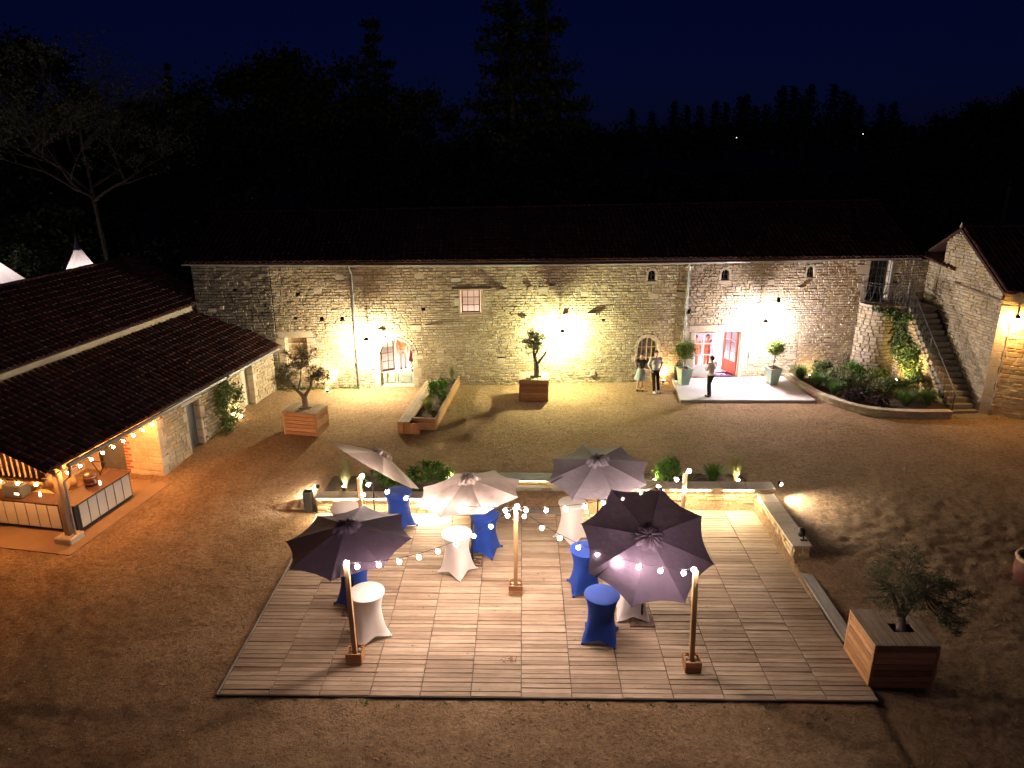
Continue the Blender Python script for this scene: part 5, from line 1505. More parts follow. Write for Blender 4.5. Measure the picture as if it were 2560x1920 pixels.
# left
def rbox(): pass
plank_box(-8.74, -7.40, 24.46, 25.42, .30, .93, rad(-11), "left planter box near the outbuilding with a pale plank top", "plank planter boxes with olive trees", hole=(0, .0))
cl = mkcl(7, 46, .90, (.0, 0, 1.85), (.16, .30), .85) + mkcl(8, 20, .55, (-.62, 0, 1.35), (.2, .4)) + mkcl(9, 20, .55, (.66, 0, 1.45), (.2, .4))
cl = [c for c in cl if not (abs(c[0]) < .28 and c[2] < 1.9)]
olive((-8.07, 24.96, 1.0), [([(0, 0, 0), (.02, 0, .35), (0, 0, .75)], .12, .10), ([(-.03, 0, .68), (-.3, 0, 1.0), (-.5, 0, 1.35)], .075, .03), ([(.03, 0, .68), (.28, 0, 1.05), (.38, 0, 1.5)], .075, .03), ([(-.2, 0, .9), (-.1, .1, 1.3), (-.05, .1, 1.7)], .04, .015)],
      cl, 4800, "thin airy olive tree in the left planter box, forked low", 2, .085)
# middle
plank_box(-.08, 1.12, 27.98, 29.05, .42, .95, rad(-1), "middle planter box under the greenish wall lamp", "plank planter boxes with olive trees", hole=(.1, -.05))
cl = mkcl(12, 24, .52, (0.0, 0, 1.75), (.2, .36), 1.0) + [(.42, 0, 1.32, .14, .14, .12, .5), (-.35, 0, 1.5, .16, .14, .2, .6), (-.3, 0, 1.15, .1, .1, .12, .3)]
olive((.60, 28.46, 1.18), [([(0, 0, 0), (.03, 0, .4), (.02, 0, .85)], .125, .10), ([(0, 0, .8), (-.08, 0, 1.1), (-.12, 0, 1.45)], .08, .045), ([(.05, 0, .72), (.24, 0, 1.0), (.42, 0, 1.25)], .06, .04), ([(-.05, 0, 1.05), (.08, 0, 1.4), (.12, 0, 1.7)], .045, .015)],
      cl, 3400, "heavily pruned olive tree with a stub branch in the middle planter box", 3, .085)

# ---- bench with long planter
def bench_planter():
    fr = flipframe((-4.58, 24.5), (-4.19, 29.0), (-1, 0))
    b = thing("bench", fr.p(2, -.2, .4), "long pale-topped timber bench along the left of the raised plant bed", "bench")
    u = fr.u; r = -fr.n
    def P(a, d, z): return fr.p(a, -d, z)
    for k in range(3):
        m = MB(); m.cbox(0, 4.9, -(.02 + (k + 1) * .148) , -(.02 + k * .148) - .006, .83, .865, .005, fr.M); m.build("seat_plank", M_pinetop, b)
    for k in range(9):
        m = MB(); a = .02 + k * .055 * 1.7; m.cbox(.0, .025, -(a + .088), -a, .36, .83, .004, fr.M); m.build("front_slat", M_pine, b)
    for k in range(34):
        m = MB(); a = .03 + k * .142; m.cbox(a, a + .136, -.03, -.008, .34, .83, .004, fr.M); m.build("side_slat", M_pine, b)
    p = thing("raised_bed", fr.p(2.6, -.9, .4), "long raised timber plant bed beside the bench", "raised bed")
    for k in range(3):
        z0 = .36 + k * .165; z1 = z0 + .16
        for s in ((.42, 5.8, -.50, -.47), (.42, 5.8, -1.36, -1.33)):
            m = MB(); m.cbox(s[0], s[1], s[2], s[3], z0, z1, .004, fr.M); m.build("side_plank", M_pine, p)
        for a in (.42, 5.77): m = MB(); m.cbox(a, a + .03, -1.325, -.505, z0, z1, .004, fr.M); m.build("side_plank", M_pine, p)
    for (a0, a1, d0, d1) in ((.40, 5.82, -.53, -.46), (.40, 5.82, -1.38, -1.31), (.40, .48, -1.30, -.54), (5.74, 5.82, -1.30, -.54)):
        m = MB(); m.cbox(a0, a1, d0, d1, .858, .885, .004, fr.M); m.build("top_rail", M_pinetop, p)
    g = MB(); nx, ny = 50, 10; vs = []
    for j in range(ny + 1):
        for i in range(nx + 1): vs.append(fr.p(.46 + 5.3 * i / nx, -.51 - .81 * j / ny, .76 + random.uniform(-.02, .02)))
    g.add(vs, [(j * (nx + 1) + i, j * (nx + 1) + i + 1, (j + 1) * (nx + 1) + i + 1, (j + 1) * (nx + 1) + i) for j in range(ny) for i in range(nx)]); g.build("mulch", M_soil, p)
    return fr
BF = bench_planter()

def shrub(loc, r, h, n, label, seed, mat=None, leaf=.08, name="shrub", cat="shrub", group=None, zc=None, aspect=.5, stems=6):
    t = thing(name, loc, label, cat, group); L = Vector(loc)
    zc = zc if zc is not None else h * .55
    cl = [(a, b, c * (h * .5 / r) + zc, d, e, f, g) for a, b, c, d, e, f, g in rand_clumps(16, r, seed, .2, (.25, .42), 1)]
    me = leaf_cloud("foliage", n, leaf, cl, seed, aspect, .3); link("foliage", me, mat or M_leaf, t, Matrix.Translation(L))
    rr = random.Random(seed); m = MB()
    for k in range(stems):
        a = rr.uniform(0, 2 * PI); m.tube([L, L + Vector((math.cos(a) * r * .3, math.sin(a) * r * .3, h * .4)), L + Vector((math.cos(a) * r * .6, math.sin(a) * r * .6, h * .75))], .012, 4, r1=.004)
    m.build("stems", M_bark, t)
    return t
def tuft(loc, r, h, n, label, seed, mat=None, name="grass_tuft", cat="ornamental grass", group=None, w=.011, droop=.5):
    t = thing(name, loc, label, cat, group)
    r_ = np.random.default_rng(seed); V = []; F = []
    for i in range(n):
        a = r_.uniform(0, 2 * PI); lean = r_.random() ** .7 * r; hh = h * r_.uniform(.6, 1.1); rb = r_.random() * r * .18
        dx, dy = math.cos(a), math.sin(a); px, py = -dy * w, dx * w
        for s in (0, 1, 2, 3):
            q = s / 3; rr = rb + lean * q ** 1.7; z = hh * (q - droop * .3 * q ** 3 * (lean / r))
            k = (1 - q) * .9 + .1
            V.append((dx * rr + px * k, dy * rr + py * k, z)); V.append((dx * rr - px * k, dy * rr - py * k, z))
        b = i * 8
        for s in range(3): F.append((b + 2 * s, b + 2 * s + 1, b + 2 * s + 3, b + 2 * s + 2))
    link("blades", np_mesh("blades", V, F), mat or M_grass, t, Matrix.Translation(Vector(loc)))
    return t
shrub(tuple(BF.p(3.05, -.95, .76)), .46, .78, 2600, "round glossy shrub in the raised timber bed", 31, M_leaf, .075)
tuft(tuple(BF.p(1.35, -.9, .76)), .34, .62, 500, "feathery yellow-green grass at the near end of the raised timber bed", 32, leaf_mat("lime_grass", [(.16, .18, .05), (.22, .22, .07)], .35))
tuft(tuple(BF.p(1.75, -.72, .76)), .36, .42, 120, "dark strap-leaved tuft behind the feathery grass in the raised timber bed", 33, M_leaf, w=.016, name="strap_leaf_plant", cat="plant")
tuft(tuple(BF.p(5.3, -1.1, .76)), .25, .75, 400, "tall glowing grass at the far end of the raised timber bed by the wall light", 34)

# plants behind the retaining walls
tuft((-5.42, 19.95, .45), .30, .92, 1100, "tall feather grass at the left end of the deck back wall", 35)
tuft((-4.90, 20.0, .45), .34, .45, 150, "low spiky dark plant right of the tall feather grass", 36, M_leaf, w=.014, name="strap_leaf_plant", cat="plant")
shrub((-4.15, 20.1, .45), .42, .60, 1800, "dark low shrub directly behind the blue back table", 37, M_leaf, .09)
shrub((-2.68, 20.3, .45), .44, .74, 2200, "dark round bush behind the tipped parasol edge", 38, M_leaf, .085)
shrub((-3.42, 20.2, .45), .40, .6, 800, "small dark bush wedged between two larger bushes behind the left wall", 39, M_leaf, .08)
tuft((-2.16, 20.6, .45), .20, .62, 350, "small pale feather grass left of the steps", 40)
shrub((4.58, 20.42, .56), .42, .62, 2400, "bright green bush right of the grey parasol", 41, M_leaf, .085)
tuft((6.0, 20.4, .56), .46, .52, 420, "dark strap-leaved clump between the green bush and the lit feather grass", 42, M_leaf, w=.016, name="strap_leaf_plant", cat="plant")
tuft((6.70, 20.4, .56), .28, .78, 800, "feather grass glowing at its base on the right of the deck back wall", 43)
tuft((5.25, 20.3, .56), .22, .36, 150, "small grey-green tuft beside the back right post", 44, M_leaf_grey)

def ground_spot(loc, label, target, energy, color=(1, .72, .38), spot=120, lens=True):
    t = thing("ground_spotlight", loc, label, "spotlight", "small spotlights on the ground")
    L = Vector(loc); d = (Vector(target) - L).normalized()
    M = Matrix.Translation(L + Vector((0, 0, .10))) @ d.to_track_quat('Z', 'Y').to_matrix().to_4x4()
    m = MB(); m.lathe([(.03, -.06), (.055, -.05), (.06, .04), (.05, .045)], 12, (0, 0, 0), M); m.build("housing", M_black, t, True)
    m = MB(); m.lathe([(.048, .046), (.044, .07), (.025, .088), (.001, .094)], 12, (0, 0, 0), M, cap=False); m.build("lens", emit_mat("spot_lens", color, 90), t)
    m = MB(); m.tube([L - Vector((0, 0, .05)), L + Vector((0, 0, .08))], .012, 5); m.build("spike", M_black, t)
    add_light("spot_beam", 'SPOT', L + Vector((0, 0, .10)) + d * .16, energy, color, t, .05, target, spot, .7)
    return t
ground_spot((-8.30, 28.85, .45), "small glaring spotlight on the gravel before the barn wall behind the left olive tree", (-8.6, 29.6, 1.5), 90)
ground_spot((-3.30, 30.05, .50), "spotlight washing the barn wall behind the raised timber bed", (-3.4, 30.6, 1.6), 110)
ground_spot((-10.93, 26.05, .30), "glaring spotlight on the gravel beside the climbing shrub at the outbuilding", (-11.6, 25.9, 1.5), 70)
ground_spot((6.30, 30.35, .45), "spotlight on the gravel between the standing man and the black bin", (6.4, 31.1, 1.5), 70, (1, .60, .26))
ground_spot((15.75, 28.9, 1.0), "spotlight hidden in the planted bed lighting the ivy wall", (16.7, 29.4, 1.7), 90, (1, .74, .25))
ground_spot((12.9, 30.7, .60), "spotlight hidden in the planted bed near the barn wall", (13.1, 31.6, 1.0), 8, (1, .6, .22))
ground_spot((7.75, 19.55, .80), "spotlight behind the right end of the deck wall, pointing out over the gravel", (8.75, 19.05, .25), 110, (1, .86, .70), 112)
ground_spot((-6.25, 19.78, .48), "spotlight behind the left end of the deck wall, pointing out past the bin", (-8.0, 20.3, .0), 75, (1, .86, .68), 160)
ground_spot((6.70, 20.10, .55), "spotlight at the foot of the glowing feather grass", (6.7, 20.5, 1.1), 9, (1, .82, .5), 90)
ground_spot((4.1, 20.1, .55), "spotlight at the foot of the bright green bush", (4.4, 20.7, .9), 12, (1, .85, .45), 110)
ground_spot((-2.3, 20.35, .45), "spotlight in the mulch just left of the steps", (-2.0, 21.4, .5), 9, (1, .82, .40), 110)

ground_spot((-5.42, 19.70, .45), "spotlight at the foot of the tall feather grass by the left bin", (-5.42, 20.2, 1.1), 8, (1, .82, .5), 90)
# bins
def bin_(loc, w, d, h, label, mat, name="waste_bin", slot=False, rz=0):
    t = thing(name, loc, label, "bin", None, rz)
    m = MB(); m.prism([(-w * .42, -d * .42, 0), (w * .42, -d * .42, 0), (w * .42, d * .42, 0), (-w * .42, d * .42, 0)], (0, 0, .02))
    k = MB(); vs = [(sx * w * q / 2, sy * d * q / 2, z) for z, q in ((.02, .84), (h, 1.0)) for sx, sy in ((-1, -1), (1, -1), (1, 1), (-1, 1))]
    k.add(vs, [(0, 1, 5, 4), (1, 2, 6, 5), (2, 3, 7, 6), (3, 0, 4, 7), (3, 2, 1, 0)]); k.build("body", mat, t, local=True)
    m = MB()
    for (x0, x1, y0, y1) in ((-w / 2, w / 2, -d / 2, -d / 2 + .025), (-w / 2, w / 2, d / 2 - .025, d / 2), (-w / 2, -w / 2 + .025, -d / 2 + .025, d / 2 - .025), (w / 2 - .025, w / 2, -d / 2 + .025, d / 2 - .025)): m.box(x0, x1, y0, y1, h, h + .02)
    m.build("rim", M_zinc, t, local=True)
    m = MB(); m.box(-w / 2 + .03, w / 2 - .03, -d / 2 + .03, d / 2 - .03, h - .12, h - .1); m.build("dark_liner", M_black, t, local=True)
    if slot:
        m = MB(); m.box(-w * .3, w * .3, -d / 2 - .012, -d / 2 + .004, h - .2, h - .08); m.build("slot_plate", M_framel, t, local=True)
    return t
bin_((-6.42, 19.32, -.03), .26, .24, .66, "slate grey open-topped bin at the left end of the deck back wall", M_bin)
bin_((7.0, 30.62, .555), .34, .3, .62, "black bin with a slot behind the left potted bay tree", M_black, slot=True)
# flood lamp on the side wall end
def flood():
    t = thing("flood_lamp", (7.5, 16.9, .565), "black flood lamp standing on the end of the side wall", "lamp")
    m = MB(); m.tube([(7.5, 16.85, .57), (7.5, 16.85, .66)], .02, 6); m.cbox(7.42, 7.6, 16.78, 16.86, .565, .59, .004); m.build("bracket", M_black, t)
    M = Matrix.Translation((7.49, 16.98, .72)) @ Matrix.Rotation(rad(-70), 4, 'X') @ Matrix.Rotation(rad(20), 4, 'Y')
    m = MB(); m.lathe([(.04, -.12), (.085, -.10), (.10, .04), (.10, .08)], 14, (0, 0, 0), M); m.build("head", M_black, t, True)
    m = MB(); m.lathe([(.09, .081), (.001, .081)], 14, (0, 0, 0), M, cap=False); m.build("glass", M_glass_dark, t)
flood()
# rusty pot at the right edge
def bigpot():
    t = thing("oak_barrel_pot", (12.55, 15.6, .15), "dark red barrel planter with a pale rough rim at the right edge of the picture", "planter")
    m = MB(); m.lathe([(.36, 0), (.44, .2), (.46, .42), (.43, .60), (.42, .66)], 28, (12.78, 15.6, .12)); m.build("body", plain("dark_red_metal", (.10, .03, .022), .6, 0, 4, .3), t, True)
    m = MB(); n = 28; pts = [(12.78 + .42 * math.cos(2 * PI * k / n), 15.6 + .42 * math.sin(2 * PI * k / n), .80) for k in range(n + 1)]; m.tube(pts, .055, 8, cap=False); m.build("rim", plain("pale_rope", (.38, .26, .17), .9, 0, 14, .3, .5), t, True)
    m = MB(); m.lathe([(.38, .64), (.001, .66)], 20, (12.78, 15.6, .1), cap=False); m.build("soil", M_soil, t)
bigpot()
# potted bay trees
def topiary(x, y, zb, label, seed, ph=.72, tr=1.05, R=.44):
    t = thing("potted_tree", (x, y, zb), label, "potted tree", "clipped trees in mint pots at the entrance")
    w0, w1 = .17, .27
    m = MB(); vs = []
    for z, w in ((0, w0), (ph, w1)):
        for k in range(4):
            a = PI / 4 + PI / 2 * k + .25; vs.append((x + w * 1.414 * math.cos(a), y + w * 1.414 * math.sin(a), zb + z))
    m.add(vs, [(k, (k + 1) % 4, 4 + (k + 1) % 4, 4 + k) for k in range(4)] + [(3, 2, 1, 0)]); m.build("pot", M_green_pot, t)
    m = MB()
    for k in range(4):
        a = PI / 4 + PI / 2 * k + .25; b = a + PI / 2; q = 1.414
        pts = [(x + w * q * math.cos(c), y + w * q * math.sin(c), zb + ph) for w, c in ((w1 - .03, a), (w1 + .008, a), (w1 + .008, b), (w1 - .03, b))]
        m.prism(pts, (0, 0, .025))
    m.build("pot_rim", M_green_pot, t)
    m = MB(); m.lathe([(.3, ph - .06), (.001, ph - .05)], 4, (x, y, zb), Matrix.Rotation(0, 4, 'Z'), cap=False); m.build("soil", plain("red_clay_balls", (.28, .09, .05), .9, 0, 20, .5, .5), t)
    m = MB(); 
    for dx in (-.03, .02, .0): m.tube([(x + dx, y, zb + ph - .05), (x - dx, y + .02, zb + ph + .3), (x + dx * .6, y, zb + ph + tr * .5)], .015, 6)
    m.build("stem", M_bark, t)
    cl = [(0, 0, 0, R * .95, R * .95, R * .88, 30)] + rand_clumps(40, R * .85, seed, .1, (.25, .36), .92)
    link("crown", leaf_cloud("crown", 8500, .06, cl, seed, .5, .1), M_leaf_y, t, Matrix.Translation((x, y, zb + ph + tr * .78)))
topiary(7.12, 30.0, .555, "clipped ball tree in a mint pot left of the entrance door", 51)
topiary(11.02, 30.1, .555, "clipped ball tree in a mint pot right of the entrance, by the curved bed", 52, tr=1.2, R=.38)
# door mat
def mat_():
    t = thing("door_mat", (9.4, 31.0, .56), "dark purple door mat with pale script in the open doorway", "door mat")
    m = MB(); m.box(19.36, 20.36, -.75, -.05, .556, .568, F0.M); m.build("mat", plain("plum_mat", (.05, .02, .06), .95), t)
    m = MB()
    for (a, w) in ((19.62, .18), (19.9, .14), (19.55, .5)):
        pts = [F0.p(a + w * i / 14, -.36 + (.05 if w < .3 else .0) + .022 * math.sin(i * 1.7) * (1 if w < .3 else .3) - (.10 if w > .3 else 0), .571) for i in range(15)]
        m.tube(pts, .007, 4)
    m.build("script", M_plaster, t)
mat_()

# ================================================================== curved bed with low wall and plants
BWP = [(11.92, 31.0), (12.0, 30.0), (12.16, 29.1), (12.40, 28.2), (12.95, 27.2), (13.55, 26.6), (14.3, 26.3), (15.3, 26.18), (16.7, 26.2)]
def bed():
    t = thing("bed_wall", (13.6, 27, .3), "low curved stone edging wall round the planted bed below the stair", "low wall")
    P = [Vector((x, y, 0)) for x, y in BWP]
    pts = []
    for i in range(len(P) - 1):
        for k in range(6):
            s = k / 6
            p0 = P[max(0, i - 1)]; p1 = P[i]; p2 = P[i + 1]; p3 = P[min(len(P) - 1, i + 2)]
            pts.append(.5 * ((2 * p1) + (p2 - p0) * s + (2 * p0 - 5 * p1 + 4 * p2 - p3) * s * s + (-p0 + 3 * p1 - 3 * p2 + p3) * s ** 3))
    pts.append(P[-1])
    cum = [0]
    for a, b in zip(pts, pts[1:]): cum.append(cum[-1] + (b - a).length)
    def at(u):
        u = min(max(u, 0), cum[-1] - 1e-4)
        i = max(j for j in range(len(cum)) if cum[j] <= u); i = min(i, len(pts) - 2)
        s = (u - cum[i]) / (cum[i + 1] - cum[i]); d = (pts[i + 1] - pts[i]).normalized(); n = Vector((d.y, -d.x, 0)) * -1
        if n.dot(Vector((-1, -1, 0))) < 0: n = -n
        return pts[i].lerp(pts[i + 1], s), n
    def f(u, d, z): p, n = at(u); return p + n * d + Vector((0, 0, z))
    L = cum[-1]; H = .74
    rubble(t, f, 0, L, .25, H - .05, [], seed=81, nmax=200, h=(.09, .13), l=(.16, .34), proud=.02, back=False)
    n = 30
    for k in range(n):
        a, b = L * k / n + .004, L * (k + 1) / n - .004
        m = MB(); q = [f(a, .03, H - .05), f(b, .03, H - .05), f(b, -.26, H - .05), f(a, -.26, H - .05)]; m.prism(q, (0, 0, .055)); m.build("coping_stone", M_dressed, t)
    m = MB()
    for k in range(40):
        a, b = L * k / 40, L * (k + 1) / 40; m.quad(f(a, -.25, .3), f(b, -.25, .3), f(b, -.25, H - .05), f(a, -.25, H - .05))
    m.build("inner_face", M_mortar, t)
    m = MB(); ring = [f(L * k / 30, -.2, .60) for k in range(31)]
    poly = ring + [Vector((17.0, 27, .62)), Vector((16.5, 30.6, .7)), Vector((15.2, 31.4, .7)), Vector((11.9, 31.2, .62))]
    c = Vector((14.2, 29, .62)); vs = [c] + poly; m.add(vs, [(0, i, i + 1) for i in range(1, len(poly))] + [(0, len(poly), 1)])
    tag(m.build("bed_soil", M_soil), "dark soil of the planted bed", None, None, 'structure')
bed()
BZ = .62
def bsh(x, y, r, h, n, lab, s, mat, leaf=.09, **k): shrub((x, y, BZ), r, h, n, lab, s, mat, leaf, **k)
def btf(x, y, r, h, n, lab, s, mat=None, **k): tuft((x, y, BZ), r, h, n, lab, s, mat or M_lavender, **k)
M_leaf_b = leaf_mat("mid_green_leaf", [(.08, .14, .05), (.12, .18, .08), (.05, .10, .03), (.20, .17, .05)])
btf(12.35, 30.4, .55, .75, 900, "dark grassy clump by the barn wall behind the potted tree", 91, w=.009)
btf(12.75, 29.5, .55, .6, 900, "fine grassy clump spilling over the curved wall near the terrace", 92, w=.009)
btf(13.1, 28.6, .5, .6, 900, "bright grassy clump at the front left of the planted bed", 93, w=.009)
bsh(13.3, 30.3, .6, .75, 1500, "leafy shrub lit yellow by the hidden spotlight near the barn wall", 94, M_leaf_b, .12)
bsh(13.6, 29.2, .62, .85, 2000, "silvery leafed shrub with ochre leaves left of the bed centre", 95, M_leaf_grey, .10)
bsh(14.5, 28.7, .65, .85, 2200, "pale speckled shrub in the middle of the planted bed", 96, M_leaf_grey, .09)
bsh(14.6, 30.2, .65, .7, 1500, "dark evergreen shrub in front of the round turret", 97, M_leaf, .10)
bsh(13.7, 27.8, .42, .4, 900, "plum-leaved low plant near the curved wall", 98, M_leaf_purple, .10)
bsh(14.35, 27.2, .35, .35, 700, "smaller plum-leaved low plant near the curved wall", 99, M_leaf_purple, .10)
bsh(15.5, 28.2, .62, .8, 2000, "dull green speckled shrub right of the bed centre", 100, M_leaf_b, .09)
btf(15.4, 27.2, .6, .65, 1100, "dark grassy mound at the front of the planted bed", 101, w=.009)
btf(16.3, 27.3, .55, .7, 1000, "dark grassy mound at the foot of the outside stair", 102, w=.009)
bsh(15.5, 30.0, .45, .55, 900, "low broad-leaved plant below the ivy, lit yellow", 103, M_leaf_y, .15)
bsh(16.45, 28.5, .35, .9, 800, "upright leafy shrub against the stair flank", 104, M_leaf_b, .10)
btf(14.9, 31.1, .35, .8, 500, "upright dark grasses between the barn wall and the turret", 105, w=.009)
# ivy on the stair flank and turret
def ivy():
    t = thing("ivy", (16.5, 30, .7), "green climber hanging over the turret and stair flank wall", "climbing plant")
    r = random.Random(8); cl = []
    def at(u, z, d=.10):
        if u < 0:
            a = PI * 1.5 + .35 + u / .8 * 1.0
            return Vector((15.84 + .92 * math.cos(a), 31.6 + .92 * math.sin(a), z))
        A = Vector((16.60, 30.6, 0)); Bq = Vector((17.0, 26.9, 0)); dd = (Bq - A).normalized(); nn = Vector((-dd.y, dd.x, 0));
        if nn.x > 0: nn = -nn
        return A + dd * u + nn * d + Vector((0, 0, z))
    shape = [(-.55, 3.75, .10, .1), (-.35, 3.7, .16, .12), (-.1, 3.6, .24, .2), (.0, 3.2, .25, .3), (.1, 2.8, .28, .3), (.2, 2.4, .28, .3), (.45, 2.1, .3, .3), (.3, 3.5, .2, .2), (.7, 1.8, .34, .3), (.9, 2.1, .3, .3),
             (1.0, 1.4, .3, .25), (1.3, 1.7, .3, .3), (1.2, 2.2, .25, .3), (1.4, 1.1, .25, .2), (.05, 2.0, .2, .25), (.6, 2.5, .25, .25), (1.6, 1.4, .2, .25), (-.75, 3.8, .1, .06)]
    for u, z, s, sz in shape:
        p = at(u, z, .12); cl.append((p.x, p.y, p.z, s * .8, s * 1.2, sz * 1.2, s * sz))
    me = leaf_cloud("leaves", 6500, .11, cl, 77, .75, -.2); link("leaves", me, M_leaf_b, t)
    m = MB()
    for k in range(7):
        u = r.uniform(-.1, 1.2); m.tube([at(u, .7, .05), at(u + r.uniform(-.2, .2), 1.6, .05), at(u * .5, 2.7, .05)], .014, 4, r1=.005)
    m.build("stems", M_bark, t)
ivy()
# climbing shrub on the outbuilding
def climber():
    t = thing("climbing_shrub", (-11.15, 24.85, .2), "leafy climbing shrub against the outbuilding wall between its two doors", "climbing shrub")
    L = Vector((-11.2, 24.9, .2)); cl = []
    for (y, z, s) in ((0, .15, .3), (.0, .5, .28), (-.1, .9, .30), (.15, 1.2, .3), (-.1, 1.5, .3), (.25, 1.75, .3), (.1, 2.05, .25), (.7, .7, .22), (.85, 1.05, .25), (1.0, 1.35, .22), (-.35, 1.2, .2), (.5, 1.5, .2), (.45, .4, .2)):
        cl.append((.17 * y + .12, y, z, s * .8, s, s * .85, s))
    link("leaves", leaf_cloud("leaves", 1500, .13, cl, 5, .55, .3), M_leaf_b, t, Matrix.Translation(L))
    m = MB()
    for (y, z) in ((.1, 1.7), (-.1, 1.3), (.8, 1.0), (.3, 2.0), (.4, 1.2)): m.tube([L, L + Vector((.05, y * .4, z * .5)), L + Vector((.1, y, z))], .016, 5, r1=.005)
    m.build("stems", M_bark, t)
climber()
# weeds along the walls
def weeds():
    r = random.Random(3); cl = []
    for k in range(40):
        u = r.choice((r.uniform(2.3, 4.3), r.uniform(-.2, 2), r.uniform(13, 16))); p = F0.p(u, r.uniform(.03, .15), .46); cl.append((p.x, p.y, p.z, .12, .06, .07, r.uniform(.3, 1) if u < 4.5 else .1))
    for k in range(10): p = FL.p(r.uniform(7, 8.4), .1, .12); cl.append((p.x, p.y, p.z, .06, .12, .06, .3))
    for k in range(12): p = Vector((18.4 + k * .1, 26.2, .35)); cl.append((p.x, p.y, p.z, .15, .12, .12, .5))
    for k in range(26): p = Vector((r.uniform(-3.5, 5), 11.5 + r.uniform(-.06, .05), -.06)); cl.append((p.x, p.y, p.z, .06, .04, .03, .12))
    o = link("weeds", leaf_cloud("weeds", 2600, .06, cl, 9, .4, .6), M_leaf); tag(o, "low weeds growing along the foot of the walls", "weeds", None, 'stuff')
weeds()
# ================================================================== people
M_skin = plain("skin", (.55, .33, .24), .55, 0, 8, .06)
M_hair = plain("dark_hair", (.025, .018, .015), .6, 0, 30, .4)
M_shirt_w = plain("white_shirt_cloth", (.72, .68, .68), .85, 0, 10, .06, .3, .01)
M_shirt_g = plain("pale_grey_shirt_cloth", (.50, .47, .49), .85, 0, 10, .08, .3, .01)
M_trouser = plain("black_trouser_cloth", (.018, .016, .018), .85, 0, 10, .2)
M_skirt = plain("grey_blue_skirt_cloth", (.25, .30, .30), .85, 0, 10, .1, .3, .01)
M_top = plain("dark_blouse_cloth", (.045, .04, .05), .85, 0, 10, .2)
M_shoe = plain("white_shoe", (.7, .68, .65), .6); M_shoe_b = plain("black_shoe", (.02, .02, .02), .4)
M_coral = plain("coral_dress_cloth", (.75, .22, .10), .8, 0, 10, .1)
M_redskirt = plain("dark_red_skirt_cloth", (.12, .03, .03), .8)

def remesh(mb, name, mat, parent, vox):
    me = mb.mesh(name + "_raw"); o = bpy.data.objects.new(name + "_raw", me); COL.objects.link(o)
    md = o.modifiers.new("r", 'REMESH'); md.mode = 'VOXEL'; md.voxel_size = vox; md.use_smooth_shade = True
    sm = o.modifiers.new("s", 'SMOOTH'); sm.factor = .5; sm.iterations = 2
    dg = bpy.context.evaluated_depsgraph_get(); ev = o.evaluated_get(dg)
    nm = bpy.data.meshes.new_from_object(ev); nm.name = name
    for p in nm.polygons: p.use_smooth = True
    bpy.data.objects.remove(o); bpy.data.meshes.remove(me)
    nm.materials.clear()
    return link(name, nm, mat, parent, wloc(parent))

def cap(mb, a, ra, b, rb, sx=1.0, sy=1.0):
    """tapered limb with rounded ends, closed volume"""
    a = Vector(a); b = Vector(b); d = b - a; L = d.length
    M = Matrix.Translation(a) @ d.to_track_quat('Z', 'Y').to_matrix().to_4x4()
    prof = [(1e-4, -ra)] + [(ra * math.cos(t), ra * math.sin(t)) for t in (-PI / 3, -PI / 6)] + [(ra, 0), (ra * .5 + rb * .5, L * .5), (rb, L)] + [(rb * math.cos(t), L + rb * math.sin(t)) for t in (PI / 6, PI / 3)] + [(1e-4, L + rb)]
    mb.lathe(prof, 10, (0, 0, 0), M)

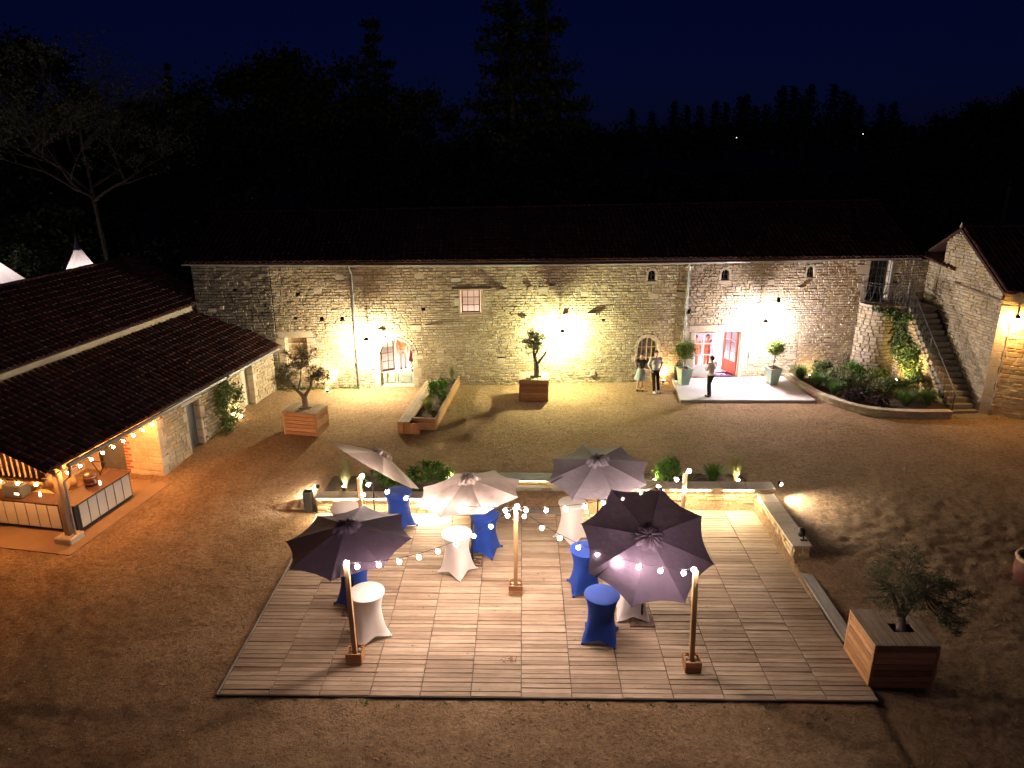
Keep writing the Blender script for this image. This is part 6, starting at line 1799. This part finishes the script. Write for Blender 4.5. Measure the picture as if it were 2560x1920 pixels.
def person(loc, face, J, label, top, bottom, shoes, hair=M_hair, H=1.75, female=False, skirt=False, sleeve='long', vox=.012, hairlong=False):
    """J: joint positions for a 1.75 m figure facing -y; x is the figure's own left"""
    t = thing("person", loc, label, "person", None, face); k = H / 1.75
    t.scale = (k, k, k)
    V = lambda n: Vector(J[n])
    b = MB()
    hip, chest, neck, head = V('hip'), V('chest'), V('neck'), V('head')
    sw = .17 if female else .195
    b.ball(head, .098, 12, 10, .80, .98, 1.16); b.ball(head + Vector((0, -.035, -.06)), .06, 8, 8, .85, .95, .9)
    b.ball(head + Vector((0, -.105, -.015)), .017, 6, 6, .8, 1.3, 1.6)
    for s in (-1, 1): b.ball(head + Vector((s * .078, .005, -.01)), .022, 6, 6, .5, 1, 1.4); b.ball(head + Vector((s * .03, -.088, .018)), .014, 6, 6)
    b.ball(head + Vector((0, -.09, -.062)), .022, 6, 6, 1.2, .6, .5)
    cap(b, neck, .055, head + Vector((0, .01, -.06)), .05)
    b.ball(chest, .16, 12, 10, 1.12 if not female else 1.0, .68, 1.2); b.ball((chest + hip) / 2, .135, 12, 10, 1.0 if not female else .88, .72, 1.3); b.ball(hip, .15, 12, 10, 1.08, .78, .9)
    if female:
        for s in (-1, 1): b.ball(chest + Vector((s * .07, -.085, -.02)), .06, 8, 8)
    cap(b, chest + Vector((-sw * .8, 0, .12)), .06, chest + Vector((sw * .8, 0, .12)), .06)
    for s in ('l', 'r'):
        sh, el, wr, hd = V(s + 'sh'), V(s + 'el'), V(s + 'wr'), V(s + 'ha')
        cap(b, sh, .052, el, .038); cap(b, el, .038, wr, .026)
        cap(b, wr, .026, wr.lerp(hd, .75), .03)
        d = (hd - wr).normalized(); sd = d.cross(Vector((0, 1, 0)) if abs(d.y) < .8 else Vector((1, 0, 0))).normalized()
        for q in range(4):
            base = wr.lerp(hd, .8) + sd * (q - 1.5) * .019; ln = (.07, .08, .076, .06)[q]
            mid = base + d * ln * .55; tip = mid + (d * .8 + Vector((0, -.5, -.2))).normalized() * ln * .5
            cap(b, base, .0095, mid, .009); cap(b, mid, .009, tip, .0075)
        tb = wr.lerp(hd, .3) - sd * .028; cap(b, tb, .012, tb - sd * .022 + d * .04, .0095)
        hp, kn, an, toe = V(s + 'hp'), V(s + 'kn'), V(s + 'an'), V(s + 'to')
        cap(b, hp, .085, kn, .055); cap(b, kn, .055, an, .038); cap(b, an, .042, toe, .035)
    remesh(b, "body", M_skin, t, vox)
    # clothes
    c = MB()
    c.ball(chest, .172, 12, 10, 1.14 if not female else 1.02, .72, 1.22); c.ball((chest + hip) / 2, .148, 12, 10, 1.04 if not female else .9, .76, 1.4)
    if not female: c.ball(hip + Vector((0, 0, .03)), .162, 12, 10, 1.08, .80, .75)
    if female:
        for s in (-1, 1): c.ball(chest + Vector((s * .07, -.09, -.02)), .066, 8, 8)
    cap(c, chest + Vector((-sw * .8, 0, .115)), .066, chest + Vector((sw * .8, 0, .115)), .066)
    cap(c, chest + Vector((0, .01, .14)), .075, neck + Vector((0, .005, -.01)), .058)
    for s in ('l', 'r'):
        sh, el, wr = V(s + 'sh'), V(s + 'el'), V(s + 'wr')
        if sleeve == 'long': cap(c, sh, .066, el, .052); cap(c, el, .052, wr, .036)
        elif sleeve == 'short': cap(c, sh, .068, sh.lerp(el, .75), .058)
        else: cap(c, sh, .06, sh.lerp(el, .35), .052)
    remesh(c, "shirt" if not female else "blouse", top, t, vox)
    d = MB()
    if skirt:
        n = 36; vs = []; zs = [hip.z + .12, hip.z + .02, hip.z - .12, hip.z - .28, hip.z - .42]
        rs = [.13, .165, .20, .24, .275]
        for z, r_ in zip(zs, rs):
            for i in range(n):
                a = 2 * PI * i / n; q = r_ * (1 + .05 * math.sin(a * 9) * (hip.z + .12 - z) / .5); vs.append((hip.x + q * math.cos(a), hip.y + q * .8 * math.sin(a), z))
        d.add(vs, [(i * n + j, i * n + (j + 1) % n, (i + 1) * n + (j + 1) % n, (i + 1) * n + j) for i in range(4) for j in range(n)])
        d.build("skirt", bottom, t, True, local=True)
    else:
        d.ball(hip + Vector((0, 0, -.02)), .158, 12, 10, 1.1, .82, .8)
        for s in ('l', 'r'):
            hp, kn, an = V(s + 'hp'), V(s + 'kn'), V(s + 'an'); cap(d, hp, .098, kn, .072); cap(d, kn, .072, an + Vector((0, 0, .02)), .058)
        remesh(d, "trousers", bottom, t, vox)
    for s in ('l', 'r'):
        an, toe = V(s + 'an'), V(s + 'to'); e = MB(); cap(e, an + Vector((0, .02, -.03)), .045, toe + Vector((0, 0, 0)), .042)
        e.box(an.x - .04, an.x + .04, min(an.y, toe.y) - .03, max(an.y, toe.y) + .05, 0, .02); remesh(e, "shoe", shoes, t, .01)
    h = MB(); h.ball(head + Vector((0, .022, .03)), .106, 14, 10, .84, .98, 1.02)
    if hairlong: h.ball(head + Vector((0, .08, -.06)), .075, 10, 8, .9, .7, 1.2); h.ball(head + Vector((0, .05, .10)), .045, 8, 8)
    hm = h.mesh("hair", True)
    # keep only the part behind the hairline
    import bmesh
    bm = bmesh.new(); bm.from_mesh(hm)
    bmesh.ops.delete(bm, geom=[f for f in bm.faces if (f.calc_center_median() - head).y < -.045 and (f.calc_center_median() - head).z < .055], context='FACES')
    bm.to_mesh(hm); bm.free(); link("hair", hm, hair, t, wloc(t))
    return t
def joints(**o):
    J = dict(hip=(0, 0, .95), chest=(0, .01, 1.28), neck=(0, .01, 1.47), head=(0, -.01, 1.63),
             lsh=(.19, .01, 1.42), lel=(.24, .03, 1.13), lwr=(.24, -.03, .90), lha=(.235, -.05, .80),
             rsh=(-.19, .01, 1.42), rel=(-.24, .03, 1.13), rwr=(-.24, -.03, .90), rha=(-.235, -.05, .80),
             lhp=(.09, 0, .93), lkn=(.10, -.02, .50), lan=(.11, .01, .09), lto=(.13, -.13, .045),
             rhp=(-.09, 0, .93), rkn=(-.10, -.02, .50), ran=(-.11, .01, .09), rto=(-.13, -.13, .045))
    J.update(o); return J
gz_ = lambda x, y: zgf(x, y) + .02
person((5.70, 29.2, gz_(5.7, 29.2)), rad(8), joints(rel=(-.27, .08, 1.15), rwr=(-.19, -.02, .97), rha=(-.15, -.07, .90), lel=(.28, .08, 1.15), lwr=(.20, -.02, .97), lha=(.16, -.07, .90), lan=(.16, -.06, .09), lto=(.22, -.19, .045), lkn=(.12, -.04, .5), rkn=(-.07, -.08, .51), ran=(-.06, -.16, .09), rto=(-.07, -.30, .045)),
       "tall man in a pale grey shirt, black trousers and white shoes standing on the gravel", M_shirt_g, M_trouser, M_shoe, H=1.84)
person((5.12, 29.38, gz_(5.12, 29.4)), rad(-4), joints(rsh=(-.16, .01, 1.42), rel=(-.30, -.05, 1.40), rwr=(-.30, -.10, 1.64), rha=(-.24, -.12, 1.72), lsh=(.16, .01, 1.42), lel=(.22, .03, 1.16), lwr=(.14, -.16, 1.06), lha=(.06, -.20, 1.06)),
       "woman in a dark blouse and grey-blue skirt with one hand raised to her head", M_top, M_skirt, M_shoe_b, H=1.66, female=True, skirt=True, sleeve='cap', hairlong=True)
person((7.86, 28.38, .557), rad(180 + 35), joints(lel=(.27, -.02, 1.17), lwr=(.13, -.22, 1.16), lha=(.06, -.27, 1.19), rel=(-.27, -.02, 1.17), rwr=(-.13, -.22, 1.14), rha=(-.06, -.27, 1.17), head=(.0, -.035, 1.62), hip=(.03, .03, .95), lkn=(.12, .01, .5), rkn=(-.04, -.09, .52), ran=(.0, .02, .09), rto=(-.02, -.12, .045), lan=(.13, .06, .09), lto=(.14, -.08, .045)),
       "man in a white short-sleeved shirt and black trousers seen from behind on the terrace", M_shirt_w, M_trouser, M_shoe_b, H=1.76, sleeve='short')
# people indoors
person(tuple(F0.p(18.75, -1.0, .55)), rad(-10), joints(), "person in a long coral outfit behind the left door leaf", M_coral, M_coral, M_shoe_b, H=1.72, vox=.02)
person(tuple(F0.p(19.42, -1.3, .55)), rad(30), joints(lel=(.34, -.02, 1.4), lwr=(.22, -.1, 1.6), lha=(.15, -.1, 1.66)), "person in coral with a raised arm in the open doorway", M_coral, M_coral, M_shoe_b, H=1.68, vox=.02)
person(tuple(F0.p(5.25, -2.5, .52)), rad(15), joints(lkn=(.12, -.1, .52), lan=(.12, .08, .12), lto=(.12, -.02, .05)), "dancer in light trousers inside the arched doorway", M_coral, M_white_cloth, M_shoe_b, H=1.72, vox=.02)
person(tuple(F0.p(5.75, -2.1, .52)), rad(-50), joints(rkn=(-.1, -.12, .52), ran=(-.2, .1, .2), rto=(-.2, 0, .12)), "dancer in a short dark red skirt inside the arched doorway", M_white_cloth, M_redskirt, M_shoe_b, H=1.62, female=True, skirt=True, sleeve='cap', vox=.02)

# ================================================================== marquee peaks behind the outbuilding
def tent(loc, R, h, label, n=12, en=30):
    t = thing("marquee", loc, label, "marquee", "white marquee peaks"); x, y, z = loc
    mt = bpy.data.materials.get("lit_white_canvas") or plain("lit_white_canvas", (.78, .74, .72), .8, 0, 2, .03, transl=.5)
    prof = [(R, 0), (R * .58, h * .26), (R * .30, h * .52), (R * .12, h * .80), (.05, h * .97)]
    for k in range(n):
        a0 = 2 * PI * k / n; a1 = 2 * PI * (k + 1) / n; m = MB(); vs = []
        for r_, zz in prof:
            for j in range(4):
                s = j / 3; a = a0 + (a1 - a0) * s; q = r_ * (1 - .05 * 4 * s * (1 - s)); vs.append((x + q * math.cos(a), y + q * math.sin(a), z + zz))
        m.add(vs, [(i * 4 + j, i * 4 + j + 1, (i + 1) * 4 + j + 1, (i + 1) * 4 + j) for i in range(4) for j in range(3)]); m.build("canvas_panel", mt, t, True)
    m = MB(); m.lathe([(.18, h * .88), (.10, h * 1.0), (.01, h * 1.16)], 12, loc); m.build("peak_cap", plain("grey_cap", (.25, .22, .25), .7), t)
    m = MB(); m.tube([(x, y, 0), (x, y, z + h)], .05, 8); m.build("mast", M_zinc, t)
    add_light("marquee_and_tree_light", 'POINT', (x, y, z + .9), en, (1, .83, .80), t, .3)
tent((-22.35, 36, 3.2), 2.3, 2.65, "small white marquee peak rising behind the outbuilding ridge")
add_light("marquee_and_tree_light", 'POINT', (-23.2, 38.6, 1.6), 5, (1, .80, .60), None, .3)  # unseen lamp added to light the bare tree and bushes from below
tent((-28.3, 36, 2.6), 4.3, 4.6, "large white marquee peak cut off by the left picture edge", en=130)

# ================================================================== trees
def crown_broad(seed, n=14000):
    cl = rand_clumps(46, 1.0, seed, .35, (.16, .30), .95); return leaf_cloud("crown", n, .062, cl, seed, .7, 0)
def crown_conifer(seed, n=30000, spread=.34):
    r = random.Random(seed); cl = []
    lay = 20
    for i in range(lay):
        q = i / lay; z = q; rr = spread * (1 - q) ** .85 * r.uniform(.75, 1.15) + .01
        for k in range(max(3, int(9 * (1 - q)) + 2)):
            a = r.uniform(0, 2 * PI); L = rr * r.uniform(.7, 1.15)
            for s in (.35, .62, .88):
                cl.append((math.cos(a) * L * s, math.sin(a) * L * s, z - .02 * s + .02 * s * s, rr * .16 + .008, rr * .16 + .008, .014 + .01 * (1 - q), (rr + .03)))
        cl.append((0, 0, z, rr * .45, rr * .45, .04, rr * 4))
    return leaf_cloud("crown", n, .016, cl, seed, .55, -.1)
def crown_poplar(seed, n=1400):
    r = random.Random(seed); cl = []
    for i in range(26):
        z = i / 25; w = .13 * math.sin(PI * min(1, z * .85 + .12)) ** .6 * r.uniform(.7, 1.15) + .01
        cl.append((r.uniform(-.4, .4) * w, r.uniform(-.4, .4) * w, z * .9 + .1, w, w, .05, w))
    return leaf_cloud("crown", n, .035, cl, seed, .7, .5)
CB = [crown_broad(200 + i) for i in range(4)]; CC = [crown_conifer(300 + i) for i in range(3)]; CPO = [crown_poplar(400 + i) for i in range(3)]
for me in CB + CC + CPO: me.materials.append(M_leaf_dark)
def unit_trunk(h0, h1, r0, r1, seed, limbs=6, tall=False):
    m = MB(); r = random.Random(seed)
    m.tube([(0, 0, h0), (r.uniform(-.02, .02), 0, (h0 + h1) / 2), (0, 0, h1)], r0, 8, r1=r1)
    for k in range(limbs):
        a = r.uniform(0, 2 * PI); z = h0 + (h1 - h0) * r.uniform(.45, .9); L = r.uniform(.25, .5)
        m.tube([(0, 0, z), (math.cos(a) * L * .5, math.sin(a) * L * .5, z + L * .35), (math.cos(a) * L, math.sin(a) * L, z + L * .6)], r1 * 1.2, 5, r1=r1 * .3)
    me = m.mesh("trunk", True); me.materials.append(M_bark_dark); return me
TB = unit_trunk(-2.2, .3, .06, .035, 1); TC = unit_trunk(-.05, .97, .018, .003, 2, 0); TP = unit_trunk(0, .8, .012, .004, 3, 0)
def tree_b(x, y, zc, rx, rz, label, k, group="broadleaf trees behind the farm"):
    t = thing("broadleaf_tree", (x, y, 0), label, "tree", group)
    M = Matrix.Translation((x, y, zc)) @ Matrix.Rotation(k * 1.3, 4, 'Z') @ Matrix.Diagonal((rx, rx, rz, 1)); link("crown", CB[k % 4], None, t, M)
    link("trunk", TB, None, t, Matrix.Translation((x, y, zc)) @ Matrix.Diagonal((rx, rx, zc / 2.2, 1)))
def tree_c(x, y, z0, h, w, label, k, group="conifers behind the barn"):
    t = thing("conifer_tree", (x, y, 0), label, "conifer", group)
    M = Matrix.Translation((x, y, z0)) @ Matrix.Rotation(k * 2.1, 4, 'Z') @ Matrix.Diagonal((w / .34, w / .34, h, 1)); link("crown", CC[k % 3], None, t, M)
    link("trunk", TC, None, t, Matrix.Translation((x, y, z0 - 1)) @ Matrix.Diagonal((h, h, h + 1, 1)))
bl = [(-33.5, 50, 12.6, 5.6, 5.6, "tallest dark broadleaf tree at the left picture edge"), (-29, 54, 10.2, 5.6, 5.4, "rounded dark tree right of the tallest left tree"),
      (-24.5, 56, 9.6, 5, 5.2, "dark tree left of the small pointed conifer"), (-19.5, 53, 11.4, 4.8, 4.9, "dark tree right of the small pointed conifer"), (-15, 52, 12.2, 4.4, 5.2, "dark domed tree on the left skyline"),
      (-11.8, 50, 11.0, 3.6, 5.2, "dark tree just left of the broad spruce"), (-6.6, 49, 10.0, 3.2, 4.6, "dark tree right of the broad spruce"), (-2.0, 52, 7.2, 4.2, 4.6, "low dark tree in the gap before the giant conifers"),
      (-38, 46, 7, 6, 6, "low dark tree mass at the far left"), (-28, 44, 4.6, 4.2, 3.8, "low dark tree behind the marquee"), (-17, 44, 4.2, 4.4, 4.2, "low dark tree left of the barn roof end")]
for i, b in enumerate(bl): tree_b(*b, i)
tree_c(-23.9, 52, 3, 13.2, 2.6, "small pointed conifer on the left skyline", 0)
tree_c(-9.6, 50, 3, 15.6, 5.0, "broad spruce with a blunt top left of the giant conifers", 1)
tree_c(-.9, 46, .5, 20.6, 6.4, "left of the two giant conifers, its tip leaving the picture", 2)
tree_c(1.2, 47, .5, 22.5, 5.0, "right of the two giant conifers, with ragged shelf branches", 0)
tree_b(13, 64, 6.0, 6.5, 3.4, "low dark tree right of the giant conifers", 1); tree_b(5.5, 58, 6.6, 5, 3.4, "low dark tree tucked under the giant conifers", 2)
tree_b(24, 70, 5.6, 7, 3.4, "low dark tree behind the right part of the barn", 3)
for i, (x, y, zc, rx, rz, l) in enumerate([(50.5, 92, 9.3, 6, 4.4, "leftmost tree of the rounded wood on the right"), (54, 90, 11.2, 5.6, 5.6, "second tree of the rounded wood on the right"), (58.5, 90, 11.8, 6, 5.6, "third tree of the rounded wood on the right"), (63, 88, 12.4, 6.5, 6.4, "rightmost tree of the rounded wood, cut by the picture edge"), (38, 78, 6.0, 6, 3.6, "low tree left of the rounded wood"), (33, 60, 4.5, 6, 3.6, "low dark tree behind the gabled building")]): tree_b(x, y, zc, rx, rz, l, i, "wood on the right hill")
ordn = ["first", "second", "third", "fourth", "fifth", "sixth", "seventh", "eighth", "ninth", "tenth", "eleventh", "twelfth", "thirteenth", "fourteenth", "fifteenth", "sixteenth", "seventeenth", "eighteenth", "nineteenth", "twentieth", "last"]
pop = [(480, 500), (560, 510), (650, 475), (700, 490), (750, 490), (815, 475), (855, 480), (910, 458), (935, 452), (975, 492), (1015, 485), (1075, 425), (1117, 425), (1145, 462), (1185, 421), (1276, 420), (1320, 440), (1355, 460), (1390, 490), (1470, 483), (1522, 478)]
for i, (px, py) in enumerate(pop):
    X = 1280 + px * .5787; Yp = py * .5787; D = 190 + (i * 37 % 23)
    # place by bearing and elevation
    x = (X - 1305) / 1790 * (D * math.cos(rad(18.4)) * 1.06); top = 10.5 - (Yp - 365) / 1790 * D * 1.06
    z0 = 8.5; h = top - z0
    t = thing("poplar_tree", (x, D, z0), ordn[i] + " poplar from the left in the row on the far ridge", "poplar", "poplars on the far ridge")
    link("crown", CPO[i % 3], None, t, Matrix.Translation((x, D, z0)) @ Matrix.Diagonal((h * 1.25, h * 1.25, h, 1)))
    link("trunk", TP, None, t, Matrix.Translation((x, D, z0)) @ Matrix.Diagonal((h, h, h, 1)))
# far hedge line
cl = []
r = random.Random(2)
for k in range(170):
    x = -10 + k * .95; D = 205 + r.uniform(-8, 8); cl.append((x, D, 11.5 + r.uniform(-1.5, 1.5) + (1.2 if 55 < x < 90 else 0), 4, 3, 3.2, 1))
o = link("far_wood", leaf_cloud("far_wood", 16000, 1.3, cl, 3, .8, 0), M_leaf_dark); tag(o, "dark unbroken far tree line under the poplars", "woodland", None, 'stuff')
# bramble and scrub behind the barn roof
cl = []
for k in range(60): cl.append((-14 + k * .9 + r.uniform(-.5, .5), 42 + r.uniform(-1.5, 2), 3.2 + r.uniform(-1, 2.2) * (1.3 if k < 14 else .6), 1.2, 1, 1.0, 1))
o = link("scrub", leaf_cloud("scrub", 15000, .22, cl, 13, .6, 0), M_leaf_dark); tag(o, "dark scrub growing behind the barn roof", "scrub", None, 'stuff')
# bare old tree at the left
def bare_tree():
    t = thing("bare_tree", (-24.0, 41, 0), "spreading half-bare tree catching a little light behind the marquee", "tree")
    r = random.Random(12); m = MB(); tips = []
    def grow(p, d, L, rad_, lev):
        if lev == 0:
            m.tube([p, p + d * L * .5 + Vector((.15, 0, 0)), p + d * L], rad_, 7, r1=rad_ * .7, cap=False); p = p + d * L
            for k in range(6):
                a = 2 * PI * k / 6 + .4; grow(p - d * .3 * k * .5, Vector((math.cos(a) * .9, math.sin(a) * .6, .42)).normalized(), 2.7, rad_ * .55, 1)
            grow(p, d, 3.2, rad_ * .6, 1); return
        n = 3; pts = [p]
        for i in range(n):
            d = (d + Vector((r.gauss(0, .13), r.gauss(0, .13), r.gauss(.02, .08)))).normalized(); p = p + d * L / n; pts.append(p)
        m.tube(pts, rad_, 6 if lev < 2 else 4, r1=rad_ * .62, cap=False)
        if lev >= 6: tips.append(p); return
        for k in range(3 if lev < 4 else 2):
            a = r.uniform(0, 2 * PI); q = Vector((math.cos(a), math.sin(a) * .8, 0))
            grow(p if k < 2 else pts[2], (d * .75 + q * r.uniform(.5, .85) + Vector((0, 0, .08))).normalized(), L * r.uniform(.6, .76), rad_ * .6, lev + 1)
    grow(Vector((-24, 41, 0)), Vector((0, 0, 1)), 8.3, .17, 0)
    m.build("trunk", M_bark_dark, t)
    cl = [(p.x, p.y, p.z, .5, .5, .4, 1) for p in tips]
    link("foliage", leaf_cloud("foliage", 9000, .13, cl, 4, .6, 0), M_leaf_grey, t)
bare_tree()
for (x, y, zc, rx, rz, l, k) in ((-27.5, 40, 3.6, 2.4, 2.2, "leafy bush between the two marquee peaks", 0), (-20.2, 39.5, 3.4, 2.2, 2.2, "leafy bush just right of the small marquee peak", 1), (-16.2, 40.5, 2.6, 2.4, 2.0, "low dark bush left of the barn roof end", 2)):
    t = thing("bush", (x, y, 0), l, "bush"); link("foliage", CB[k], None, t, Matrix.Translation((x, y, zc)) @ Matrix.Diagonal((rx, rx, rz, 1))); 
# two distant house lights
for (px, py, l) in ((897, 601, "tiny distant light left of the taller poplars"), (1396, 588, "tiny distant light right of the taller poplars")):
    X = 1280 + px * .5787; Yp = py * .5787; D = 170; x = (X - 1305) / 1790 * D * 1.02; z = 10.5 - (Yp - 365) / 1790 * D * 1.06
    b = MB(); b.ball((x, D, z), .09, 8, 6); o = b.build("distant_light", emit_mat("far_lamp", (1, .95, .85), .9), None); tag(o, l, "distant light", "distant house lights")

# dry leaves and crumbs on the deck
r = random.Random(21); V = []; F = []
for k in range(150):
    x = r.uniform(-5.9, 7.0); y = r.uniform(11.8, 19.0)
    if k > 110: x, y = 0.0 + r.gauss(-.2, .08), 12.75 + r.gauss(0, .05)
    s = r.uniform(.008, .028); a = r.uniform(0, 6.28); z = .004 + r.uniform(0, .012)
    b0 = len(V)
    for q, l in ((0, 1.4), (1.57, .6), (3.14, 1.2), (4.71, .7)): V.append((x + s * l * math.cos(a + q), y + s * l * math.sin(a + q), z + r.uniform(0, .01)))
    F.append((b0, b0 + 1, b0 + 2, b0 + 3))
o = link("dry_leaves", np_mesh("dry_leaves", V, F), plain("dry_leaf", (.12, .06, .03), .9, 0, 30, .5)); tag(o, "dry leaves and crumbs scattered on the deck", "leaves", None, 'stuff')
# loose stones on the gravel
var = []
for k in range(4):
    m = MB(); m.ball((0, 0, 0), 1, 6, 4, 1 + .3 * r.random(), 1, .6); me = m.mesh("pebble", True); var.append(me)
M_peb = pieces_mat("pebble_stone", [(.42, .32, .22), (.30, .22, .15), (.52, .43, .33)])
items = []
for k in range(5200):
    x = r.uniform(-13, 15); y = r.uniform(8.3, 29)
    if -6.3 < x < 7.7 and 11.4 < y < 21.2: continue
    if x < -12.2 + (y - 17) * .17: continue
    if x > 11.6 and y > 25.5: continue
    s = r.uniform(.008, .024); items.append((Matrix.Translation((x, y, zgf(x, y) + .012)) @ Matrix.Rotation(r.uniform(0, 6), 4, 'Z') @ Matrix.Diagonal((s, s, s, 1)), r.randrange(4)))
root = None
Vs = []; Fs = []; off = 0
for M, k in items:
    v = np.array([tuple(q.co) for q in var[k].vertices]); A = np.array(M); Vs.append(v @ A[:3, :3].T + A[:3, 3]); Fs.extend([tuple(i + off for i in p.vertices) for p in var[k].polygons]); off += len(v)
me = bpy.data.meshes.new("loose_stones"); me.from_pydata(np.concatenate(Vs).tolist(), [], Fs); me.update()
o = link("loose_stones", me, M_peb); tag(o, "loose stones lying on the gravel yard", "stones", None, 'stuff')
